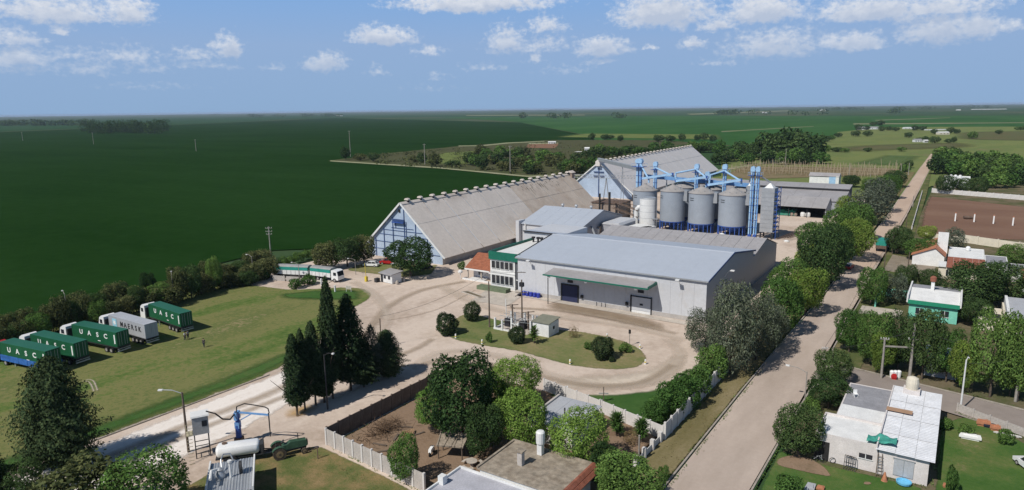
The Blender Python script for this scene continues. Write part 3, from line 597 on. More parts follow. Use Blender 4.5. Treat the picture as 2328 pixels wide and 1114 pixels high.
k = MB(); k.box(-84.9,-82.9,127.2,130.4,.06,.5); k.box(-84.9,-82.9,126.2,127.2,.06,.25); W('entrance_step', k, m_conc, of)
for i, x in enumerate((-91,-89.6,-88.6)):
    k = MB(); k.cyl((x,147.5,8.4),(x,147.5,9.4),.25,.25,8); k.cyl((x,147.5,9.4),(x,147.5,9.8),.5,.5,8); W('roof_cowl', k, m_dark, of)
pl = thing('planting_bed', 'raised stone-edged bed in the office forecourt', 'flower bed', (-92,121.5,.06))
k = MB(); k.prism([(-3.6,1.6),(2.6,-.2),(3.3,.6),(-2.6,2.6)],'z',.02,.16); part('soil', k, mat('bed_soil', (.20,.16,.10), var=.3, scale=2), pl)
k = MB()
for a, b in (((-3.8,1.5),(2.7,-.4)),((2.7,-.4),(3.5,.65)),((3.5,.65),(-2.7,2.8)),((-2.7,2.8),(-3.8,1.5))): k.bar((a[0],a[1],.12),(b[0],b[1],.12),.25,.25)
part('edging', k, m_conc, pl)
# --- red tiled bungalow left of the office
bg = G(1095,631); bh = thing('bungalow', 'small white bungalow with red tiled roof left of the office', 'house', (-98,137.5,0))
k = MB(); k.box(-102.2,-93.0,136.5,142.5,0,2.9); W('wall', k, m_white, bh)
k = MB(); k.box(-102.0,-97.5,134.4,136.4,.1,.3); k.box(-103.5,-93.2,133.4,134.0,.0,.35); W('porch_floor', k, m_white, bh)
for s, (xa, xb) in enumerate(((-103.2,-95.2),(-95.2,-92.4))):
    k = MB(); ov = 134.2 if s == 0 else 133.4
    k.prism([(ov,2.7),(140,5.6),(140,5.75),(ov,2.85)],'x',xa,xb); k.prism([(140,5.6),(143.2,3.6),(143.2,3.75),(140,5.75)],'x',xa,xb); rf = W('roof', k, m_brick, bh)
    for j in range(7):
        k = MB(); u0, u1 = j/7, (j+1)/7; y0, y1 = ov+(140-ov)*u0, ov+(140-ov)*u1; z0, z1 = 2.86+2.9*u0, 2.86+2.9*u1
        k.prism([(y0,z0+.02),(y1,z1),(y1,z1+.07),(y0,z0+.12)],'x',xa+.02,xb-.02); W('tile_course', k, m_brick, rf)
    k = MB(); k.box(xa,xb,ov-.18,ov-.02,2.5,2.85); W('fascia', k, m_white, rf)
for x in (-102.6,-98.4): 
    k = MB(); k.box(x-.15,x+.15,134.5,134.8,.3,2.7); W('porch_post', k, m_conc, bh)
for x in (-100.6,-96.6,-94.6):
    k = MB(); k.box(x,x+1.2,136.4,136.52,.9,2.3); W('window', k, m_glass, bh)
k = MB(); k.cyl((-104.2,133.6,0),(-104.2,133.6,1.5),.08); k.lathe([(.1,1.4),(.6,1.6),(.65,2.0),(.1,2.3)],(-104.2,133.6,0),10); tag(link('water_cooler_tank', k.mesh('tank'), m_white), 'small white round tank by the bungalow porch', 'tank')

# --- silos
m_silo = mat('silo_steel', (.335,.375,.425), rough=.45, var=.06, scale=.4, metal=.12, wave=('Z',3.0,.5), coords='Position')
m_sroof = mat('silo_roof_steel', (.36,.34,.325), rough=.55, var=.12, scale=.5)
SIL = [(1467,432,54,'leftmost grey silo partly hidden behind the white column drier'),(1530,433.5,55.6,'second grey silo from the left, right of the white column drier'),(1596,438,58,'third grey silo from the left, near the row middle'),(1666.5,442,61,'rightmost grey silo beside the twin blue elevators')]
SC = []
SIL += [(q[0], q[1], q[2], 'shaded rear-row silo peeking out behind the '+w_+' silo') for q, w_ in zip(SIL[1:], ('second','third','rightmost'))]
for i, (px, py, wpx, lb) in enumerate(SIL):
    c = PYY(px, py, 228); r = wpx/2*depth(c)/FPX; ze = c.z; SC.append((c.x, 228, r, ze)); rear = i > 3
    t = thing('grain_silo', lb, 'silo', (c.x-(.4 if rear else 0),240.6 if rear else 228,0), 0, 'grey steel grain silos')
    k = MB(); k.lathe([(r,3.2),(r,ze),(r*.98,ze+.05)], n=40); part('body', k, m_silo, t, smooth=30)
    k = MB(); k.lathe([(r*1.04,ze-.05),(r*1.04,ze+.15),(r*.12,ze+r*.48),(r*.12,ze+r*.48+.4),(r*.02,ze+r*.48+.5)], n=40); rf = part('roof', k, m_sroof, t, smooth=20)
    for j in range(10):
        a = 2*math.pi*(j+.4)/10; k = MB(); x, y = math.cos(a)*r*.72, math.sin(a)*r*.72; z = ze+.15+(r*.42-.1)*.30
        k.box(x-.15,x+.15,y-.15,y+.15,z-.1,z+.38); part('roof_vent', k, m_steel, rf)
    for j in range(18):
        a = 2*math.pi*j/18; k = MB(); k.bar((math.cos(a)*r*.985,math.sin(a)*r*.985,0),(math.cos(a)*r*.985,math.sin(a)*r*.985,3.25),.24); part('leg', k, m_rblue, t)
    k = MB(); k.lathe([(r*1.015,3.1),(r*1.015,3.35)], n=40); part('ring_beam', k, m_rblue, t)
    k = MB(); k.lathe([(.5,.8),(r*.97,3.3)], n=24); part('hopper', k, m_rblue, t)
    for j, (za, zb) in enumerate(((ze-1.6,ze-1.4),(ze-2.3,ze-2.15))):
        k = MB(); a0 = -2.3 if i != 1 else -2.5
        for q in range(4):
            a = a0+q*.1; k.bar((math.cos(a)*(r+.04),math.sin(a)*(r+.04),za),(math.cos(a+.1)*(r+.04),math.sin(a+.1)*(r+.04),za),.06,.18)
        part('manhole_rail', k, m_dark, t)
    if 0 < i < 4:
        k = MB(); a = -.1; x = r*1.03
        k.box(x-.3,x+1.0,-.9,.9,ze-3.2,ze+.3); part('catwalk_box', k, m_steel, t)
def leg_tower(label, x, y, z, w=.9, head=1, z0=0, mm=None):
    mm = mm or m_blue
    t = thing('bucket_elevator', label, 'elevator', (x,y,0), 0, 'blue bucket elevators over the silos')
    for s in (-1,1):
        k = MB(); k.box(s*w*.32-.18*w,s*w*.32+.18*w,-.28*w,.28*w,z0,z-1.6); part('trunking', k, m_lblue if s < 0 else mm, t)
    for j in range(int(z/2.4)):
        k = MB(); k.box(-.56*w,.56*w,-.34*w,.34*w,1+j*2.4,1.12+j*2.4); part('flange', k, m_rblue, t)
    k = MB(); k.prism([(-.6*w,z-1.7),(.6*w,z-1.7),(.72*w,z-.9),(.5*w,z-.15),(0,z),(-.5*w,z-.15),(-.72*w,z-.9)],'y',-.45*w,.45*w); part('head', k, m_lblue, t)
    k = MB(); k.box(-1.2*w,1.2*w,-1.0*w,1.0*w,z-3.0,z-2.9); pf = part('platform', k, m_rblue, t)
    k = MB()
    for a, b in (((-1.2,-1),(1.2,-1)),((1.2,-1),(1.2,1)),((1.2,1),(-1.2,1)),((-1.2,1),(-1.2,-1))):
        k.bar((a[0]*w,a[1]*w,z-1.9),(b[0]*w,b[1]*w,z-1.9),.06); k.bar((a[0]*w,a[1]*w,z-2.9),(a[0]*w,a[1]*w,z-1.9),.06)
    part('handrail', k, m_lblue, pf)
    k = MB(); k.box(-.5*w,.5*w,-.6*w,.6*w,z0,z0+1.2); part('boot', k, m_rblue, t)
    return t
leg_tower('tall blue elevator with boxy head above the leftmost silo', -98.6, 233, 24.0, 1.9)
leg_tower('slim blue elevator between the first and second silos', -92.8, 234, 23.0, 1.2)
leg_tower('slim blue elevator between the second and third silos', -77.7, 234, 22.7, 1.2)
leg_tower('short grey-blue elevator behind the third silo', -74.5, 236, 20.0, 1.2, mm=m_steel)
leg_tower('slim blue elevator between the third and fourth silos', -68.0, 234, 22.9, 1.2)
leg_tower('left one of the twin tall blue elevators by the drier', -56.6, 225.5, 23.2, 1.05)
leg_tower('right one of the twin tall blue elevators by the drier', -55.0, 225.5, 23.2, 1.05)
def conveyor(label, a, b, w=.8, h=.75, mm=None, sup=()):
    t = thing('conveyor', label, 'conveyor', (a[0],a[1],0), 0, 'overhead conveyors'); a = Vector(a); b = Vector(b); o = Vector((a.x,a.y,0))
    k = MB(); k.bar(a-o,b-o,w,h); part('casing', k, mm or m_lblue, t)
    n = max(2,int((b-a).length/2.6))
    for i in range(n+1):
        p = a+(b-a)*i/n-o; k = MB(); k.bar(p-Vector((w*.6,0,0)),p+Vector((w*.6,0,0)),.12,h*1.2); part("joint_band", k, m_rblue if mm is None else m_steel, t)
    for s in sup:
        p = a+(b-a)*s-o; k = MB(); k.bar(p,(p.x-.8,p.y,0),.18); k.bar(p,(p.x+.8,p.y,0),.18); part('support', k, m_steel, t)
    return t
conveyor('light blue conveyor rising over the leftmost silo roof', (-95.5,228.6,17.3), (-84.5,228.6,19.3))
conveyor('light blue conveyor crossing between second and third silo roofs', (-83.0,228.4,17.0), (-72.6,228.4,18.8))
conveyor('light blue conveyor crossing between third and fourth silo roofs', (-71.8,228.2,16.2), (-61.0,228.2,18.4))
conveyor('blue railed gantry behind the silo roofs', (-98,238,17.2), (-58,238,15.6), 1.4, 1.2, m_blue, (.2,.5,.8))
conveyor('grey tube conveyor from second barn gable to the tall elevator', (-146,296.5,18.0), (-99,236,19.8), 1.3, 1.3, m_steel, (.62,))
for (a, b, lb) in (((-98,232.6,22),(-93.2,229,15.8),'diagonal blue spout from the tall elevator to the leftmost silo'),((-92.6,233.6,20.8),(-83.2,229,16.9),'diagonal blue spout down to the second silo'),((-77.7,233.6,20.6),(-71.6,229,16.6),'diagonal blue spout down to the third silo'),
                   ((-77.9,233.4,20.8),(-83.6,229.4,18.4),'short blue spout left of the second slim elevator'),((-68,233.6,20.6),(-61,229,16.6),'diagonal blue spout down to the fourth silo'),((-68.2,233.4,20.6),(-71.5,229.4,18.2),'short blue spout left of the third slim elevator')):
    k = MB(); k.tube([a,(b[0],b[1],b[2]+1.2),b],.32,8); tag(link('grain_spout', k.mesh('spout'), m_lblue), lb, 'spout', 'grain spouts')
def drier(label, x0, x1, y0, y1, z, side=1):
    t = thing('grain_drier', label, 'drier', ((x0+x1)/2,(y0+y1)/2,0), 0, 'tall panelled grain driers')
    cx, cy = (x0+x1)/2, (y0+y1)/2; hx, hy = (x1-x0)/2, (y1-y0)/2
    k = MB(); k.box(-hx,hx,-hy,hy,2.2,z); part('core', k, m_steel, t)
    n = 10; dz = (z-2.4)/n
    for i in range(n):
        k = MB(); k.box(-hx+.05,hx-.05,-hy-.08,-hy,2.3+i*dz,2.3+(i+1)*dz-.08); part('panel', k, m_steel, t)
    k = MB()
    for i in range(n):
        k.box(hx,hx+.9,-hy+.2,hy-.2,2.4+i*dz,2.5+i*dz)
        k.bar((hx+.9,-hy+.2,2.4+i*dz),(hx+.9,hy-.2,2.4+(i+1)*dz),.1)
    for yy in (-hy+.2,hy-.2): k.bar((hx+.9,yy,0),(hx+.9,yy,z),.16)
    part('ladder_frame', k, m_rblue, t)
    k = MB()
    for sx in (-1,1):
        for sy in (-1,1): k.box(sx*hx*.85-.2,sx*hx*.85+.2,sy*hy*.85-.2,sy*hy*.85+.2,0,2.2)
    part('stand', k, m_dark, t)
    k = MB(); k.add([(-hx*.7,-hy*.7,z),(hx*.7,-hy*.7,z),(hx*.7,hy*.7,z),(-hx*.7,hy*.7,z),(0,0,z+1.6)],[(0,1,4),(1,2,4),(2,3,4),(3,0,4),(3,2,1,0)]); part('hopper_cap', k, m_white, t)
drier('tall panelled drier right of the twin blue elevators', -53.6,-49.6,225.5,230.5,16.4)
drier('tall panelled drier squeezed between fourth silo and twin elevators', -60.0,-57.8,231.5,235.5,16.2)
for a, b, lb in (((-57,225.4,20.5),(-59.2,232,17.6),'left slanting spout of the twin elevators'),((-54.7,225.4,20.5),(-51.6,228,18.0),'right slanting spout of the twin elevators')):
    k = MB(); k.tube([a,b],.25,8); tag(link('grain_spout', k.mesh('spout'), m_steel), lb, 'spout', 'grain spouts')
# white column drier and pipe
cdx, cdy = -86.2, 212
t = thing('column_drier', 'pale cylindrical column drier in front of the leftmost silo', 'drier', (cdx,cdy,0))
for i in range(6):
    k = MB(); k.lathe([(2.85,i*2.1+.05),(2.85,i*2.1+2.05)], n=28); part('ring_section', k, m_white, t, smooth=30)
k = MB(); k.lathe([(2.8,0),(2.8,12.6),(2.4,13.0),(.2,13.2)], n=28); part('shell', k, m_steel, t, smooth=30)
k = MB()
for z in np.arange(.5,13.4,.5): k.bar((3.0,-1.2,z),(3.0,-.6,z),.06)
k.bar((3.0,-1.2,0),(3.0,-1.2,13.6),.08); k.bar((3.0,-.6,0),(3.0,-.6,13.6),.08); part('ladder', k, m_dark, t)
k = MB(); k.tube([(-4.2,0,0),(-4.2,0,8.2),(-3.7,0,9.3),(-2.2,0,9.8)],.75,12); part('exhaust_pipe', k, m_white, t)
k = MB(); k.box(2.2,4.2,-2.2,-1.2,6.2,6.35); k.box(2.4,3.6,-2.0,-1.4,3,3.9); part('service_platform', k, m_steel, t)
# brown machinery block between barn end and silos
bx = thing('boiler_house', 'dusty brown masonry block with two dark stacks beside the silos', 'boiler house', (-104,222,0))
k = MB(); k.box(-110,-99.5,218,228,0,9.0); W('wall', k, m_dust, bx)
k = MB(); k.box(-110.3,-99.2,217.7,228.3,9.02,9.3); W('flat_roof', k, m_brown, bx)
for x, y, z, r in ((-106.2,216.6,12.6,.38),(-101.4,214.4,13.6,.42)):
    k = MB(); k.cyl((x,y,0),(x,y,z),r,r*.9,10); W('stack', k, m_black, bx)
k = MB(); k.tube([(-106.2,216.6,9.8),(-104.4,217.4,10.6)],.25); W('stack_arm', k, m_black, bx)
k = MB()
for z in (8.2,10.4):
    k.bar((-100.5,216,z),(-89.5,212.5,z-2.0),.22)
    for i in range(7):
        u = i/6; k.bar((-100.5+11*u,216-3.5*u,z-2*u),(-100.5+11*u,216-3.5*u,z+1.0-2*u),.12)
    k.bar((-100.5,216,z+1.0),(-89.5,212.5,z-1.0),.12); k.bar((-100.5,214.6,z),(-89.5,211.1,z-2.0),.22)
W('truss_gallery', k, m_brown, bx)
gs = thing('control_shed', 'small grey flat-roofed plant shed in front of the brown block', 'shed', (-94,196,0))
k = MB(); k.box(-93.8,-87.6,193,205,0,6.2); W('wall', k, m_wall_shade, gs)
k = MB(); k.prism([(-94.0,6.22),(-93,6.9),(-88,6.9),(-87.4,6.22)],'y',192.8,205.2); W('curved_roof', k, m_wall, gs)
k = MB(); k.box(-97.2,-93.9,191.5,196,0,5.6); W('side_bay', k, m_dust, gs)
for x in (-96.4,-94.9): 
    k = MB(); k.box(x,x+1.0,190.9,191.5,1.2,5.0); W('pale_tank', k, m_white, gs)
it = thing('intake_slab', 'pale concrete intake ramp with dark slots by the plant shed', 'ramp', (-85,192,0))
k = MB(); k.prism([(-87.4,190.5),(-82.5,190),(-79,201),(-86,203)],'z',3.4,5.6); W('slab', k, m_white, it)
k = MB(); k.prism([(-87.3,190.6),(-82.6,190.1),(-79.2,200.8),(-86,202.8)],'z',0,3.38); W('base', k, m_dust, it)
for dx in (0,1.6): 
    k = MB(); k.bar((-84.5+dx,191.5,5.68),(-80.6+dx*.4,199.5,5.68),.55,.12); W('slot', k, m_dark, it)
# truss bridge from barn ridge to elevator
tb = thing('truss_bridge', 'thin steel truss bridge from the first barn ridge to the tall elevator', 'bridge', (-131,243,0))
k = MB(); A = Vector((-131.5,242.5,14.8)); B = Vector((-99.6,234,16.4)); n = 22
for dz in (0,1.3): k.bar(A+Vector((0,0,dz)),B+Vector((0,0,dz)),.14)
for i in range(n):
    p, q = A+(B-A)*i/n, A+(B-A)*(i+1)/n; k.bar(p,p+Vector((0,0,1.3)),.09); k.bar(p,q+Vector((0,0,1.3)),.09)
W('truss', k, m_steel, tb)
k = MB(); M_ = A+(B-A)*.55
for s in (-2.2,2.2): k.bar(M_,(M_.x+s,M_.y,0),.3)
W('support', k, m_steel, tb)
k = MB(); k.box(-133.2,-130.6,241.2,243.9,13.8,16.8); W('end_house', k, m_dust, tb)
k = MB(); k.prism([(-133.4,16.82),(-130.4,16.82),(-131.9,17.6)],'y',241.0,244.1); W('end_roof', k, m_roofw, tb)

# --- open-fronted sheds right of the silos
sh = thing('open_shed', 'open-fronted grey shed with green tarp and white bags inside', 'shed', (-55,282,0))
k = MB(); k.prism([(278,0),(290,0),(290,3.6),(286,6.9),(278,3.7)],'x',-42.6,-42.3); W('end_wall', k, m_wall_shade, sh)
k = MB(); k.box(-104,-42.6,289.7,290,0,3.6); W('rear_wall', k, m_black, sh); k = MB(); k.box(-104,-42.7,279,289.6,.02,.08); W('floor', k, m_dark, sh)  # interior shade painted in: black back wall and dark floor
for i in range(12):
    a = -104+i*61.9/12; k = MB(); k.prism([(277.0,3.95),(286,7.0),(286,7.12),(277.0,4.07)],'x',a,a+61.9/12-.05); W('roof_panel', k, m_roofd, sh)
    k = MB(); k.prism([(286,7.0),(290.4,3.6),(290.4,3.72),(286,7.12)],'x',a,a+61.9/12-.05); W('roof_panel', k, m_roofd, sh)
for x in (-72,-63.8,-55.6,-49,-42.9):
    k = MB(); k.box(x-.12,x+.12,278,278.24,0,3.6); W('post', k, m_dark, sh)
sh2 = thing('long_shed', 'long grey-roofed shed behind the open-fronted shed', 'shed', (-55,305,0))
k = MB(); k.prism([(294,0),(316,0),(316,4.6),(310,7.6),(294,4.6)],'x',-39.3,-39); W('end_wall', k, m_wall_shade, sh2)
k = MB(); k.box(-107,-39.3,294,294.3,0,4.5); W('front_wall', k, m_wall_shade, sh2)
for i in range(7):
    a = -108+i*69.3/7; k = MB(); k.prism([(293.6,4.7),(308,7.2),(308,7.34),(293.6,4.84)],'x',a,a+69.3/7-.05); W('roof_panel', k, m_roofd, sh2)
    k = MB(); k.prism([(309,8.0),(317,9.2),(317,9.34),(309,8.14)],'x',a,a+69.3/7-.05); W('roof_panel', k, m_roofd, sh2)
k = MB(); k.box(-108,-38.8,308.6,308.9,7.0,8.1); W('clerestory', k, m_dark, sh2)
k = MB(); k.box(-108,-38.8,316.6,316.9,0,9.1); W('rear_wall', k, m_wall_shade, sh2)
m_tarp = mat('green_tarp', (.02,.22,.14), rough=.5, var=.25, scale=.8)
k = MB()
for i in range(18):
    x = -66+i*.7; h = 1.9+.35*math.sin(i*1.3)+rng.uniform(-.15,.15); h2 = 1.9+.35*math.sin((i+1)*1.3); k.add([(x,279.4,0),(x+.7,279.4,0),(x+.7,280.0,h2),(x,280.0,h),(x+.7,284,h2+.3),(x,284,h+.3)],[(0,1,2,3),(3,2,4,5)])
tag(link('tarpaulin_heap', k.mesh('tarpaulin_heap'), m_tarp), 'green tarpaulin-covered heap inside the open shed', 'tarpaulin')
for i, (x, lb) in enumerate(((-50.6,'left one of two big white bags in the open shed'),(-48.7,'right one of two big white bags in the open shed'))):
    k = MB(); k.lathe([(.7,0),(.9,.4),(.92,1.3),(.7,1.8),(.3,1.95)],(x,279.2,0),10); tag(link('bulk_bag', k.mesh('bulk_bag'), m_white, None), lb, 'bag', 'white bulk bags')
for i, x in enumerate((-54.6,-53.2)):
    k = MB(); k.lathe([(.5,0),(.65,.5),(.5,1.2),(.2,1.3)],(x,279.6,0),8); tag(link('sack_pile', k.mesh('sack_pile'), m_dust), ['left brown sack pile in the open shed','right brown sack pile in the open shed'][i], 'sack', 'brown sacks')
# scrap conveyor frames beside the drier
sc = thing('scrap_frames', 'rusty lattice frames dumped beside the tall drier', 'scrap metal', (-46,232,0))
for i in range(3):
    k = MB(); o = i*1.6; a, b = (-2.4+o,-6,.4+.25*i), (.4+o,5,1.1)
    for d in (0,.8):
        k.bar((a[0]+d,a[1],a[2]),(b[0]+d,b[1],b[2]),.14); 
    for j in range(9):
        u = j/8; p = [a[q]+(b[q]-a[q])*u for q in range(3)]; k.bar(p,(p[0]+.8,p[1]+.5,p[2]),.09)
    part('lattice_frame', k, m_brown, sc)
k = MB(); k.lathe([(.8,0),(.9,.3),(.4,.6)],(1.2,-8,0),10); part('dish', k, m_white, sc)
# ================================================================== TREES AND SHRUBS
nr = np.random.default_rng(11)
def leaves(name, P, Nn, ln, wd, m, jitter=.9):
    """P points, Nn outward directions -> one rhombic leaf spray per point"""
    n = len(P); rd = nr.normal(size=(n,3)); nn = Nn*.75+rd*jitter*.6+np.array((0,0,.25)); nn /= np.linalg.norm(nn,axis=1)[:,None]
    t = np.cross(nn, nr.normal(size=(n,3))); t /= np.linalg.norm(t,axis=1)[:,None]; b = np.cross(nn,t)
    s = nr.uniform(.65,1.35,size=(n,1)); L_ = t*ln*s*.5; W_ = b*wd*s*.5; bend = nn*ln*.12*s
    V = np.empty((n,4,3)); V[:,0] = P-L_-bend; V[:,1] = P+W_; V[:,2] = P+L_-bend; V[:,3] = P-W_
    me = bpy.data.meshes.new(name); me.vertices.add(n*4); me.vertices.foreach_set('co', V.ravel())
    me.loops.add(n*4); me.loops.foreach_set('vertex_index', np.arange(n*4)); me.polygons.add(n)
    me.polygons.foreach_set('loop_start', np.arange(0,n*4,4)); me.polygons.foreach_set('loop_total', np.full(n,4)); me.update(); me.validate()
    me.materials.append(m); return me
def lobes_points(lobes, n, shell=(.72,1.04)):
    L_ = np.array(lobes); w = (L_[:,3]*L_[:,4]+L_[:,3]*L_[:,5]+L_[:,4]*L_[:,5]); w /= w.sum()
    idx = nr.choice(len(L_), size=int(n*1.9), p=w); d = nr.normal(size=(len(idx),3)); d /= np.linalg.norm(d,axis=1)[:,None]
    r = nr.uniform(*shell,size=(len(idx),1)); bump = 1+.12*np.sin(d[:,:1]*9+idx[:,None])*np.cos(d[:,1:2]*8)
    P = L_[idx,:3]+d*r*bump*L_[idx,3:]
    keep = np.ones(len(P),bool)
    for i, l in enumerate(L_):
        q = (((P-l[:3])/l[3:])**2).sum(1); keep &= ~((q < .5) & (idx != i))
    P, d = P[keep][:n], d[keep][:n]; return P, d
def crown_lobes(W, zb, zt, k, rr=(.26,.42), top=1.0, seed=0):
    g = random.Random(seed); c = (zb+zt)/2; hz = (zt-zb)/2; out = [(0,0,c,W*.30,W*.30,hz*.62)]
    for i in range(k):
        z = -0.75+1.6*(i+.5)/k; a = i*2.399+g.uniform(-.4,.4); rad = math.sqrt(max(.05,1-z*z))*g.uniform(.55,.78)
        r = W/2*g.uniform(*rr)*1.25; out.append((math.cos(a)*rad*W/2,math.sin(a)*rad*W/2,c+z*hz*.78,r,r,r*g.uniform(.7,.95)))
    return out
def trunk_mesh(h, r, limbs, m, seed=0):
    g = random.Random(seed); mb = MB(); mb.cyl((0,0,-.1),(g.uniform(-.1,.1)*h*.3,0,h),r,r*.65,8)
    for i in range(limbs):
        a = i*2.4+g.uniform(-.3,.3); u = g.uniform(.55,1.0); ln = h*g.uniform(.7,1.2)
        p0 = Vector((0,0,h*u)); p1 = p0+Vector((math.cos(a)*ln*.5,math.sin(a)*ln*.5,ln*.6)); p2 = p1+Vector((math.cos(a+.4)*ln*.4,math.sin(a+.4)*ln*.4,ln*.5))
        mb.cyl(p0,p1,r*.5,r*.34,6); mb.cyl(p1,p2,r*.34,r*.15,5)
    me = mb.mesh('trunk'); autosmooth(me,50); me.materials.append(m); return me
m_bark = mat('grey_bark', (.13,.10,.075), var=.3, scale=2, bump=.5, bscale=8, rough=.95)
m_barkp = mat('pale_bark', (.26,.22,.18), var=.3, scale=2, bump=.4, bscale=8, rough=.95)
LM = dict(dark=leafmat('leaf_dark', (0.035,0.070,0.024), (0.084,0.132,0.046)), green=leafmat('leaf_green', (0.060,0.127,0.030), (0.127,0.212,0.055)),
          bright=leafmat('leaf_bright', (0.100,0.200,0.034), (0.200,0.308,0.072), .3), silver=leafmat('leaf_silver', (.055,.078,.042), (.145,.165,.115), .15),
          olive=leafmat('leaf_olive', (0.057,0.075,0.030), (0.144,0.152,0.061)), cypress=leafmat('leaf_cypress', (0.020,0.038,0.018), (0.051,0.075,0.033), .1),
          conifer=leafmat('leaf_conifer', (0.023,0.044,0.021), (0.068,0.095,0.040), .1), grey=leafmat('leaf_grey', (0.068,0.089,0.061), (0.137,0.158,0.109), .2), dry=leafmat('leaf_dry', (0.182,0.130,0.065), (0.286,0.208,0.104), .2),
          lime=leafmat('leaf_lime', (0.129,0.215,0.036), (0.243,0.300,0.072), .3))
PROTO = {}   # kind -> list of (crown mesh, trunk mesh, height, width)
def add_proto(kind, lm, W, H, zb, k, n, ln, wd, var=2, rr=(.26,.42), th=None, tr=.22, limbs=4, bark=None, shell=(.72,1.04)):
    for v in range(var):
        P, d = lobes_points(crown_lobes(W, zb, H, k, rr, seed=hash(kind)%1000+v if False else len(PROTO)*10+v), n, shell)
        rr_ = np.hypot(P[:,0],P[:,1]); P[:,:2] *= (W/2)/np.percentile(rr_,97); z0_, z1_ = np.percentile(P[:,2],1), np.percentile(P[:,2],99.5); P[:,2] = zb+(P[:,2]-z0_)*(H-zb)/(z1_-z0_)
        PROTO.setdefault(kind, []).append((leaves('crown', P, d, ln, wd, LM[lm]), trunk_mesh(th or zb+1.0, tr, limbs, bark or m_bark, v), H, W))
add_proto('dark','dark',8,9,1.6,24,9500,.32,.19,2)
add_proto('green','green',8,9,1.5,24,9500,.32,.19,2)
add_proto('bright','bright',8,8.5,1.6,20,13000,.24,.15,2,(.3,.46))
add_proto('silver','silver',9,10.5,1.2,30,8000,.42,.15,2,(.2,.34),shell=(.55,1.1))
add_proto('olive','olive',6,6.5,.9,20,3600,.40,.22,3,(.24,.40),shell=(.6,1.1))
add_proto('grey','grey',8,8,1.0,20,4000,.42,.2,2,(.24,.38))
add_proto('lime','lime',8,8,1.4,18,9000,.3,.18,1,(.3,.46))
add_proto('bush','conifer',3,3,.12,12,8000,.15,.10,2,(.46,.6),th=.5,tr=.08,limbs=3)
add_proto('shrub','green',3,2.4,.1,9,1500,.26,.15,2,(.3,.5),th=.4,tr=.06,limbs=3)
add_proto('hedge','green',5,5.5,.2,16,5500,.28,.17,2,(.3,.46),th=1,tr=.12,limbs=3)
add_proto('dryshrub','dry',3,2.4,.1,9,900,.3,.06,1,(.3,.5),th=.6,tr=.06,limbs=4)
add_proto('far_dark','dark',9,9,1.0,12,900,1.0,.6,3,(.3,.5),th=2,tr=.3,limbs=2)
add_proto('far_green','green',9,8,1.0,12,900,1.0,.6,3,(.3,.5),th=2,tr=.3,limbs=2)
add_proto('far_olive','olive',9,8,.6,12,800,1.0,.6,2,(.3,.5),th=2,tr=.3,limbs=2)
# columnar cypresses and the ragged conifer: leaves on a bumpy surface of revolution
def column(kind, lm, W, H, zb, prof, n, ln, wd, nb, var=2, ragged=.35, tr=.2, depth_=(.55,1.0)):
    for v in range(var):
        u = nr.random(n*2); a = nr.random(n*2)*2*math.pi; rp = np.interp(u,[p[0] for p in prof],[p[1] for p in prof]); k = nr.random(n*2) < rp/rp.max(); u, a, rp = u[k][:n], a[k][:n], rp[k][:n]
        bump = 1+ragged*(.6*np.sin(a*nb+u*17+v*2)*np.sin(u*31+v+a*2)+.5*np.sin(a*(nb*2+1)+u*53+v*5))
        r = W/2*rp*np.clip(bump,.35,1.5)*nr.uniform(*depth_,size=len(u)); z = zb+(H-zb)*u+nr.normal(size=len(u))*.12
        P = np.c_[np.cos(a)*r,np.sin(a)*r,z]; d = np.c_[np.cos(a),np.sin(a),np.full(len(a),.5)]
        PROTO.setdefault(kind,[]).append((leaves('crown',P,d,ln,wd,LM[lm],.7),trunk_mesh(zb+1.5,tr,2,m_bark,v),H,W))
column('cypress','cypress',3.4,15,2.2,[(0,.55),(.08,.85),(.3,1.),(.6,.82),(.85,.5),(.97,.22),(1,.05)],13000,.34,.17,5,3)
column('cypress_wide','cypress',5,14,1.6,[(0,.5),(.1,.9),(.35,1.),(.6,.75),(.8,.48),(.95,.25),(1,.05)],14000,.36,.18,6,2,.45)
column('conifer','conifer',9.5,13,.8,[(0,.55),(.1,.85),(.3,1.),(.5,.86),(.7,.66),(.85,.5),(.95,.32),(1,.08)],26000,.38,.20,5,2,.40,.3,(.35,1.05))
column('pine','grey',5,9,1.0,[(0,.6),(.2,1.),(.5,.85),(.8,.5),(1,.1)],6500,.34,.10,5,1,.55)
# spiky agave-like shrub and small palm
def spiky(kind, lm, W, H, n, wl, up=.5):
    mb = MB()
    for i in range(n):
        a = nr.random()*6.283; e = nr.uniform(.1,1.3); ln = W*.5*nr.uniform(.7,1.0); o = Vector((0,0,H*nr.uniform(.15,.75)))
        d = Vector((math.cos(a)*math.cos(e),math.sin(a)*math.cos(e),math.sin(e))); s = d.cross(Vector((0,0,1))).normalized()*wl; m1 = o+d*ln*.6; t = o+d*ln+Vector((0,0,-ln*.15))
        mb.add([o-s*.4,o+s*.4,m1+s,t,m1-s],[(0,1,2,4),(4,2,3)])
    me = mb.mesh('crown'); me.materials.append(LM[lm]); PROTO.setdefault(kind,[]).append((me,trunk_mesh(H*.6,.12,2,m_bark,3),H,W))
spiky('spiky','green',3.4,3.2,420,.09)
spiky('palm','green',3.0,3.6,160,.12)
TREES = 0
def tree(kind, loc, h, w, label, group=None, name='tree', cat='tree'):
    global TREES; TREES += 1
    cm, tm, H, W = PROTO[kind][TREES % len(PROTO[kind])]
    r = thing(name, label, cat, loc, rng.uniform(0,6.28), group); u_ = rng.uniform(.9,1.1); r.scale = (w/W*u_,w/W/u_,h/H)
    link('crown', cm, None, r); link('trunk' if cat == 'tree' else 'stem', tm, None, r); return r
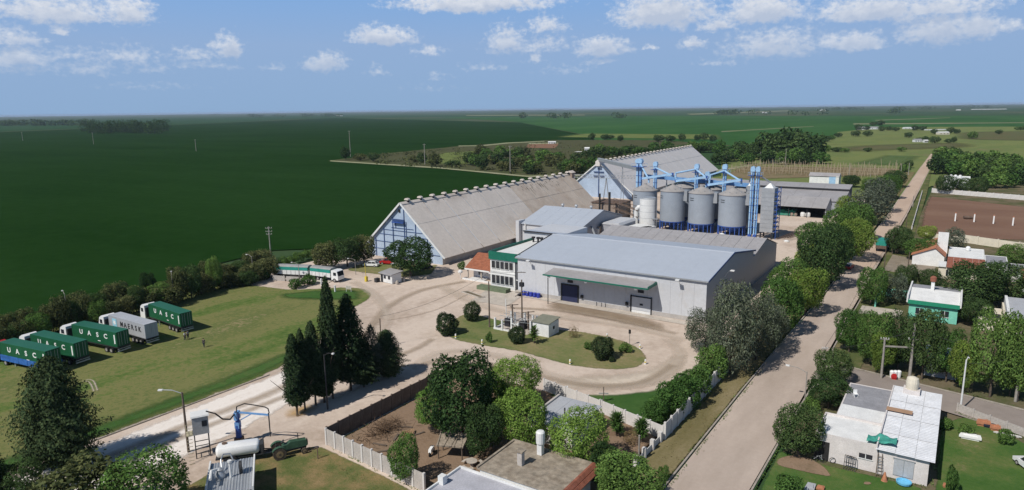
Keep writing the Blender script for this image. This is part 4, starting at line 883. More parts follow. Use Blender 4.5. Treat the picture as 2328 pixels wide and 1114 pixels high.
def T(kind, bx, by, ty, w, label, group=None, name='tree', cat='tree', k=1.0):
    g = G(bx,by); return tree(kind, g, height_at(g,ty), w*depth(g)/FPX*k, label, group, name, cat)
def B(kind, bx, by, ty, w, label, group=None): return T(kind,bx,by,ty,w,label,group,'bush','bush')

# lower left
T('conifer',142,1066,812,150,'large ragged dark conifer in front of the container trucks')
T('conifer',-18,1150,1018,90,'dark conifer cut by the left picture edge')
T('dark',58,1135,1052,95,'low dark bushy tree in the bottom left corner')
T('olive',185,1195,1048,200,'broad olive-green tree at the bottom edge, left of its twin',k=1.0)
T('green',330,1192,1040,190,'broad green tree at the bottom edge near the lorry road')
# cypress group
CY = 'cypress group on the lorry road'
T('cypress',676,946,760,50,'slender cypress nearest the tractor, first of the dark group',CY)
T('cypress',694,934,748,42,'narrow cypress second from the left in the dark group',CY)
T('cypress',718,922,730,46,'mid-height cypress left of the tallest one',CY)
T('cypress',757,906,630,46,'tallest slender cypress of the dark group',CY)
T('cypress_wide',798,888,668,78,'broad tall cypress right of the tallest one',CY)
T('pine',848,868,738,54,'grey-green feathery pine right of the broad cypress',CY)
T('conifer',882,856,750,74,'ragged dark conifer at the right end of the cypress group',CY)
T('cypress',738,915,790,50,'short dark cypress under the tallest one',CY)
T('cypress_wide',828,880,770,70,'short dark cypress between broad cypress and grey pine',CY)
# island bushes
IS = 'clipped bushes on the yard island'
B('bush',1018,760,711,54,'round dark bush at the left tip of the yard island',IS)
B('bush',1074,729,687,40,'round dark bush behind the left island tip, near the pole',IS)
B('bush',1176,780,741,40,'round dark bush in front of the substation',IS)
T('palm',1214,781,738,36,'small palm beside the white substation hut',None,'palm','palm')
B('dryshrub',1304,768,743,24,'small reddish shrub right of the substation hut')
B('bush',1371,815,767,56,'largest round dark bush on the right half of the island',IS)
B('shrub',1337,794,778,20,'tiny reddish-green shrub left of the largest island bush')
B('shrub',1420,801,780,32,'low pale green shrub right of the largest island bush')
B('bush',1391,823,811,14,'tiny dark shrub at the foot of the largest island bush')
B('shrub',1112,779,755,16,'thin sapling on the grass below the substation')
# backyard and centre
T('dark',1052,1005,806,165,'big dark tree rising over the backyard')
T('bright',990,985,884,98,'bright green tree at the left of the backyard clump')
T('bright',1172,930,816,122,'bright yellow-green tree behind the backyard, highest one')
T('bright',1188,1020,893,128,'bright yellow-green tree in front of the grey shed, left one')
T('dark',1102,1038,918,98,'shadowy tree in the middle of the backyard clump')
T('green',1122,950,850,70,'green tree wedged behind the big dark tree')
T('bright',1316,1070,938,140,'bright round tree in front of the grey backyard shed')
T('green',1420,1150,1040,150,'soft green tree at the bottom edge by the street wall')
T('dark',1375,1105,1010,80,'dark tree beside the tiled roof corner')
T('green',923,1096,990,70,'small leafy tree beside the panel wall')
T('spiky',1402,992,938,52,'left spiky shrub by the white garden wall',None,'bush','bush')
T('spiky',1458,1006,952,52,'right spiky shrub by the white garden wall',None,'bush','bush')
B('dryshrub',1432,1010,975,40,'dry brown shrub between the spiky shrubs')
B('shrub',1508,1092,1058,30,'small dark shrub on the street verge')
for i, (x, y, t_, w) in enumerate(((1488,962,905,62),(1520,948,872,76),(1556,925,848,78),(1586,895,832,70))):
    T('hedge',x,y,t_,w,ORD[i]+' bright hedge tree from the left along the white wall','hedge along the white wall')
T('hedge',1618,862,782,72,'dark green hedge tree at the far end of the white wall')
# silver trees and street row
SV = 'silver-leaved trees by the street'
T('silver',1602,795,702,88,'silver-grey tree nearest the loading yard',SV)
T('silver',1660,850,642,112,'largest silver-grey tree overhanging the white wall',SV)
T('silver',1718,818,664,92,'silver-grey tree on the street side of the group',SV)
T('silver',1756,788,696,74,'silver-grey tree at the far end of the group, by the kerb',SV)
ST = 'street trees along the works'
for k_, x, y, t_, w, lb in (('green',1772,760,632,100,'green street tree just behind the silver trees'),('lime',1830,715,612,95,'yellow-green street tree after the silver trees'),('green',1792,690,590,84,'mid-green tree against the warehouse side wall'),
    ('lime',1838,640,562,72,'bright tree near the warehouse rear corner'),('dark',1862,655,520,108,'big dark street tree left of the parked red and white car'),('dark',1890,620,512,84,'dark street tree behind the parked red and white car'),('green',1850,590,505,80,'green tree at the yard side of the big dark street tree'),
    ('lime',1935,592,500,88,'yellow-green street tree beyond the parked car'),('green',1905,560,474,78,'green tree near the open shed end'),('green',1945,545,462,80,'green street tree opposite the teal-topped lorry'),
    ('grey',1972,510,425,92,'grey-green street tree in the middle distance'),('grey',1998,482,405,78,'second grey-green street tree in the middle distance'),('lime',1925,505,445,50,'small yellow-green tree by the open shed'),('green',2018,452,398,56,'green street tree near the white and blue hut'),
    ('dark',2034,425,388,52,'dark street tree at the far end of the works'),('dark',1935,425,398,40,'small dark tree right of the white and blue hut'),('green',1978,440,405,46,'small green tree behind the grey street trees')):
    T(k_,x,y,t_,w,lb,ST)
# big yard trees by barn 1
T('dark',934,628,543,112,'big dark round tree in front of the long barn gable')
T('olive',742,612,552,66,'olive tree left of the parked cars, first of three'); T('dark',790,606,540,78,'dark tree left of the parked cars, middle of three'); T('olive',828,600,536,58,'olive tree beside the blue gable, third of three')
B('shrub',1049,612,594,18,'small shrub beside the long barn wall')
B('shrub',700,648,625,38,'shrub beside the weighbridge wall'); B('shrub',672,655,632,36,'left shrub beside the weighbridge wall')
# field hedge behind the trucks
HB = [(-40,812),(60,778),(150,752),(240,738),(330,708),(400,692),(480,662),(560,650),(612,634)]
def along(pts, u):
    n = len(pts)-1; i = min(n-1,int(u*n)); f = u*n-i; return pts[i][0]+(pts[i+1][0]-pts[i][0])*f, pts[i][1]+(pts[i+1][1]-pts[i][1])*f
for i in range(26):
    x, y = along(HB, i/25); d = rng.uniform(-4,4); h = rng.uniform(36,82)*(1-.18*i/25)
    if 20 <= i <= 22: h *= .75
    T(['olive','olive','dark','olive','green'][i % 5],x+d,y-rng.uniform(0,4),y-h-6,rng.uniform(38,64),ORD[i]+' tree from the left in the hedge behind the trucks','field hedge front row')
for i in range(18):
    x, y = along(HB, (i+.5)/18); h = rng.uniform(40,84)*(1-.2*i/18)
    T(['dark','olive','olive'][i % 3],x-6,y-24,y-24-h*.85,rng.uniform(34,56),ORD[i]+' tree from the left in the hedge rear row','field hedge rear row')
for i in range(9):
    x, y = 628+i*17, 612-i*6.2; B('shrub',x,y,y-rng.uniform(14,22),rng.uniform(22,30),ORD[i]+' low shrub from the left along the field edge by the gate','field edge shrubs')
# village trees
VG = 'village garden trees'
for k_, x, y, t_, w, lb in (('green',1978,694,608,66,'upright tree at the street front of the green house'),('grey',2032,690,622,66,'grey-leaved tree left of the green house'),('dark',2058,660,603,52,'dark tree behind the green house'),('dark',2110,660,612,48,'dark round tree by the brick-roofed house'),
    ('dark',2215,700,596,130,'wide dark tree right of the green house'),('dark',2285,690,600,120,'wide dark tree at the right edge beside the brick roof'),('dark',2215,742,680,70,'dark bushy tree at the corner of the green house'),
    ('green',1930,800,703,66,'upright dark tree at the side street corner'),('green',1985,832,708,80,'first street tree along the side street'),('dark',2040,842,712,74,'second street tree along the side street'),('dark',2095,862,704,82,'big tree behind the twin-pole light'),
    ('lime',2005,850,760,60,'yellow-green tree under the side street trees'),('green',2150,868,748,70,'third street tree along the side street'),('lime',2188,890,775,64,'yellow-green tree by the pale hut'),('green',2250,902,708,98,'large light green tree right of the pale hut'),('green',2312,912,716,92,'large light green tree at the right edge'),
    ('lime',2295,900,790,80,'low yellow-green tree at the right edge'),('dark',1891,866,796,84,'round dark tree at the corner of the two streets'),('dark',1882,928,853,88,'round dark tree left of the corner house roof'),('dark',1814,1036,922,102,'round dark tree in front of the corner house'),
    ('dark',2040,578,516,56,'dark round tree beside the teal-topped lorry'),('green',2094,592,542,70,'green dome tree left of the orange-roofed house'),('lime',2105,548,514,44,'small yellow-green tree by the pitch corner'),('grey',2166,566,518,48,'grey-green tree behind the white house'),('green',2298,606,556,66,'green tree at the right edge behind the white house'),
    ('dark',2150,440,398,42,'small dark tree left of the far white house'),('dark',2188,440,405,40,'small dark tree in front of the far white house'),('dark',2222,442,402,36,'small dark tree right of the far white house')):
    T(k_,x,y,t_,w,lb,VG)
B('shrub',1846,935,905,40,'shrub at the corner house hedge'); B('shrub',2150,975,950,34,'left shrub along the corner garden fence'); B('shrub',2195,990,962,32,'middle shrub along the corner garden fence'); B('shrub',2285,1010,975,34,'right shrub along the corner garden fence')
B('shrub',1790,1125,1078,60,'low green shrub at the bottom edge by the street'); B('shrub',2160,1125,1060,30,'shrub at the right foot of the corner house')
# clumps further off: every crown a tree of its own
def clump(pts, kinds, hpx, wpx, label, group):
    for i, (x, y) in enumerate(pts):
        h = rng.uniform(*hpx); T(kinds[i % len(kinds)],x,y,y-h,rng.uniform(*wpx),label % ORD[i],group)
def scatter(n, x0, x1, f0, f1, seed):
    g = random.Random(seed); out = []
    for i in range(n):
        u = (i+.5)/n; x = x0+(x1-x0)*u+g.uniform(-6,6); a, b = f0(x), f1(x); out.append((x, a+(b-a)*g.random()))
    return out
clump(scatter(34,2125,2335,lambda x: 372,lambda x: 436 if x > 2200 else 400,1),['far_dark','far_green','far_green'],(28,44),(34,52),'%s tree from the left in the wooded village edge at upper right','wooded village edge')
clump(scatter(26,1625,1870,lambda x: 352,lambda x: 374,2),['far_dark','far_green','far_dark'],(24,40),(28,44),'%s tree from the left in the clump behind the second barn','clump behind the second barn')
clump([(1745,362),(1775,358),(1800,356),(1822,362),(1765,366),(1845,366)],['far_dark'],(58,74),(52,66),'%s big tree of the tallest group behind the post rows','tallest far tree group')
clump(scatter(34,1070,1365,lambda x: 352+(x-1070)*.06,lambda x: 398-(x-1200)*.03 if x > 1200 else 392,3),['far_dark','far_green','far_olive'],(20,36),(28,44),'%s tree from the left in the scrub behind the first barn','scrub trees')
clump(scatter(20,1340,1640,lambda x: 352-(x-1340)*.03,lambda x: 362-(x-1340)*.06,6),['far_dark','far_green'],(16,28),(24,36),'%s tree from the left along the far side of the second barn','trees beyond the second barn')
clump([(786,362),(820,364),(850,366),(945,368),(960,370),(990,378),(1030,378),(1190,352),(1180,360),(1200,366)],['far_dark','far_olive'],(12,32),(22,36),'%s scrub tree from the left along the field corner','field corner scrub')
clump([(1345,318),(1375,318),(1386,316),(1410,321),(1498,322),(1524,322),(1550,320),(1585,320),(1600,318),(1620,322)],['far_dark'],(9,18),(14,26),'%s lone tree from the left on the meadow edge behind the barns','meadow edge trees')
clump([(1952,297),(1970,296),(2005,298),(2020,297),(2035,298),(2080,297),(2095,296),(2123,305),(2160,303),(2175,304),(1985,286),(2000,285)],['far_dark'],(9,15),(14,22),'%s tree from the left around the white farmhouses','farmhouse trees')
clump([(2065,313),(2090,322),(2105,322),(2125,325),(2155,325),(2168,324),(1945,310),(1972,310)],['far_dark'],(8,15),(14,22),'%s tree from the left around the lower farm','lower farm trees')
clump([(1875,322),(1890,318),(1905,312),(1878,345),(1900,345),(1920,346),(1860,350),(2210,315),(2270,305),(2320,296),(1972,345),(2050,344)],['far_dark','far_green'],(8,18),(16,28),'%s scattered tree from the left on the pasture','pasture trees')
clump(scatter(12,1985,2072,lambda x: 446-(x-1985)*.72,lambda x: 436-(x-1985)*.68,8),['far_green','far_dark'],(12,20),(16,24),'%s roadside shrub from the left on the far street','far street shrubs')
# far woods that read as one mass
def wood(name, label, spots, hgt, lm, leaf):
    Ps, Ds = [], []
    for (x, y, r, n) in spots:
        h = hgt*rng.uniform(.7,1.15); P, d = lobes_points([(x+rng.uniform(-r,r)*.6,y+rng.uniform(-r,r)*.6,h*.55,r*rng.uniform(.6,1),r*rng.uniform(.6,1),h*.5) for _ in range(3)], n); Ps.append(P); Ds.append(d)
    P = np.concatenate(Ps); P[:,2] = np.maximum(P[:,2],0); o = link(name, leaves(name, P, np.concatenate(Ds), leaf, leaf*.6, LM[lm]), None); o['kind'] = 'stuff'; o['label'] = label
sp = []
for i in range(46):
    g = G(196+i*4.05,rng.uniform(299,306)); sp.append((g.x,g.y,11,260))
wood('grove', 'dense dark eucalyptus grove standing in the crop field', sp, 26, 'dark', 2.4)
sp = []
for (xa, xb, y, dens) in ((-50,200,286,40),(680,780,265,14),(560,660,266,8),(1110,1280,250.5,26),(1235,1285,249,10),(840,900,251,5),(1000,1060,254,8),(1400,1480,244,10),(1560,1620,245,8),(1770,1800,238,8),(1830,1960,250,16),(2190,2300,233.5,22),(2020,2120,249,10),(2150,2260,245,10),(1185,1205,268,3),(1250,1300,269,6),(1395,1420,269,3),(1630,1720,260,16),(1735,1745,262,1),(1795,1800,262,1),(1830,1835,262,1),(1865,1870,262,1),(2020,2040,258,4),(60,120,262.5,5),(230,330,262,8),(430,520,261.5,7),(0,60,264,5),(560,580,262,2),(1290,1340,250,4),(2250,2328,237,10),(1480,1560,246,6),(1640,1700,244,5),(1850,1900,243,5)):
    for i in range(dens):
        x = rng.uniform(xa,xb); yh = HOR-(x-1164)*math.tan(ROLL); g = G(x,max(y+rng.uniform(-.8,.8),yh+3.2)); sp.append((g.x,g.y,10+depth(g)*.004,60))
wood('distant_trees', 'scattered dark tree lines along the distant horizon', sp, 23, 'dark', 7)

# --- low growth nobody could count: weeds along edges, scrub bushes, field-edge grass
def growth(name, label, pts, ln, wd, lm, up=.5):
    P = np.array(pts); D = np.c_[nr.normal(size=(len(P),2))*.6,np.full(len(P),up)]; o = link(name, leaves(name, P, D, ln, wd, LM[lm], 1.1), None); o['kind'] = 'stuff'; o['label'] = label
def edge_pts(lines, per_m, spread, h):
    out = []
    for a, b in lines:
        a = Vector((a[0],a[1])); b = Vector((b[0],b[1])); L_ = (b-a).length; n = int(L_*per_m); k = 0
        for i in range(n):
            u = rng.random()
            if math.sin(u*L_*1.7+a.x)+math.sin(u*L_*.63+a.y)+rng.uniform(-1,1) < .1: continue
            q = a+(b-a)*u; out.append((q.x+rng.gauss(0,spread),q.y+rng.gauss(0,spread),rng.uniform(.03,h)))
    return out
growth('kerb_weeds', 'weedy grass tufts along kerbs and wall feet', edge_pts([((-25.2,55),(-25.1,130)),((-24.4,55),(-24.4,110)),((-16.0,55),(-16.1,108)),((-15,121),(10,114)),((-65.5,54.5),(-47.6,52.6)),((-64.6,55.5),(-64.8,84)),((-28.5,79),(-28.4,106)),((-29.6,80),(-29.6,105)),((-39,82),(-30,79.4)),((2.2,107.6),(9.4,103.4)),((-12.4,83.6),(-.2,83.4)),((.3,84),(.4,103)),((-92.4,20),(-91.6,66)),((-91.6,66),(-104,95)),((-118,143),(-118,240)),((-41,190),(-39.7,129))],16,.10,.2),.22,.07,'green')
growth('dry_weeds', 'dry straw-coloured grass tufts along the street verges', edge_pts([((-25.4,55),(-25.3,130)),((-27.5,60),(-27,125)),((-30,62),(-30,78)),((-17.2,150),(-17.4,300)),((-12,160),(-12.5,260)),((-66.5,52),(-50,50)),((-70,46),(-60,44))],12,.6,.14),.24,.06,'dry')
pp = []
for i in range(9000):
    x = rng.uniform(840,1340); lo = 352+(x-850)*.0-(x-850)*.075 if x < 1250 else 322+(x-1250)*.12; hi = 369+(x-800)*.072; y = lo+(hi-lo)*rng.random()
    if math.sin(x*.11)+math.sin(y*.43+x*.05)+rng.uniform(-.8,.8) > .35: g = G(x,y); pp.append((g.x,g.y,rng.uniform(.1,1.6)))
growth('scrub_bushes', 'low olive scrub bushes on the rough ground', pp, 1.5, .9, 'olive')
pp = []
for i in range(5000):
    u = rng.random(); x, y = along(HB, u); g = G(x,y-rng.uniform(-2,26)); pp.append((g.x,g.y,rng.uniform(.05,1.1)))
growth('hedge_undergrowth', 'weedy undergrowth below the field hedge', pp, .5, .28, 'olive')
# ================================================================== LORRIES, CONTAINERS, TRACTOR, PEOPLE
m_cgreen = mat('container_green', (.016,.115,.05), rough=.45, var=.10, scale=.5, dirt=(.03,.10,.06,.6))
m_cgrey = mat('container_grey', (.42,.43,.45), rough=.5, var=.08, scale=.5)
m_lett = mat('white_lettering', (.80,.80,.78), rough=.6, var=.04)
m_lettb = mat('black_lettering', (.02,.02,.022), rough=.6, var=.05)
m_rub = mat('tyre_rubber', (.025,.024,.023), rough=.9, var=.2)
m_rim = mat('wheel_rim', (.40,.38,.36), rough=.5, var=.2)
m_cab = mat('white_cab_paint', (.80,.80,.79), rough=.3, var=.05, spec=.5)
m_chas = mat('dark_chassis', (.05,.05,.052), rough=.7, var=.3)
m_red = mat('red_paint', (.45,.02,.02), rough=.35, var=.1, spec=.5)
m_teal = mat('teal_tarp', (.03,.30,.24), rough=.5, var=.15, scale=.6)
m_tarpg = mat('grey_tarp', (.33,.33,.32), rough=.6, var=.15, scale=.6)
m_curt = mat('blue_curtain', (.045,.17,.52), rough=.5, var=.3, scale=1.5)
_w = MB(); _w.cyl((0,-.14,0),(0,.14,0),.5,.5,18); WHEEL = _w.mesh('wheel'); WHEEL.materials.append(m_rub); autosmooth(WHEEL)
_w = MB(); _w.cyl((0,-.16,0),(0,.16,0),.28,.28,14); RIM = _w.mesh('rim'); RIM.materials.append(m_rim)
def wheel(parent, x, y, r, wd=1.0):
    o = link('wheel', WHEEL, None, parent, (x,y,r)); o.scale = (r/.5,wd,r/.5); link('rim', RIM, None, o); return o
LET = {c: text_mesh(c,1.2,.03,.015,1.15) for c in 'UASC'}
for c in LET: LET[c].materials.append(m_lett)
LETM = {c: text_mesh(c,1.35,.03,.015,1.0) for c in 'MAERSK'}
for c in LETM: LETM[c].materials.append(m_lettb)
STAR = MB(); _n = 7; _pts = [((.62 if i % 2 == 0 else .27)*math.sin(math.pi*i/_n),(.62 if i % 2 == 0 else .27)*math.cos(math.pi*i/_n)) for i in range(2*_n)]; STAR.prism(_pts,'z',0,.02)
m_cyan = mat('pale_cyan_panel', (.28,.56,.68), rough=.5, var=.05)
def ribbed(x0, x1, y, z0, z1, n, d, axis='x'):
    """corrugated sheet as zigzag geometry"""
    vs, fs = [], []; k = n*4
    for i in range(k+1):
        x = x0+(x1-x0)*i/k; o = y+(d if i % 4 in (1,2) else 0)
        for z in (z0,z1): vs.append((x,o,z) if axis == 'x' else (o,x,z))
    for i in range(k): a = i*2; fs.append((a,a+2,a+3,a+1))
    mb = MB(); mb.add(vs,fs); return mb
def container(label, loc, rz, grey=False, z0=1.42):
    L_, Wd, Hh = 12.4, 2.44, 2.7; m = m_cgrey if grey else m_cgreen
    t = thing('shipping_container', label, 'container', (loc[0],loc[1],z0), rz, 'shipping containers on parked lorries')
    for s in (-1,1): part('side_wall', ribbed(-L_+.15,-.15,s*Wd/2-.035*s,.12,Hh-.12,40,.035*s), m, t)
    part('front_wall', ribbed(-Wd/2+.1,Wd/2-.1,-L_+.04,.12,Hh-.12,8,-.03,'y'), m, t)
    k = MB(); k.box(-L_,0,-Wd/2,Wd/2,Hh-.06,Hh); part('roof', k, m, t)
    k = MB(); k.box(-L_,0,-Wd/2,Wd/2,0,.12); part('floor', k, m, t)
    for x in (-L_,-.15):
        for y in (-Wd/2,Wd/2-.15): k = MB(); k.box(x,x+.15,y,y+.15,.12,Hh-.06); part('corner_post', k, m, t)
    k = MB(); 
    for z in (.12,Hh-.14): k.box(-L_,0,-Wd/2,-Wd/2+.08,z-.02,z+.08); k.box(-L_,0,Wd/2-.08,Wd/2,z-.02,z+.08)
    part('rail', k, m, t)
    for s in (-1,1):
        k = MB(); k.box(-.08,-.02,min(.03*s,1.08*s),max(.03*s,1.08*s),.12,Hh-.12); d = part('door', k, m, t)
        for q in (.3,.75): k = MB(); k.cyl((.02,s*q,.15),(.02,s*q,Hh-.15),.03,.03,6); part('lock_rod', k, m_steel, d)
    face = -Wd/2-.012
    if not grey:
        for c, u in zip('UASC',(.215,.40,.585,.765)):
            o = link('lettering', LET[c], None, t, (-L_*(1-u),face,1.62)); o.rotation_euler = (R(90),0,0)
        k = MB(); k.box(-L_*.055,-L_*.03,face-.01,face+.02,.55,2.2); part('marking_panel', k, m_lett, t)
        k = MB(); k.box(-L_*.42,-L_*.36,face-.01,face+.02,.5,.62); part('marking_panel', k, m_lett, t)
    else:
        for i, c in enumerate('MAERSK'):
            o = link('lettering', LETM[c], None, t, (-L_*(1-.37-.098*i),face,1.5)); o.rotation_euler = (R(90),0,0)
        k = MB(); k.box(-L_*.89,-L_*.77,face-.01,face+.02,.75,2.25); p = part('emblem_panel', k, m_cyan, t)
        o = link('emblem_star', STAR.mesh('emblem_star'), m_lett, p, (-L_*.83,face-.012,1.5)); o.rotation_euler = (R(90),0,0)
    return t
def truck(label, loc, rz, blue=False, axles=3, cabc=None):
    t = thing('container_lorry', label, 'lorry', (loc[0],loc[1],0), rz, 'parked container lorries')
    k = MB(); k.box(-12.5,.1,-1.15,1.15,1.2,1.4); part('trailer_bed', k, m_chas, t)
    k = MB(); k.box(-12.2,-.3,-.5,-.3,.85,1.2); k.box(-12.2,-.3,.3,.5,.85,1.2); part('trailer_beam', k, m_chas, t)
    k = MB(); k.box(.0,.15,-1.2,1.2,.55,.75); k.box(.0,.12,-1.2,1.2,.95,1.05); part('rear_bumper', k, m_steel, t)
    for i in range(axles):
        for s in (-1,1): wheel(t, -1.9-i*1.3, s*1.02, .5, 1.3)
    for s in (-1,1): k = MB(); k.box(-9.4,-9.2,s*.8-.1,s*.8+.1,0,1.2); part('landing_leg', k, m_steel, t)
    k = MB(); k.box(-16.2,-10.4,-.45,.45,.6,.95); part('tractor_frame', k, m_chas, t)
    for x in (-11.4,-15.2):
        for s in (-1,1): wheel(t, x, s*1.02, .5, 1.3 if x > -12 else 1)
    k = MB(); k.prism([(-16.35,.55),(-14.3,.55),(-14.3,3.35),(-15.1,3.55),(-15.9,3.1),(-16.3,1.9)],'y',-1.2,1.2); cb = part('cab', k, cabc or m_cab, t)
    k = MB(); k.add([(-16.33,-1.05,1.95),(-16.33,1.05,1.95),(-15.95,1.05,3.05),(-15.95,-1.05,3.05)],[(0,1,2,3)]); part('windscreen', k, m_glass, cb)
    for s in (-1,1): k = MB(); k.box(-15.8,-14.9,min(s*1.2,s*1.22),max(s*1.2,s*1.22),1.95,2.75); part('side_window', k, m_glass, cb)
    for s in (-1,1): k = MB(); k.box(-16.4,-16.34,s*.85-.18,s*.85+.18,.85,1.1); part('headlight', k, m_lett, cb)
    k = MB(); k.box(-14.28,-14.0,-1.1,1.1,.9,2.9); part('cab_back', k, m_chas, t)
    if blue:
        for s in (-1,1):
            for i in range(5):
                a = -12.4+i*2.5; k = MB(); k.box(a,a+2.42,min(s*1.23,s*1.32),max(s*1.23,s*1.32),.95,1.95); part('side_board', k, m_curt, t)
    return t
CT = [((-122.75,47.9),9,'first green shipping container at the left edge, above a blue-sided trailer','lorry with blue side boards at the left edge of the row'),
      ((-122.9,52.3),7,'second green shipping container from the left, behind the big conifer','lorry second from the left carrying a green container'),
      ((-122.7,59.2),8,'third green shipping container from the left, white letters fully visible','white-cabbed lorry under the third green container'),
      ((-122.7,64.4),1,'light grey shipping container with black lettering','lorry carrying the light grey container'),
      ((-123.6,71.8),-3.5,'last green shipping container, furthest right in the row','white-cabbed lorry at the right end of the container row')]
for i, (p, a, lb, lt) in enumerate(CT):
    container(lb, p, R(a), grey=(i == 3), z0=1.42 if i else 1.42); truck(lt, p, R(a), blue=(i == 0), axles=2 if i in (2,) else 3, cabc=m_red if i == 0 else None)

# --- grain lorry with drawbar trailer at the gate
def tarp_body(t, x0, x1, w=1.25):
    k = MB(); k.box(x0,x1,-w,w,1.15,2.25); part('drop_side', k, m_white, t)
    for i in range(int((x1-x0)/1.2)):
        for s in (-1,1): a = x0+.6+i*1.2; k = MB(); k.box(a-.05,a+.05,s*w-.03,s*w+.03,1.2,2.2); part('side_post', k, m_tarpg, t)
    k = MB(); k.box(x0+.02,x1-.02,-w-.02,w+.02,2.26,3.1); part('side_tarp', k, m_teal, t)
    k = MB(); k.prism([(-w-.03,3.05),(-w*.6,3.42),(0,3.5),(w*.6,3.42),(w+.03,3.05)],'x',x0-.03,x1+.03); part('top_tarp', k, m_tarpg, t)
gt = thing('grain_lorry', 'white lorry with teal tarpaulin body entering the gate', 'lorry', (-137.0,114.6,0), R(7))
k = MB(); k.box(-.2,9,-.45,.45,.65,1.0); part('chassis', k, m_chas, gt); tarp_body(gt,.1,6.6)
k = MB(); k.prism([(6.9,.6),(9.0,.6),(9.05,1.6),(8.75,2.85),(8.0,3.1),(6.9,3.0)],'y',-1.2,1.2); cb = part('cab', k, m_cab, gt)
k = MB(); k.add([(9.07,-1.05,1.65),(9.07,1.05,1.65),(8.8,1.05,2.75),(8.8,-1.05,2.75)],[(0,1,2,3)]); part('windscreen', k, m_glass, cb)
for s in (-1,1): k = MB(); k.box(7.6,8.5,min(s*1.2,s*1.23),max(s*1.2,s*1.23),1.75,2.55); part('side_window', k, m_glass, cb)
for x in (1.3,2.5,7.9):
    for s in (-1,1): wheel(gt,x,s*1.05,.52,1.3)
gr = thing('grain_trailer', 'white grain trailer with teal tarpaulin coupled behind the gate lorry', 'trailer', (-147.3,110.6,0), R(21))
k = MB(); k.box(0,11,-.4,.4,.7,1.05); part('chassis', k, m_chas, gr); tarp_body(gr,.1,10.2)
for x in (2.0,3.3,8.8):
    for s in (-1,1): wheel(gr,x,s*1.05,.52,1.3)
k = MB(); k.bar((10.2,0,.8),(11.6,0,.8),.15); part('drawbar', k, m_chas, gr)
# --- weighbridge wall and gate bits
wb = thing('weighbridge', 'pale concrete weighbridge platform under the grain lorry', 'weighbridge', (-140,112,0), R(17))
k = MB(); k.box(-9,10,-1.8,1.8,.06,.14); part('deck', k, m_conc, wb)
for i, (x, y) in enumerate(((-5.5,-2.6),(-1.5,-2.6))):
    k = MB(); k.box(x,x+3.6,y-.12,y+.12,0,1.3); part('side_wall', k, m_conw, wb)
sw = thing('screen_wall', 'low pale screen wall with brown opening behind the trailer', 'wall', (-146.5,115.2,0), R(17)); k = MB(); k.box(-4,5,-.1,.1,0,2.4); part('panel', k, m_conc, sw); k = MB(); k.box(-3.6,-1.9,-.14,-.1,.9,1.9); part('opening', k, m_brown, sw)
for i, (px, py, lb) in enumerate(((700,646,'left white gate post beside the weighbridge'),(731,650,'right white gate post beside the weighbridge'),(762,664,'leaning white post by the grass bank'))):
    g = G(px,py); k = MB(); k.box(-.14,.14,-.14,.14,0,1.9 if i < 2 else 1.5); k.box(-.2,.2,-.2,.2,1.5,1.6); tag(link('gate_post', k.mesh('gate_post'), m_white, None, g), lb, 'post', 'white gate posts')
g = G(793,664); t = thing('notice_board', 'small framed notice board on the grass bank', 'sign', g, R(20)); k = MB(); k.box(-.6,.6,-.03,.03,.7,1.5); part('board', k, m_conc, t); k = MB(); k.box(-.65,-.58,-.05,.05,0,1.5); k.box(.58,.65,-.05,.05,0,1.5); part('post', k, m_white, t)
g = G(833,640); t = thing('barrier', 'yellow lifting barrier beside the gate hut', 'barrier', g, 0); k = MB(); k.box(-.3,.3,-.3,.3,0,1.3); part('cabinet', k, m_yel, t); k = MB(); k.bar((0,0,1.2),(-.5,.2,4.6),.1); part('boom', k, m_yel, t)
gh = thing('gate_hut', 'small white gate hut with grey sloping roof', 'hut', (-117.2,122.0,0), R(-6))
k = MB(); k.box(-2.2,2.2,-1.4,1.6,.1,2.4); part('wall', k, m_white, gh); k = MB(); k.prism([(-1.9,2.35),(2.0,2.75),(2.0,2.9),(-1.9,2.5)],'x',-2.4,2.6); part('roof', k, m_roofd, gh)
for x in (-.9,.7): k = MB(); k.box(x,x+.8,-1.46,-1.38,1.1,1.9); part('window', k, m_glass, gh)
k = MB(); k.box(-2.0,-1.2,-1.46,-1.38,.1,2.0); part('door', k, m_dark, gh)
k = MB(); k.box(-3.2,-2.3,-2.6,-1.5,0,1.0); part('railing_box', k, m_chas, gh)
for i, (px, py) in enumerate(((918,640),(903,647))): g = G(px,py); k = MB(); k.lathe([(.35,0),(.4,.5),(.3,.95)],n=10); tag(link('planter_pot', k.mesh('planter_pot'), m_conc, None, g), ['stone pot right of the gate hut','white pot at the gate hut corner'][i], 'pot', 'pots by the gate hut')
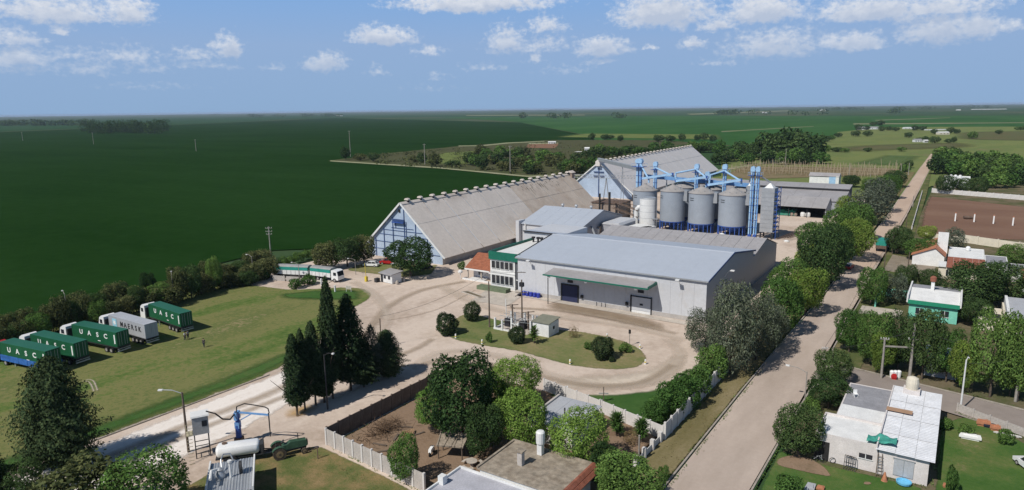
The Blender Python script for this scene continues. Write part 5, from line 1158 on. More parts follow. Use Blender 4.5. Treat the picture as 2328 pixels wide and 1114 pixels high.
# --- cars
def car(label, loc, rz, m, roofm=None, name='car'):
    t = thing(name, label, 'car', (loc[0],loc[1],0), rz)
    k = MB(); k.prism([(-2.1,.35),(2.1,.35),(2.15,.75),(1.2,.92),(-1.9,.98),(-2.15,.8)],'y',-.85,.85); part('body', k, m, t)
    k = MB(); k.prism([(1.15,.92),(.55,1.42),(-1.3,1.46),(-1.95,.97)],'y',-.72,.72); gl = part('glasshouse', k, m_glass, t)
    k = MB(); k.box(-1.25,.5,-.7,.7,1.44,1.5); part('roof', k, roofm or m, t)
    for s in (-1,1):
        k = MB(); k.bar((1.12,s*.72,.93),(.52,s*.68,1.45),.07); k.bar((-1.28,s*.70,1.46),(-1.92,s*.73,.98),.09); k.bar((-.4,s*.71,.95),(-.4,s*.70,1.45),.08); part('pillar', k, roofm or m, t)
    for x in (-1.3,1.3):
        for s in (-1,1): wheel(t,x,s*.78,.31,.7)
    for s in (-1,1): k = MB(); k.box(2.1,2.17,s*.6-.15,s*.6+.15,.6,.74); part('headlight', k, m_lett, t); k = MB(); k.box(-2.18,-2.1,s*.65-.12,s*.65+.12,.65,.82); part('tail_light', k, m_red, t)
    return t
car('white car parked beside the red van under the gable', (-134.0,132.2), R(200), m_cab)
rv = car('red van parked behind the white car', (-131.8,136.6), R(195), m_red); rv.scale = (1.1,1.05,1.22)
car('dark car with white bonnet under the big dark tree', (-119.2,137.2), R(70), m_chas, m_cab)
car('red hatchback with white roof parked on the street', (-23.0,194.0), R(84), m_red, m_cab)
car('white estate car half cut by the right edge of the lawn', G(2345,1070)[:2], R(120), m_cab)
lo = thing('parked_lorry', 'small lorry with teal tarpaulin top parked on the far street side', 'lorry', (-18.2,224,0), R(88)); lo.scale = (1.25,1.2,1.15)
k = MB(); k.box(-2.4,2.2,-1.15,1.15,.9,1.7); part('load_bed', k, m_brown, lo); k = MB(); k.prism([(-1.18,1.72),(1.18,1.72),(1.18,2.7),(.6,3.0),(-.6,3.0),(-1.18,2.7)],'x',-2.42,2.22); part('tarpaulin', k, m_teal, lo)
k = MB(); k.prism([(2.3,.6),(4.2,.6),(4.2,1.5),(3.9,2.4),(2.3,2.5)],'y',-1.05,1.05); part('cab', k, m_cab, lo)
for x in (-1.2,3.2):
    for s in (-1,1): wheel(lo,x,s*.95,.45,1.2)

# --- tractor, tanker, sampler crane, cabin
m_trg = mat('old_tractor_green', (.055,.12,.07), rough=.6, var=.3, scale=1.5)
m_tyre2 = mat('dusty_tyre', (.10,.08,.06), rough=.95, var=.3, scale=3)
def big_wheel(t, x, y, r, w, lugs):
    k = MB(); k.cyl((0,-w/2,0),(0,w/2,0),r*.93,r*.93,24)
    for i in range(lugs):
        a = 2*math.pi*i/lugs; c, s = math.cos(a), math.sin(a); k.bar((c*r*.95,-w/2,s*r*.95),(math.cos(a+.15)*r*.95,w/2,math.sin(a+.15)*r*.95),r*.09,r*.12)
    me = k.mesh('wheel'); o = link('wheel', me, m_tyre2, t, (x,y,r))
    k = MB(); k.cyl((0,-w/2-.03,0),(0,w/2+.03,0),r*.52,r*.48,16); rm = part('rim', k, m_yel if False else mat('tractor_rim', (.30,.22,.12), var=.3), o)
    k = MB(); k.cyl((0,-w/2-.06,0),(0,w/2+.06,0),r*.16,r*.16,10); part('hub', k, m_tyre2, o)
    return o
tr = thing('tractor', 'old green farm tractor hitched to the white tanker', 'tractor', (-67.6,49.4,0), math.atan2(3.2,1.9))
k = MB(); k.prism([(.3,.95),(3.3,.95),(3.35,1.25),(3.2,1.75),(1.3,1.85),(.9,1.6),(.3,1.5)],'y',-.38,.38); part('bonnet', k, m_trg, tr)
k = MB(); k.box(-.6,2.6,-.28,.28,.65,1.0); part('gearbox', k, m_chas, tr)
for s in (-1,1):
    big_wheel(tr,-.1,s*.85,.82,.42,18); big_wheel(tr,2.9,s*.62,.42,.22,10)
    k = MB(); vs = [(-.1+1.0*math.cos(a),1.0*math.sin(a)+.75) for a in np.linspace(.5,2.6,8)]+[(-.1+.93*math.cos(a),.93*math.sin(a)+.75) for a in np.linspace(2.6,.5,8)]; k.prism(vs,'y',min(s*.62,s*1.05),max(s*.62,s*1.05)); part('mudguard', k, m_trg, tr)
k = MB(); k.box(2.86,2.94,-.6,.6,.36,.48); k.box(2.75,3.05,-.15,.15,.45,1.0); part('front_axle', k, m_chas, tr)
k = MB(); k.cyl((.75,0,1.7),(.45,0,2.0),.03,.03,6); k.cyl((.45,0,1.98),(.41,0,2.02),.24,.24,14); part('steering_wheel', k, m_chas, tr)
k = MB(); k.box(-.35,.1,-.25,.25,1.35,1.45); k.box(-.42,-.34,-.25,.25,1.4,1.8); part('seat', k, m_chas, tr)
k = MB(); k.cyl((2.3,.15,1.8),(2.3,.15,2.6),.05,.05,8); part('exhaust', k, m_chas, tr)
k = MB(); k.box(3.3,3.4,-.3,.3,1.0,1.65); part('grille', k, m_chas, tr)
tk = thing('tanker_trailer', 'white slurry tanker trailer behind the old tractor', 'tanker', (-71.2,46.2,0), math.atan2(3.0,2.6)); tk.scale = (1.12,1.15,1.1)
k = MB(); pr = []
for i, (x, r) in enumerate(((-2.25,.55),(-2.1,.85),(-1.9,.95),(1.9,.95),(2.1,.85),(2.25,.55))):
    for j in range(16): a = 2*math.pi*j/16; ca, sa = math.cos(a), math.sin(a); q = (abs(ca)**4+abs(sa)**4)**-.25; k.v.append((x,ca*q*r*.98,1.5+sa*q*r*.62))
for i in range(5):
    for j in range(16): k.f.append((i*16+j,i*16+(j+1)%16,(i+1)*16+(j+1)%16,(i+1)*16+j))
k.f += [tuple(range(15,-1,-1)),tuple(range(80,96))]; part('tank', k, m_cab, tk, smooth=40)
k = MB(); k.cyl((-1.4,.25,2.05),(-1.4,.25,2.18),.28,.28,12); part('hatch', k, m_brown, tk)
k = MB(); k.box(-2.3,2.6,-.75,.75,.7,.86); k.bar((2.4,0,.75),(4.4,0,.75),.14); k.bar((2.4,.5,.75),(4.2,.05,.75),.1); k.bar((2.4,-.5,.75),(4.2,-.05,.75),.1); part('frame', k, m_chas, tk)
for s in (-1,1): wheel(tk,-.5,s*.9,.5,1.2)
k = MB(); k.box(2.25,2.6,-.7,.7,.9,1.9); part('pump', k, m_chas, tk)
cr = thing('sampler_crane', 'blue grain sampling crane with hose over the tanker', 'crane', (-75.0,48.9,0), math.atan2(1.7,3.4))
k = MB(); k.box(-.45,.45,-.45,.45,0,.9); part('base', k, m_brown, cr)
k = MB(); k.cyl((0,0,.8),(0,0,2.6),.38,.34,12); k.cyl((0,0,2.6),(0,0,4.2),.28,.26,12); part('column', k, m_rblue, cr, smooth=40)
k = MB(); k.box(-.3,.3,-.3,.3,2.2,3.0); k.box(-.2,.2,-.5,.5,3.4,4.4); part('turret', k, m_blue, cr)
k = MB(); k.bar((-.3,0,4.35),(4.3,0,4.15),.18,.2); k.bar((.3,0,3.2),(2.0,0,4.2),.12); part('arm', k, m_blue, cr)
k = MB(); k.cyl((4.3,0,4.4),(4.3,0,1.2),.09,.07,8); part('probe', k, m_chas, cr)
k = MB(); pts = [(0,-.3,3.6),(.2,-.2,5.2),(1.2,-.1,5.6),(2.6,0,5.4),(3.9,0,5.2),(4.3,0,5.0),(4.4,0,4.4)]; k.tube(pts,.07,6); part('hose', k, m_black, cr)
cbn = thing('raised_cabin', 'small grey metal cabin raised on steel legs', 'cabin', (-76.2,44.6,0), R(60)); cbn.scale = (.8,.76,.92)
for x in (-1.0,1.0):
    for y in (-.9,.9): k = MB(); k.box(x-.08,x+.08,y-.08,y+.08,0,3.4); part('leg', k, m_chas, cbn)
for z in (.7,1.8):
    for y in (-.9,.9): k = MB(); k.bar((-1,y,z),(1,y,z),.09); part('brace', k, m_chas, cbn)
    for x in (-1,1): k = MB(); k.bar((x,-.85,z),(x,.85,z),.08); part('brace', k, m_chas, cbn)
k = MB(); k.box(-1.15,1.15,-1.05,1.05,3.4,5.9); part('wall', k, m_steel, cbn); k = MB(); k.prism([(-1.25,5.92),(1.25,5.92),(1.15,6.1),(-1.15,6.1)],'x',-1.3,1.3); part('roof', k, m_white, cbn)
k = MB(); k.box(.2,.95,-1.1,-1.04,4.5,5.3); part('window', k, m_glass, cbn)
k = MB(); k.box(-2.1,-1.15,-.9,.9,3.4,3.5)
for a, b in (((-2.1,-.9),(-2.1,.9)),((-2.1,-.9),(-1.15,-.9)),((-2.1,.9),(-1.15,.9))): 
    for z in (3.9,4.4): k.bar((a[0],a[1],z),(b[0],b[1],z),.05)
for i in range(9): k.bar((-2.1,-.9-i*.2,3.4-i*.42),(-1.3,-.9-i*.2,3.4-i*.42),.1,.05)
part('landing_stair', k, mat('faded_yellow', (.42,.38,.26), var=.2), cbn)
k = MB(); k.tube([(-75.2,44.9,6.0),(-74.4,45.6,5.6),(-74.2,46.4,4.6),(-74.5,47.6,4.0),(-75,48.8,4.4)],.09,8); tag(link('air_hose', k.mesh('air_hose'), m_black), 'black hose sagging from the raised cabin to the blue crane', 'hose')
# pump house with metal roof at the bottom edge
ph = thing('pump_house', 'grey metal-roofed pump house with pipes at the bottom edge', 'pump house', (-65.3,41.2,0), math.atan2(3.5,2.7))
k = MB(); k.box(-2.1,2.1,-4.0,3.0,0,2.0); part('wall', k, m_steel, ph)
for i in range(5): 
    a = -2.3+i*.92; me = ribbed(-.45,.45,0,0,7.2,3,.05); me.v = [(a+.46+x,3.2-z,2.35+y-.02*z) for x,y,z in me.v]; part('roof_sheet', me, m_steel, ph)
k = MB(); k.box(-2.45,-2.3,-4.2,3.3,2.1,2.7); k.box(2.3,2.45,-4.2,3.3,2.1,2.7); part('parapet', k, m_white, ph)
k = MB(); k.cyl((0,-.6,2.2),(0,-.6,4.2),.14,.14,10); k.cyl((0,-.6,4.1),(0,-.6,4.3),.24,.24,10); k.tube([(-1.2,-.2,2.3),(-1.2,-.2,3.3),(-1.9,-.8,3.5),(-1.9,-2.5,3.4)],.16,8); part('pipe', k, m_white, ph)
k = MB(); k.lathe([(.5,2.3),(.55,2.6),(.3,3.1),(.4,3.3),(.1,3.5)],(-1.1,-.3,0),14); part('cyclone', k, m_steel, ph)
k = MB(); k.cyl((.9,.0,3.1),(1.15,.0,3.1),.62,.62,18); k.cyl((.85,0,3.1),(.9,0,3.1),.3,.3,12); k.box(.85,1.2,-.3,.3,2.2,2.8); part('fan', k, m_chas, ph)
k = MB(); k.tube([(-1.0,.6,2.4),(-1.1,1.8,3.4),(-.9,2.6,3.6),(-.2,2.9,3.4),(.1,2.6,2.7)],.08,8); part('hose', k, m_steel, ph)
# --- people on the lawn
def person(label, loc, rz, shirt, trousers, hair=(.03,.02,.015), stride=.12, arm=.2):
    t = thing('person', label, 'person', loc, rz)
    J = {'pel':(0,0,.95),'sp':(0,0,1.15),'ch':(.01,0,1.36),'nk':(.02,0,1.50),'hd':(.03,0,1.62),'ht':(.03,0,1.72),
         'hl':(0,.10,.90),'kl':(stride*.7,.11,.50),'al':(stride,.11,.08),'tl':(stride+.16,.12,.03),'hr':(0,-.10,.90),'kr':(-stride*.3,-.11,.50),'ar':(-stride,-.11,.08),'tr':(-stride+.16,-.12,.03),
         'sl':(0,.20,1.42),'el':(.02,.27,1.15),'wl':(arm,.25,.95),'fl':(arm+.07,.24,.87),'sr':(0,-.20,1.42),'er':(-.03,-.27,1.15),'wr':(arm*.6,-.26,.94),'fr':(arm*.6+.06,-.25,.86)}
    Rr = {'pel':.14,'sp':.13,'ch':.15,'nk':.06,'hd':.10,'ht':.075,'hl':.10,'kl':.065,'al':.05,'tl':.045,'hr':.10,'kr':.065,'ar':.05,'tr':.045,'sl':.075,'el':.052,'wl':.04,'fl':.035,'sr':.075,'er':.052,'wr':.04,'fr':.035}
    Ed = [('pel','sp'),('sp','ch'),('ch','nk'),('nk','hd'),('hd','ht'),('pel','hl'),('hl','kl'),('kl','al'),('al','tl'),('pel','hr'),('hr','kr'),('kr','ar'),('ar','tr'),('ch','sl'),('sl','el'),('el','wl'),('wl','fl'),('ch','sr'),('sr','er'),('er','wr'),('wr','fr')]
    def skin(name, names, m, grow=1.0):
        nm = [n for n in J if n in names]; me = bpy.data.meshes.new(name); me.from_pydata([J[n] for n in nm],[(nm.index(a),nm.index(b)) for a,b in Ed if a in names and b in names],[]); me.materials.append(m)
        o = link(name, me, None, t); md = o.modifiers.new('s','SKIN'); 
        if not me.skin_vertices: me.skin_vertices.new() if hasattr(me.skin_vertices,'new') else None
        for i, n in enumerate(nm):
            if me.skin_vertices: sv = me.skin_vertices[0].data[i]; sv.radius = (Rr[n]*grow,)*2; sv.use_root = (i == 0)
        o.modifiers.new('d','SUBSURF').levels = 1; return o
    b = skin('body', set(J), mat('skin_tone', (.35,.21,.15), var=.1))
    skin('shirt', {'pel','sp','ch','sl','el','sr','er'}, shirt, 1.14); skin('trousers', {'pel','hl','kl','al','hr','kr','ar'}, trousers, 1.16)
    k = MB(); k.lathe([(.08,1.62),(.115,1.66),(.10,1.73),(.03,1.77)],(.02,0,0),12); part('hair', k, mat('dark_hair', hair, var=.2), t, smooth=60)
    return t
m_sh1 = mat('white_shirt', (.6,.6,.6), var=.1); m_sh2 = mat('dark_shirt', (.05,.06,.05), var=.2); m_tr1 = mat('navy_trousers', (.03,.035,.06), var=.2); m_sh3 = mat('grey_shirt', (.22,.24,.28), var=.1)
person('person in white shirt standing behind the last container', G(421,774), R(40), m_sh1, m_tr1)
person('person in grey shirt beside the one in white', G(428,771), R(210), m_sh3, m_tr1)
person('person in dark clothes standing alone on the lawn', G(464,790), R(120), m_sh2, m_tr1, stride=.2)
# ================================================================== WALLS, HOUSES, POLES
m_panel = mat('precast_panel', (.50,.46,.42), var=.14, scale=.8, bump=.2, dirt=(.32,.27,.22,.58))
m_wpanel = mat('white_panel', (.66,.63,.60), var=.10, scale=.8, dirt=(.45,.40,.35,.6))
m_cream = mat('cream_plaster', (.68,.62,.50), var=.08, scale=.8)
m_pink = mat('worn_white_plaster', (.70,.65,.62), var=.10, scale=.9, dirt=(.48,.43,.40,.58))
m_sheet = mat('white_roof_sheet', (.70,.71,.73), rough=.4, var=.10, scale=.6, dirt=(.50,.46,.42,.60))
m_concr = mat('mossy_concrete', (.40,.34,.265), var=.3, scale=1.4, bump=.4, dirt=(.17,.13,.09,.47))
m_slab = mat('grey_screed', (.32,.32,.34), var=.15, scale=.7, dirt=(.5,.5,.5,.66))
m_limew = mat('limewash_white', (.78,.78,.76), var=.10, scale=.7, dirt=(.5,.48,.45,.6))
m_turq = mat('turquoise_paint', (.22,.62,.48), var=.12, scale=.8)
m_tg = mat('green_paint', (.02,.26,.15), var=.1)
m_tile = mat('red_brick_tile', (.33,.12,.075), var=.25, scale=2, bump=.3)
m_orange = mat('orange_tile', (.52,.22,.12), var=.2, scale=2, bump=.3)
m_conp = mat('concrete_pole', (.36,.33,.29), var=.2, scale=2)
def panel_wall(label, a, b, h, n, mp, mpost, pw=.2, post_up=.12):
    a = Vector((a[0],a[1],0)); b = Vector((b[0],b[1],0)); d = b-a; L_ = d.length; t = thing('panel_wall', label, 'wall', a, math.atan2(d.y,d.x)); s = L_/n
    pk = MB(); pk.box(pw*.5+.01,s-pw*.5-.01,-.04,.04,0,h); pm = pk.mesh('panel'); pm.materials.append(mp)
    qk = MB(); qk.box(-pw/2,pw/2,-pw/2,pw/2,0,h+post_up); qm = qk.mesh('post'); qm.materials.append(mpost)
    for i in range(n): o = link('panel', pm, None, t, (i*s,0,rng.uniform(-.05,.03)))
    for i in range(n+1): link('post', qm, None, t, (i*s,0,0))
    return t
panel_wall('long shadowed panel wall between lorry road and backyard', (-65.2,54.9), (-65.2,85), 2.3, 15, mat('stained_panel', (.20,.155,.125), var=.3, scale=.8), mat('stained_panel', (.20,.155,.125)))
panel_wall('pale panel wall with white posts below the backyard', (-65.1,54.7), (-47.2,52.9), 2.2, 10, m_panel, m_wpanel, .26)
panel_wall('white panel wall beside the street', (-29.0,78.9), (-28.9,106), 2.3, 12, m_wpanel, m_wpanel, .3)
panel_wall('white garden wall behind the spiky shrubs', (-39.3,81.6), (-29.2,78.8), 1.9, 5, m_wpanel, m_wpanel)
panel_wall('white garden wall behind the grey shed', (-50.2,84.2), (-39.6,81.7), 1.9, 5, m_wpanel, m_wpanel)
panel_wall('low white street wall by the bottom house', (-29.4,70.5), (-29.3,78.0), .9, 3, m_wpanel, m_wpanel, .5, .5)
panel_wall('long white wall at the far side of the bare pitch', (-12.4,386.5), (60,360), 2.1, 24, m_wpanel, m_wpanel, .4)
panel_wall('tan wall at the near side of the bare pitch', (.2,250.2), (40,232), 2.4, 8, m_cream, m_cream, .4)
panel_wall('short tan wall left of the bare pitch wall', (-9,253.5), (.0,250.3), 1.6, 3, m_cream, m_cream, .4)
panel_wall('white rail fence between the street and the pitch', (-13.4,268), (-16.4,382), 1.1, 22, m_wpanel, m_wpanel, .3)
panel_wall('garden wall along the side street by the corner lawn', (2.3,108.3), (9.6,104.0), 1.1, 4, m_panel, m_panel)
panel_wall('thin white fence behind the long grey sheds', (-120,345), (-55,348), 1.4, 20, m_wpanel, m_wpanel, .25)
def flat_house(t, x0, x1, y0, y1, h, mw, mr, par=.25, name='wall'):
    k = MB(); k.box(x0,x1,y0,y1,0,h); part(name, k, mw, t, world=True)
    k = MB(); k.box(x0+.2,x1-.2,y0+.2,y1-.2,h+.01,h+.06); part('flat_roof', k, mr, t, world=True)
    if par:
        k = MB(); k.box(x0,x1,y0,y0+.18,h+.005,h+par); k.box(x0,x1,y1-.18,y1,h+.005,h+par); k.box(x0,x0+.18,y0+.18,y1-.18,h+.005,h+par); k.box(x1-.18,x1,y0+.18,y1-.18,h+.005,h+par); part('parapet', k, mw, t, world=True)
def window(t, x0, x1, y, z0, z1, bars=0, m=None):
    k = MB(); k.box(x0,x1,y-.06,y+.05,z0,z1); w = part('window', k, m or m_glass, t, world=True); k = MB(); k.box(x0-.08,x1+.08,y-.1,y+.04,z0-.1,z0-.01); k.box((x0+x1)/2-.04,(x0+x1)/2+.04,y-.09,y-.065,z0,z1); part('frame', k, m_white, w, world=True)
# --- corner house lower right
ch = thing('corner_house', 'white corner house with corrugated roof and patched flat roofs', 'house', (-6,93,0))
flat_house(ch,-12.0,-5.3,84.0,90.6,3.1,m_pink,m_limew,.3)
flat_house(ch,-10.8,-5.3,90.8,103.4,3.0,m_pink,m_slab,.12,'rear_wall')
k = MB(); k.box(-10.7,-5.4,91.0,95.0,3.08,3.14); part('limewashed_strip', k, m_limew, ch, world=True)
k = MB(); k.box(-5.2,-.2,83.8,103.6,0,3.15); part('side_wing', k, m_pink, ch, world=True)
for (y0,y1,z) in ((83.3,88.6,3.25),(88.3,93.8,3.36),(93.5,99.0,3.47),(98.7,104.2,3.58)):
    for j in range(3):
        xa = -5.5+j*1.95; me = ribbed(y0,y1,0,0,1.93,12,.05); me.v = [(xa+zz,x,z+y+.03*(j+1)-.06*j) for x,y,zz in me.v]; part('roof_sheet', me, m_sheet, ch, world=True)
k = MB(); k.box(-5.5,-2.6,94.4,95.5,3.78,3.84); part('roof_patch', k, m_orange, ch, world=True).data.materials[0] = mat('tan_sheet', (.42,.26,.16), var=.1)
k = MB(); k.box(-5.5,-5.35,83.5,103.9,3.2,3.75); part('roof_edge_wall', k, m_pink, ch, world=True)
k = MB(); k.box(-12.02,-10.4,83.94,84.1,.05,2.4); part('carport_opening', k, m_black, ch, world=True)
window(ch,-7.2,-5.8,84.0,1.5,2.05,m=m_dark)
k = MB(); k.box(-3.6,-1.6,83.7,83.82,.5,2.5); sd_ = part('shutter', k, m_cgrey, ch, world=True); k = MB(); k.box(-2.63,-2.57,83.66,83.7,.5,2.5); k.box(-3.7,-1.5,83.66,83.72,2.5,2.6); part('shutter_frame', k, m_steel, sd_, world=True)
for s in ((-4.9,99.5),): pass
k = MB(); k.lathe([(.75,0),(.8,.9),(.7,1.5),(.3,1.7)],n=16); tk_ = tag(link('water_tank', k.mesh('water_tank'), m_cream, None, (-3.2,102.6,4.2)), 'cream round water tank on the corner house roof', 'tank')
k = MB(); k.box(-4.2,-2.2,101.7,103.5,3.1,4.2); part('tank_stand', k, m_pink, ch, world=True)
vs = []; fs = []; n_ = 9
for i in range(n_):
    for j in range(n_):
        u, v = i/(n_-1), j/(n_-1); x = -6.6+3.0*u; y = 84.4+2.3*v; z = (3.75 if u > .45 else 3.5)+.16*math.sin(u*9+v*4)+.1*math.sin(v*11)+(.3 if .35 < u < .5 else 0); vs.append((x,y,z))
for i in range(n_-1):
    for j in range(n_-1): a = i*n_+j; fs.append((a,a+n_,a+n_+1,a+1))
k = MB(); k.add(vs,fs); tag(link('tarpaulin', k.mesh('tarpaulin'), mat('sea_green_tarp', (.07,.36,.28), rough=.5, var=.25, scale=2)), 'sea-green tarpaulin draped over the corner house roof edge', 'tarpaulin')
def chair(label, loc, m):
    t = thing('plastic_chair', label, 'chair', loc, .5)
    k = MB(); k.box(-.25,.25,-.25,.25,.42,.47); part('seat', k, m, t); k = MB(); k.box(-.25,.25,.21,.26,.47,.95); part('backrest', k, m, t)
    for x in (-.22,.22):
        for y in (-.22,.22): k = MB(); k.box(x-.03,x+.03,y-.03,y+.03,0,.42); part('leg', k, m, t)
chair('white plastic chair standing on the grey flat roof', (-9.5,98.5,3.07), m_lett)
g = G(2012,1090); t = thing('ladder', 'wooden ladder leaning on the corner house wall', 'ladder', (-5.0,83.3,0)); k = MB(); k.bar((-.25,-.2,0),(-.2,.38,2.7),.07); k.bar((.35,-.2,0),(.2,.38,2.7),.07); part('rail', k, m_wood, t)
for i in range(7): k = MB(); z = .3+i*.34; k.bar((-.24,-.14+z*.19,z),(.32,-.14+z*.19,z),.05); part('rung', k, m_wood, t)
t = thing('leaning_frame', 'dark metal frames leaning on the corner house wall', 'scrap metal', (-8.6,83.4,0))
for i in range(3):
    k = MB(); x = i*.25; k.bar((x,-.3-.1*i,0),(x,.3,1.5),.06); k.bar((x+.7,-.3-.1*i,0),(x+.7,.3,1.4),.06); k.bar((x,.3,1.5),(x+.7,.3,1.4),.06); k.bar((x,0,.75),(x+.7,0,.7),.06); part('frame', k, m_chas, t)
k = MB(); k.lathe([(.35,0),(.3,.1),(.12,.9),(.05,1.1)],n=12); tag(link('traffic_cone', k.mesh('traffic_cone'), m_orange, None, (-4.3,82.6,.02)), 'terracotta cone beside the leaning ladder', 'cone')
k = MB(); k.lathe([(.5,0),(.75,.15),(.8,.4),(.7,.42),(.6,.2),(.1,.15)],n=16); tag(link('paddling_tub', k.mesh('paddling_tub'), mat('sky_blue_plastic', (.16,.50,.75), var=.1), None, (-2.4,82.9,.02)), 'light blue plastic tub below the grey shutter', 'tub')
t = thing('bicycle_heap', 'jumble of bicycles and metal at the carport opening', 'bicycle', (-11.4,83.2,0), .3)
for x in (-.5,.5,1.6):
    k = MB(); 
    for i in range(14): a = 2*math.pi*i/14; b_ = 2*math.pi*(i+1)/14; k.bar((x+.33*math.cos(a),.1*x,.35+.33*math.sin(a)),(x+.33*math.cos(b_),.1*x,.35+.33*math.sin(b_)),.05)
    part('wheel', k, m_chas, t)
k = MB(); k.bar((-.5,0,.35),(0,0,.8),.05); k.bar((0,0,.8),(.5,0,.35),.05); k.bar((-.2,0,.75),(.35,0,.85),.05); k.bar((.35,0,.35),(.35,0,1.0),.05); part('frame', k, m_steel, t)
for i, (px, py, m, lb, sz) in enumerate(((2205,998,m_lett,'white draped table on the bright lawn',(1.2,.5,.7)),(2235,968,m_orange,'orange fabric by the garden fence',(.8,.5,.9)),(2262,978,m_orange,'orange crate by the garden fence',(.6,.4,.8)),(2250,972,m_tr1,'blue fabric between the orange ones',(.7,.4,.6)),(2290,990,m_wpanel,'white plank by the garden fence',(1.5,.15,.3)),(2150,1108,m_orange,'rusty can on the bright lawn',(.3,.3,.5)),
        (1842,1112,m_cgrey,'grey sheet at the bottom edge of the front lawn',(.5,.8,.5)),(1865,1114,m_orange,'orange pot at the bottom edge of the front lawn',(.4,.4,.5)),(2032,862,m_red,'red bin at the side street kerb',(.4,.4,.9)))):
    g = G(px,py); k = MB(); sx, sy, sz_ = sz; k.prism([(-sx,-sy),(sx,-sy*.8),(sx*.9,sy),(-sx*.8,sy*.9)],'z',sz_*.35,sz_*.8); k.prism([(-sx*.8,-sy*.7),(sx*.8,-sy*.6),(sx*.7,sy*.8),(-sx*.6,sy*.7)],'z',0,sz_*.34); k.prism([(-sx*.6,-sy*.5),(sx*.7,-sy*.5),(sx*.5,sy*.6)],'z',sz_*.81,sz_); tag(link('yard_clutter', k.mesh('yard_clutter'), m, None, g), lb, 'clutter')
for i in range(3):
    g = G(2027+i*8,858); k = MB(); k.lathe([(.28,0),(.34,1.0),(.2,1.15)],n=10); tag(link('wheelie_bin', k.mesh('wheelie_bin'), m_lett, None, g), ['left','middle','right'][i]+' of three white bins under the street trees', 'bin', 'white bins')
# --- concrete-roofed house at the bottom
bh2 = thing('bottom_house', 'house with weathered concrete roof and red tile edging at the bottom', 'house', (-37,56,0))
k = MB(); k.box(-41.4,-31.4,55.6,62.6,0,3.2); part('wall', k, m_white, bh2, world=True)
k = MB(); k.box(-41.7,-31.2,55.45,62.9,3.22,3.42); part('flat_roof', k, m_concr, bh2, world=True)
k = MB(); k.box(-41.75,-41.5,55.4,62.95,3.43,3.58); k.box(-41.5,-31.2,62.7,62.95,3.43,3.58); part('parapet', k, m_concr, bh2, world=True)
for row, (xx, zz) in enumerate(((-31.05,3.46),(-30.6,3.1))):
    for i in range(15):
        y = 55.4+i*.5; k = MB(); k.prism([(xx-.3,zz+.12),(xx,zz+.2),(xx+.35,zz-.1),(xx+.35,zz-.18),(xx-.3,zz+.02)],'y',y+.02,y+.48); part('edge_tile', k, m_tile, bh2, world=True)
k = MB(); k.box(-38.2,-37.6,58.2,58.8,3.4,5.0); c_ = part('chimney', k, m_panel, bh2, world=True); k = MB(); k.box(-38.35,-37.45,58.05,58.95,5.02,5.15); part('chimney_cap', k, m_concr, c_, world=True)
k = MB(); k.box(-37.6,-37.0,61.4,62.0,3.4,4.8); k.lathe([(.5,0),(.52,1.3),(.4,1.45),(.1,1.5)],(-37.3,61.7,4.8),14); part('tank_column', k, m_white, bh2, world=True)
# lay chimney positions on the photographed roof
flat_house(bh2,-44.0,-31.4,40,55.4,2.7,m_white,mat('pale_terrace', (.46,.46,.50), var=.12, scale=.6),.3,'terrace_wall')
k = MB(); k.box(-43.9,-43.2,51.4,52.1,2.75,3.7); part('terrace_pillar', k, m_white, bh2, world=True)
# grey shed
gsd = thing('garden_shed', 'flat grey-roofed shed behind the bright round tree', 'shed', (-40.5,74,0))
k = MB(); k.box(-43.6,-37.6,69.8,77.2,0,2.8); part('wall', k, m_wpanel, gsd, world=True)
for i in range(3): k = MB(); a = -43.9+i*2.2; k.prism([(69.4,2.82),(77.6,3.05),(77.6,3.12),(69.4,2.89)],'x',a,a+2.17); part('roof_sheet', k, m_cgrey, gsd, world=True)
k = MB(); k.bar((-43.85,69.4,3.0),(-43.85,77.6,3.25),.3,.2); part('roof_upstand', k, m_panel, gsd, world=True)
k = MB(); k.cyl((-40.2,72.6,2.9),(-40.2,72.6,4.1),.1,.1,8); part('flue', k, m_chas, gsd, world=True)
k = MB(); k.box(-37.62,-37.55,71.2,72.0,1.2,2.0); part('window', k, m_glass, gsd, world=True)
# --- backyard clutter
k = MB(); g_ = random.Random(5)
for i in range(420):
    a = g_.uniform(0,6.28); r_ = abs(g_.gauss(0,1.6)); p = Vector((-61.4+math.cos(a)*r_*.8,61.3+math.sin(a)*r_*1.6,max(.05,1.1-r_*.35)*g_.random())); d = Vector((g_.uniform(-1,1),g_.uniform(-1,1),g_.uniform(-.2,.6))).normalized()*g_.uniform(.5,1.6); k.bar(p,p+d,.03)
bp_ = link('brush_pile', k.mesh('brush_pile'), mat('dry_branches', (.20,.13,.08), var=.35, scale=3)); bp_['kind'] = 'stuff'; bp_['label'] = 'heap of dry brown branches along the backyard wall'
t = thing('pallet', 'weathered wooden pallet dumped in the backyard', 'pallet', (-58.2,62.4,0), .6)
for i in range(6): k = MB(); k.box(-.8+i*.28,-.8+i*.28+.2,-.7,.7,.16+.05*i,.2+.05*i); part('plank', k, mat('pallet_wood', (.38,.24,.13), var=.25, scale=3), t)
for y in (-.6,.6): k = MB(); k.box(-.8,.8,y-.06,y+.06,0,.15); part('bearer', k, mat('pallet_wood', (.38,.24,.13)), t)
for i, (x, y, a, L_) in enumerate(((-60.0,63.6,.4,2.4),(-58.8,60.8,2.0,1.8),(-56.9,63.2,1.2,1.6),(-59.2,58.2,.2,2.0),(-57.4,57.4,.9,2.2))):
    k = MB(); k.box(-L_/2,L_/2,-.14,.14,.05,.12); k.box(-.1,.1,-.2,.2,0,.05); tag(link('timber', k.mesh('timber'), m_wood, None, (x,y,.05), a), ORD[i]+' loose timber board from the far wall in the backyard', 'board', 'loose backyard boards')
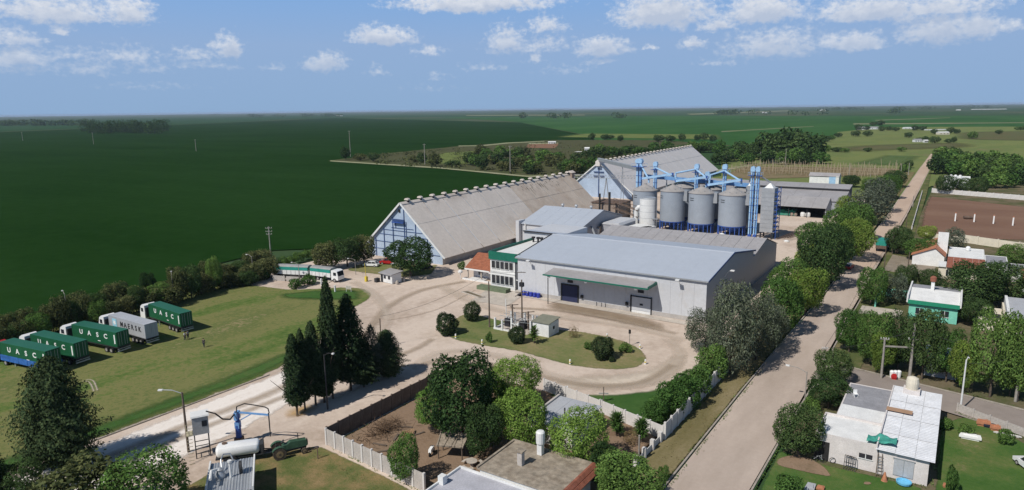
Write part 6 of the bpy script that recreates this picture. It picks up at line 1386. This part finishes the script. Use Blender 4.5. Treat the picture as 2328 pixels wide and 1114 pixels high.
m_thatch = mat('old_thatch', (.36,.30,.23), var=.3, scale=3, bump=.6, bscale=12)
t = thing('thatched_shelter', 'small thatched lean-to shelter in the backyard', 'shelter', (-49.6,61.0,0), .4)
k = MB(); k.add([(-1.7,-1.2,1.75),(1.7,-1.2,1.75),(1.9,1.3,2.2),(-1.7,1.3,2.2),(-1.7,-1.2,1.9),(1.7,-1.2,1.95),(1.9,1.3,2.5),(-1.7,1.3,2.4)],[(0,1,2,3),(7,6,5,4),(0,4,5,1),(1,5,6,2),(2,6,7,3),(3,7,4,0)]); part('thatch_roof', k, m_thatch, t)
for i in range(14): k = MB(); a = rng.uniform(-1.5,1.5); k.bar((a,-1.3,1.95),(a+rng.uniform(-.4,.4),1.3,2.5),.12,.06); part('roof_pole', k, m_thatch, t)
for x in (-1.5,1.5):
    for y in (-1.0,1.1): k = MB(); k.cyl((x,y,0),(x,y,1.9),.08,.07,6); part('post', k, m_wood, t)
t = thing('motorbike', 'old covered motorbike left of the thatched shelter', 'motorbike', (-52.0,59.9,0), 1.9)
for x in (-.6,.6): k = MB(); k.cyl((x,-.06,.32),(x,.06,.32),.32,.32,14); part('wheel', k, m_rub, t)
k = MB(); k.prism([(-.7,.55),(.3,.5),(.55,.9),(.1,1.0),(-.6,.95)],'y',-.18,.18); part('cover', k, m_lett, t); k = MB(); k.bar((.6,0,.32),(.35,0,1.05),.06); k.bar((.35,-.3,1.05),(.35,.3,1.05),.04); part('handlebar', k, m_chas, t)
t = thing('garden_table', 'round stone garden table with curved benches by the bottom house', 'table', (-46.0,60.2,0))
k = MB(); k.lathe([(.2,0),(.15,.65),(.65,.68),(.68,.76)],n=16); part('table', k, m_conc, t)
for i in range(3):
    k = MB(); a0 = i*2.1
    vs = [(math.cos(a)*1.35,math.sin(a)*1.35) for a in np.linspace(a0,a0+1.3,7)]+[(math.cos(a)*1.0,math.sin(a)*1.0) for a in np.linspace(a0+1.3,a0,7)]; k.prism(vs,'z',.38,.46); k.box(math.cos(a0+.65)*1.17-.12,math.cos(a0+.65)*1.17+.12,math.sin(a0+.65)*1.17-.12,math.sin(a0+.65)*1.17+.12,0,.38); part('bench', k, m_conc, t)
# --- turquoise and white house
th = thing('turquoise_house', 'white flat-roofed house with turquoise walls on the side street', 'house', (-3,160,0))
k = MB(); k.box(-6.8,1.4,153.4,165.6,0,3.6); part('wall', k, m_turq, th, world=True)
k = MB(); k.prism([(153.0,3.75),(161.4,4.5),(161.4,4.62),(153.0,3.87)],'x',-7.0,1.6); part('white_roof', k, m_limew, th, world=True)
k = MB(); k.prism([(161.45,4.5),(165.9,4.2),(165.9,4.32),(161.45,4.62)],'x',-7.0,1.6); part('grey_roof', k, m_slab, th, world=True)
k = MB(); k.box(-7.05,1.65,152.8,153.05,3.2,3.95); part('fascia', k, m_tg, th, world=True)
k = MB(); k.box(-7.3,-7.02,152.9,166,3.4,4.9); k.box(1.62,1.9,152.9,166,3.4,4.8); part('gable_parapet', k, m_limew, th, world=True)
k = MB(); k.box(-3.6,-3.0,160.6,161.2,4.4,6.4); c_ = part('tank_stand', k, m_limew, th, world=True); k = MB(); k.lathe([(.55,6.4),(.6,7.2),(.3,7.5)],(-3.3,160.9,0),12); part('tank', k, m_tile, c_, world=True)
window(th,-5.6,-4.2,153.4,1.2,2.4); window(th,-1.4,0,153.4,1.2,2.4)
panel_wall('turquoise garden wall at the street front', (-13.2,168.6), (-7.4,168.9), 2.0, 2, m_turq, m_turq, .3)
panel_wall('turquoise side wall of the street garden', (-13.2,158.8), (-13.2,168.4), 2.0, 3, m_turq, m_turq, .3)
k = MB(); k.box(-15.6,-8,152,158.4,.02,.1); o = struct('pavement', k, m_conc, 'pale paved forecourt of the turquoise house')
rh = thing('grey_roof_house', 'house with pale grey metal roof at the right edge', 'house', (12,160,0))
k = MB(); k.box(8.6,24,150.5,163,0,3.2); part('wall', k, m_cream, rh, world=True); k = MB(); k.prism([(150,3.3),(163.4,4.2),(163.4,4.35),(150,3.45)],'x',9.4,24.3); part('roof', k, m_cgrey, rh, world=True); k = MB(); k.box(8.9,9.35,150,163.4,3.2,4.6); part('parapet', k, m_limew, rh, world=True)
k = MB(); k.box(4.6,8.5,152,160,0,2.6); part('annex', k, m_cream, rh, world=True); k = MB(); k.box(4.9,8.2,152.2,155.2,2.62,2.66); part('annex_yard', k, m_dark, rh, world=True)
hut2 = thing('pale_hut', 'pale grey hut under the side street trees', 'hut', (1,121,0)); k = MB(); k.box(-2.4,3.4,121,126,0,2.9); part('wall', k, m_cgrey, hut2, world=True); k = MB(); k.prism([(120.6,2.95),(126.4,3.3),(126.4,3.4),(120.6,3.05)],'x',-2.7,3.7); part('roof', k, m_steel, hut2, world=True); window(hut2,.2,1.4,121,1.1,2.1)
# --- white house group by the pitch
wh2 = thing('white_house', 'white stepped flat-roofed house below the bare pitch', 'house', (4,205,0))
flat_house(wh2,-1.6,6.2,203,219.5,3.4,m_limew,m_limew,.2); flat_house(wh2,6.3,11,201,214,3.0,m_limew,m_slab,.15,'rear_wall'); flat_house(wh2,11.1,15.4,199,208,2.6,m_wpanel,m_slab,.1,'annex_wall')
k = MB(); k.box(1.5,6.0,202.4,202.98,2.6,2.8); part('awning', k, m_dark, wh2, world=True); window(wh2,-1.0,.2,203,1.2,2.3); window(wh2,2.2,5.0,203,1.0,2.4)
k = MB(); k.lathe([(.5,0),(.55,.8),(.3,1.1)],(2.6,216,3.6),12); part('roof_tank', k, m_lett, wh2, world=True)
oh = thing('orange_roof_house', 'house with orange tiled gable roof and tall white chimney wall', 'house', (-5,218,0))
k = MB(); k.prism([(-9.6,0),(-2.4,0),(-2.4,2.8),(-4.6,4.8),(-9.6,2.6)],'y',208,225); part('wall', k, m_limew, oh, world=True)
for j in range(8):
    ya = 207.6+j*2.2; k = MB(); k.add([(-10,ya,2.55),(-10,ya+2.16,2.55),(-4.6,ya+2.16,4.95),(-4.6,ya,4.95)],[(0,1,2,3)]); k.add([(-4.6,ya,4.95),(-4.6,ya+2.16,4.95),(-2.1,ya+2.16,2.75),(-2.1,ya,2.75)],[(0,1,2,3)]); part('roof_section', k, m_orange, oh, world=True)
k = MB(); k.box(-4.4,-2.0,214.2,214.8,0,8.2); part('chimney_wall', k, m_limew, oh, world=True)
bkh = thing('brick_roof_house', 'cream house with dark red tiled lean-to roof', 'house', (0,198,0))
k = MB(); k.box(-3.2,6.0,194.4,199.6,0,2.9); part('wall', k, m_cream, bkh, world=True)
for j in range(6): k = MB(); xa = -1.6+j*1.3; k.prism([(193.6,3.0),(200.6,4.3),(200.6,4.4),(193.6,3.1)],'x',xa,xa+1.27); part('roof_section', k, m_tile, bkh, world=True)
window(bkh,-1.6,-.5,194.4,.9,2.2); window(bkh,2,3.4,194.4,.9,2.2)
k = MB(); k.box(-3.3,-1.7,194,199.8,2.92,3.2); part('flat_slab', k, m_limew, bkh, world=True)
bk2 = thing('brick_roof_house', 'small red-roofed house cut by the right edge', 'house', (17,196,0)); k = MB(); k.box(13,24,188,196,0,2.8); part('wall', k, m_limew, bk2, world=True); k = MB(); k.prism([(187.6,2.9),(194,4.4),(194,4.5),(187.6,3.0)],'x',12.6,24.2); part('roof', k, m_tile, bk2, world=True)
k = MB(); k.box(12.2,12.58,187.4,194.4,2.85,4.7); part('parapet', k, m_limew, bk2, world=True)
k = MB(); k.prism([(-15.2,196.5),(-4.2,193),(-4,212.5),(-15,219)],'z',.0,.07); struct('paved_court', k, mat('tan_paving', (.30,.25,.19), var=.15, scale=.4), 'tan paved court beside the brick-roofed house')
# --- further houses
fh = thing('far_house', 'white flat house with water tanks beyond the pitch wall', 'house', (-4,425,0)); flat_house(fh,-9,2.5,415,432,4.2,m_limew,m_limew,.3)
k = MB(); k.box(-9.2,2.7,414.6,415,2.4,2.7); part('ledge', k, m_white, fh, world=True)
for x in (-6,-4,-2): k = MB(); k.lathe([(.7,0),(.7,1.2),(.3,1.5)],(x,424,4.3),10); part('roof_tank', k, m_white, fh, world=True)
for x in (-8,-5,-1): window(fh,x,x+1.4,415,.8,2.1)
wbh = thing('white_blue_hut', 'white hut with blue gable end behind the long sheds', 'hut', (-63,404,0)); k = MB(); k.box(-70.5,-60.6,400.5,407,0,4.2); part('wall', k, m_limew, wbh, world=True); k = MB(); k.box(-60.6,-57.4,400.3,407,0,4.6); part('blue_bay', k, m_lblue, wbh, world=True); k = MB(); k.box(-57.4,-55.8,400.3,407,0,4.8); part('end_bay', k, m_limew, wbh, world=True)
k = MB(); k.prism([(400.1,4.5),(403.6,6.2),(407.2,4.5)],'x',-70.9,-55.6); part('roof', k, m_roofd, wbh, world=True)
for i, (px, py, w, d, h, m, lb) in enumerate(((1983,294,24,8,4.6,m_limew,'largest white farmhouse on the far plain'),(1962,295,14,10,5,m_limew,'small white barn left of the largest farmhouse'),(2068,293,20,5,3,m_limew,'low white wall of the far farm'),(2088,323,8,5,3.6,m_limew,'white farmhouse nearer the pasture'),(2106,324,4,4,3,m_limew,'small white outbuilding beside the nearer farmhouse'),(2147,306,14,8,4,m_cream,'cream shed right of the far farm'),(2130,296,40,2,1.6,m_limew,'long white far farm fence'),
        (1872,252,40,20,10,m_limew,'tiny white silo building near the horizon'),(2250,249,230,20,4,m_limew,'long white greenhouse line near the horizon'),(2180,251,24,12,6,m_limew,'tiny white shed left of the greenhouse line'),(1335,344,4.5,4,4,m_limew,'white house in the scrub behind the barns'),(1315,347,6,1,1.2,m_limew,'low white wall in the scrub behind the barns'),(1771,371,9,7,4.2,m_cream,'small brown hut beside the post rows'),
        (770,264,60,20,7,m_limew,'tiny white farm at the horizon left of centre'),(1255,327,9,5,3,m_white,'small shed on the red ploughed strip'),(1740,257,30,12,7,m_limew,'tiny white building on the distant plain'),(1520,243,50,20,9,m_limew,'pale distant farm on the horizon'))):
    g = G(px,py); t = thing('far_building', lb, 'building', g, HEAD); k = MB(); k.box(-w/2,w/2,0,d,0,h*.7); part('wall', k, m, t); k = MB(); k.prism([(-.3,h*.71),(d/2,h),(d+.3,h*.71)],'x',-w/2-.3,w/2+.3); part('roof', k, m_roofd if i in (0,3,12) else m_limew, t)
    for j in range(3 if w < 50 else 0): k = MB(); x = -w/2+w*(j+.5)/3; k.box(x-.6,x+.6,-.08,-.01,h*.2,h*.45); part('window', k, m_glass, t)
# --- rows of bare posts
pr_ = thing('post_rows', 'rows of bare wooden posts standing in the brown plot', 'posts', (-80,480,0)); g_ = random.Random(3)
_k = MB(); _k.cyl((0,0,0),(0,0,1),.16,.12,5); POST = _k.mesh('post'); POST.materials.append(mat('pale_post_wood', (.46,.37,.25), var=.25, scale=2))
for r_ in range(9):
    y = 448+r_*8.2; n = 27
    for i in range(n):
        x = -132+i*3.7+r_*.6+g_.uniform(-.5,.5)
        if x > -34: continue
        o = link('post', POST, None, pr_, (x+80,y-480+g_.uniform(-1,1),0)); o.scale = (1,1,g_.uniform(3.2,5.2) if g_.random() > .06 else g_.uniform(6,8)); o.rotation_euler = (g_.gauss(0,.05),g_.gauss(0,.08),0)
for r_ in range(4):
    k = MB(); y = 450+r_*18-480; k.bar((-52,y,2.4),(44,y,2.6),.12); part('rail', k, MATS['pale_post_wood'], pr_)
Ps = np.c_[nr.uniform(-134,-36,4200),nr.uniform(444,515,4200),nr.uniform(.2,2.0,4200)]; o = link('dry_stalks', leaves('dry_stalks',Ps,np.tile((0.,0.,.3),(4200,1)),1.4,.10,LM['dry']), None); o['kind'] = 'stuff'; o['label'] = 'dry brown stalks between the bare posts'
# --- pitch equipment
for i, (px, py) in enumerate(((2171,503),(2214,505),(2258,509),(2302,513))):
    g = G(px,py); t = thing('pitch_post', ORD[i]+' white and orange post from the left on the bare pitch', 'post', g, 0, 'posts on the pitch'); k = MB(); k.box(-.2,.2,-.2,.2,0,2.9); part('post', k, m_lett, t); k = MB(); k.box(-.22,.22,-.22,.22,2.91,3.2); part('orange_band', k, m_orange, t)
g = G(2200,498); t = thing('roller', 'rusty pitch roller between the first two posts', 'roller', g, .4); k = MB(); k.cyl((-1.4,0,.6),(1.4,0,.6),.6,.6,14); part('drum', k, m_brown, t); k = MB(); k.bar((-1.5,0,.6),(-1,-2.2,.8),.12); k.bar((1.5,0,.6),(1,-2.2,.8),.12); k.bar((-1,-2.2,.8),(1,-2.2,.8),.12); part('frame', k, m_brown, t)
# --- poles and lamps
def pole(label, loc, h, r=.14, m=None, arms=(), lamp=None, group='utility poles', lean=0):
    t = thing('utility_pole' if lamp is None else 'street_lamp', label, 'pole' if lamp is None else 'lamp', loc, 0, group)
    k = MB(); k.cyl((0,0,0),(lean,0,h),r,r*.7,8); part('pole', k, m or m_wood, t, smooth=50)
    for (z, w, a) in arms:
        k = MB(); c, s = math.cos(a)*w/2, math.sin(a)*w/2; k.bar((-c,-s,z),(c,s,z),.12); cr_ = part('crossarm', k, m or m_wood, t)
        for u in (-.9,-.3,.3,.9): k = MB(); k.cyl((c*u,s*u,z+.05),(c*u,s*u,z+.3),.05,.04,6); part('insulator', k, m_white, cr_)
    if lamp:
        ln, a, m2 = lamp; c, s = math.cos(a)*ln, math.sin(a)*ln; k = MB(); k.tube([(0,0,h-.15),(c*.5,s*.5,h+.3),(c,s,h+.35)],.05,6); part('bracket', k, m2, t); k = MB(); p = Vector((c,s,h+.33)); q = Vector((c*1.22+.001,s*1.22,h+.33)); k.bar(p,q,.3,.16); part('lamp_head', k, m_white, t)
    return t
def PL(label, bx, by, ty, **kw): g = G(bx,by); return pole(label, g, height_at(g,ty), **kw)
XA = R(33)
PL('tall wooden pole on the left of the yard island',1113,744,640,r=.17)
t = PL('tall wooden pole with crossarms beside the office',1187,746,636,r=.17,arms=((7.2,2.6,.3),(11.2,1.6,.5))); k = MB(); k.box(-.4,.4,-.3,.3,8.4,9.2); part('switch_box', k, m_dark, t)
PL('lamp post in front of the tallest cypress',745,931,806,r=.12,m=m_chas,lamp=(1.4,.2,m_chas),group='yard lamps')
PL('bare dark pole behind the cypress group',867,792,724,r=.13,m=m_wood)
PL('tall leaning lamp post beside the raised cabin',429,1028,892,r=.17,m=m_wood,lamp=(2.4,R(213),m_steel),group='yard lamps')
PL('pale concrete power pole at the field edge by the gate',616,584,515,r=.2,m=m_conp,arms=((8.6,1.8,.8),(7.6,1.8,.8),(6.8,1.6,.8)))
for i, (x, y, ty) in enumerate(((52,320,300),(213,328,301),(446,344,317),(797,356,297),(966,374,327),(1160,394,331))): PL(ORD[i]+' concrete power pole from the left across the fields',x,y,ty,r=.32,m=m_conp,arms=((height_at(G(x,y),ty)-.6,2.4,.6),),group='field power line')
PL('tall white lamp post on the side street by the lawn',2183,933,818,r=.13,m=m_white,lamp=(.25,.5,m_white),group='street lamps')
PL('street lamp with long arm by the corner house',1829,922,845,r=.09,m=m_conp,lamp=(2.4,R(175),m_conp),group='street lamps')
PL('street lamp among the silver trees',1622,806,760,r=.09,m=m_conp,lamp=(2.6,R(180),m_conp),group='street lamps')
PL('concrete pole at the corner of the two streets',1870,862,806,r=.14,m=m_conp,arms=((5.0,.9,.5),))
PL('left concrete pole of the pair on the side street',2003,860,768,r=.2,m=m_conp,arms=((6.4,1.2,.3),)); PL('right taller concrete pole of the pair on the side street',2067,864,735,r=.24,m=m_conp,arms=((6.6,1.4,.3),))
k = MB(); a_, b_ = G(2003,860), G(2067,864); k.bar((a_.x,a_.y,5.3),(b_.x,b_.y,5.3),.16,.22); tag(link('transformer_beam', k.mesh('transformer_beam'), m_conp), 'concrete beam joining the pair of side street poles', 'beam')
PL('concrete pole at the right edge of the side street',2308,913,812,r=.2,m=m_conp)
for i, (x, y, ty) in enumerate(((2028,578,520),(2036,577,520),(2009,622,566),(2064,612,572),(2059,525,485),(1990,668,635))): PL(['left green pole of the pair by the teal-topped lorry','right green pole of the pair by the teal-topped lorry','wooden pole on the street side of the paved court','wooden pole inside the paved court','wooden pole at the pitch fence','wooden pole by the turquoise garden'][i],x,y,ty,r=.13,m=m_wood)
for i, (x, y, ty) in enumerate(((2147,432,402),(2134,432,400),(1977,420,396),(2075,470,445),(1651,372,352),(1728,368,345),(1785,380,338),(1812,370,335),(2048,395,372),(1930,400,375),(2065,398,370))): PL(ORD[i]+' slim far pole from the list along the far street and post rows' if False else 'slim distant pole '+['left of the far white house','right of the far house gate','beside the white and blue hut','along the far pitch fence','at the left end of the post rows','beside the far clump','before the tallest far trees','right of the tallest far trees','at the right end of the post rows','in the middle of the post rows','by the far street bend'][i],x,y,ty,r=.2,m=m_conp,group='distant poles')
for i, (x, y, ty) in enumerate(((397,690,624),(156,735,668),(577,640,583),(681,640,600),(809,625,590),(911,640,600))): PL(['hedge lamp behind the last container','hedge lamp behind the left containers','hedge lamp near the gate trailer','lamp post beside the grain trailer','lamp post by the parked cars','lamp post beside the gate hut'][i],x,y,ty,r=.08,m=m_conp,lamp=(1.6,R(150+i*17),m_conp),group='yard lamps')
# --- substation
ss = thing('substation', 'fenced outdoor substation of white posts and dark gear on the island', 'substation', (-70,107.5,0))
for i, (x, y, h) in enumerate(((-3.6,-2.6,2.3),(-1.8,-2.8,2.2),(-3.2,2.6,2.3),(-.4,-1.6,2.4),(.2,2.2,2.6),(2.2,2.0,2.4),(3.4,1.6,2.6),(3.8,-1.4,2.4),(1.6,-2.4,2.0),(-1.2,.8,2.8))):
    k = MB(); k.box(x-.16,x+.16,y-.16,y+.16,0,h); part('post', k, m_white, ss)
k = MB(); k.box(-3.8,-1.6,-2.9,-2.7,.0,.4); k.box(-3.7,-3.4,-2.7,2.6,.0,.35); k.box(-1.6,2.0,-2.85,-2.65,0,.35); part('kerb_wall', k, m_white, ss)
k = MB(); k.box(-3.4,3.8,-2.6,2.6,.06,.12); part('gravel_bed', k, m_conc, ss)
for x, y, h in ((-1.4,.2,4.6),(2.4,0,3.8)):
    k = MB(); k.bar((x,y,0),(x,y,h),.22); tp = part('frame_post', k, m_wood, ss); k = MB(); k.bar((x-1.1,y-.4,h-.3),(x+1.1,y+.5,h),.14); k.bar((x-.8,y+.5,h-.7),(x+.8,y-.4,h-.6),.12); part('frame_arm', k, m_wood, tp)
for x in (-2.8,.6,2.9): k = MB(); k.box(x,x+1.2,-.6,.6,.2,1.7); tp = part('transformer', k, m_dark, ss); k = MB(); [k.cyl((x+.2+.4*j,0,1.7),(x+.2+.4*j,0,2.2),.08,.05,6) for j in range(3)]; part('bushing', k, m_white, tp)
k = MB(); [k.bar((-3.5,yy,zz),(3.6,yy+.2,zz+.2),.07) for yy in (-1.2,.4,1.8) for zz in (1.6,2.4)]; part('busbar', k, m_steel, ss)
k = MB(); k.bar((-3.4,1.2,0),(-3.9,1.6,5.0),.1); part('lamp_stem', k, m_white, ss)
for x in (.1,.8): k = MB(); [k.bar((x+.35*math.cos(a),-2.0,1.2+.35*math.sin(a)),(x+.35*math.cos(a+.5),-2.0,1.2+.35*math.sin(a+.5)),.12) for a in np.arange(0,3.2,.5)]; part('cable_loop', k, m_lett, ss)
hut = thing('substation_hut', 'white box hut with flat olive roof beside the substation', 'hut', (-63.8,107.6,0)); k = MB(); k.box(-1.7,1.8,-1.9,1.9,0,2.6); part('wall', k, m_limew, hut); k = MB(); k.prism([(-2.1,2.62),(2.1,2.95),(2.1,3.07),(-2.1,2.74)],'x',-1.9,2.05); part('roof', k, mat('olive_felt', (.24,.24,.18), var=.15), hut); k = MB(); k.box(1.8,1.84,-.3,.3,1.2,1.8); part('vent', k, m_dark, hut); k = MB(); k.box(1.8,1.83,.6,1.4,.1,2.0); part('door', k, m_wpanel, hut)
# --- drums, bollards, mirror post
for i in range(5):
    k = MB(); k.lathe([(.42,0),(.45,.05),(.45,.42),(.47,.45),(.45,.48),(.45,.95),(.4,1.0)],n=16); tag(link('drum', k.mesh('drum'), mat('drum_blue', (.03,.05,.34), rough=.4, var=.1), None, (-81.9+i*.98,128.4,.06)), ORD[i]+' blue drum from the left beside the office', 'drum', 'blue drums')
for i, (px, py) in enumerate(((996,750),(1036,769),(1096,782),(1296,828),(1467,828),(1455,793),(1380,768),(1290,890))):
    g = G(px,py); t = thing('bollard', ['small white bollard at the left island tip','small white bollard below the left island bush','small white bollard below the sapling','small white bollard at the front island edge','small white bollard at the right island end','small white bollard beside the signal post','small white bollard behind the largest island bush','small white bollard on the strip inside the wall'][i], 'bollard', g, 0, 'white kerb bollards'); k = MB(); k.cyl((0,0,0),(0,0,.85),.16,.13,8); part('post', k, m_lett, t); k = MB(); k.cyl((0,0,.3),(0,0,.5),.165,.155,8); part('yellow_band', k, m_yel, t)
g = G(1431,786); t = thing('signal_post', 'slim signal post with dark head on the island', 'post', g); k = MB(); k.cyl((0,0,0),(0,0,2.6),.06,.06,6); part('pole', k, m_conp, t); k = MB(); k.box(-.18,.18,-.12,.12,2.3,3.0); part('head', k, m_black, t)
g = G(1372,915); t = thing('garden_sign', 'small cross-shaped post on the green strip inside the wall', 'sign', g, .5); k = MB(); k.box(-.06,.06,-.06,.06,0,2.4); part('post', k, m_wood, t); k = MB(); k.box(-.7,.7,-.04,.04,1.3,1.5); part('board', k, m_conw, t)
g = G(1452,1050); k = MB(); k.cyl((0,0,0),(0,0,3.4),.11,.1,8); k.cyl((0,0,3.4),(0,0,3.46),.14,.14,8); tag(link('wall_post', k.mesh('wall_post'), m_conp, None, g), 'pale bare post beside the low street wall', 'post')
g = G(723,1044); t = thing('fence_stub', 'rusty angled stub post at the corner of the panel wall', 'post', g, .4); k = MB(); k.bar((0,0,0),(0,0,1.6),.1); k.bar((0,0,1.6),(-.9,-.5,1.2),.07); part('post', k, m_brown, t); k = MB(); k.box(-.15,.15,-.15,.15,0,.05); part('foot', k, m_panel, t)
# --- tyre tracks worn into the dirt
m_trk = groundmat('tyre_marks', [(.3, (.37,.295,.222)), (.6, (.41,.33,.25))], scale=.4, bump=.2, edge=True, soft=(.4,2.3))
m_trl = groundmat('pale_tyre_marks', [(.3, (.55,.46,.37)), (.6, (.59,.50,.41))], scale=.4, bump=.2, edge=True, soft=(.4,2.3))
def ribbon(name, pts, w, m, z):
    p = [Vector((q[0],q[1])) for q in pts]; L_, R_ = [], []
    for i in range(len(p)):
        t_ = (p[min(i+1,len(p)-1)]-p[max(i-1,0)]).normalized(); n_ = Vector((-t_.y,t_.x))*w/2; L_.append(p[i]+n_); R_.append(p[i]-n_)
    patch(name, L_+R_[::-1], m, z, edge=w*.45, step=1.5)
def spline(pp, n=14):
    P = [G(*q) for q in pp]; out = []
    for i in range(len(P)-1):
        p0, p1, p2, p3 = P[max(i-1,0)], P[i], P[i+1], P[min(i+2,len(P)-1)]
        for j in range(n): t_ = j/n; out.append(.5*((2*p1)+(p2-p0)*t_+(2*p0-5*p1+4*p2-p3)*t_*t_+(3*p1-p0-3*p2+p3)*t_**3))
    return out+[P[-1]]
zz_ = .11
for pts, w, m in (([(240,1045),(430,965),(600,900),(720,840),(830,760),(880,700),(960,660),(1060,640)],1.2,m_trk),([(270,1060),(460,975),(640,905),(780,850),(930,800),(985,770)],.9,m_trk),([(930,840),(1010,800),(1130,810),(1260,855),(1400,880),(1500,860),(1545,810),(1520,770)],1.3,m_trl),([(960,830),(1040,815),(1180,845),(1320,875),(1450,872),(1530,830)],.9,m_trk),
        ([(800,640),(850,670),(880,720),(860,770),(900,810)],1.4,m_trl),([(1000,650),(1080,690),(1180,715),(1300,725),(1440,745),(1560,775)],1.6,m_trl),([(1150,700),(1280,708),(1400,728),(1540,760)],1.0,m_trk),([(880,730),(990,705),(1080,660)],.4,m_trk),([(700,925),(810,880),(900,850)],1.4,m_trl),
        ([(195,865),(212,868),(222,890)],.35,m_trl),([(188,868),(204,872),(214,892)],.35,m_trl)):
    zz_ += .006; ribbon('tyre_track', spline(pts), w*(2.2 if w > .5 else 1.2), m, zz_)
# --- loose overhead wires
for a, b, s, lb in (((G(2003,860)+Vector((0,0,6.6))),(G(1870,862)+Vector((0,0,5.2))),.5,'overhead wire across the side street corner'),((G(2067,864)+Vector((0,0,8.6))),(G(2308,913)+Vector((0,0,7.4))),.9,'overhead wire along the side street'),((G(1113,744)+Vector((0,0,11.5))),(G(1187,746)+Vector((0,0,11.3))),.3,'overhead wire between the two island poles'),((G(2067,864)+Vector((0,0,8.4))),(G(2003,860)+Vector((0,0,6.6))),.3,'short overhead wire between the paired concrete poles'),((G(1870,862)+Vector((0,0,5.3))),Vector((-16.5,196,7)),1.6,'long overhead wire following the street away from the corner'),((G(2028,578)+Vector((0,0,7.5))),Vector((-16.2,330,7)),2.2,'long overhead wire from the green poles up the street'),((G(868,792)+Vector((0,0,6))),(G(1113,744)+Vector((0,0,11))),1.2,'overhead wire from the cypress pole to the island pole'),((G(2183,933)+Vector((0,0,7))),(G(2308,913)+Vector((0,0,7.2))),.6,'overhead wire from the white lamp post to the edge pole')):
    k = MB(); pts = [Vector(a)+(Vector(b)-Vector(a))*i/12-Vector((0,0,4*s*(i/12)*(1-i/12))) for i in range(13)]; k.tube(pts,.025,4); tag(link('overhead_wire', k.mesh('overhead_wire'), m_chas), lb, 'wire', 'overhead wires')
# ================================================================== air
mb = MB(); mb.box(-23990,23990,-23990,23990,-1.6,46)
hz = link('haze', mb.mesh('haze'), None); hz['kind'] = 'stuff'; hz['label'] = 'thin blue summer haze over the plain'
hm = bpy.data.materials.new('haze_air'); hm.use_nodes = True; hn = hm.node_tree.nodes; hn.clear()
ho = hn.new('ShaderNodeOutputMaterial'); hv = hn.new('ShaderNodeVolumePrincipled'); hm.node_tree.links.new(hv.outputs[0], ho.inputs['Volume'])
hv.inputs['Color'].default_value = (.62,.74,.92,1); hv.inputs['Density'].default_value = 4.6e-5; hv.inputs['Anisotropy'].default_value = 0.0
hz.data.materials.append(hm)
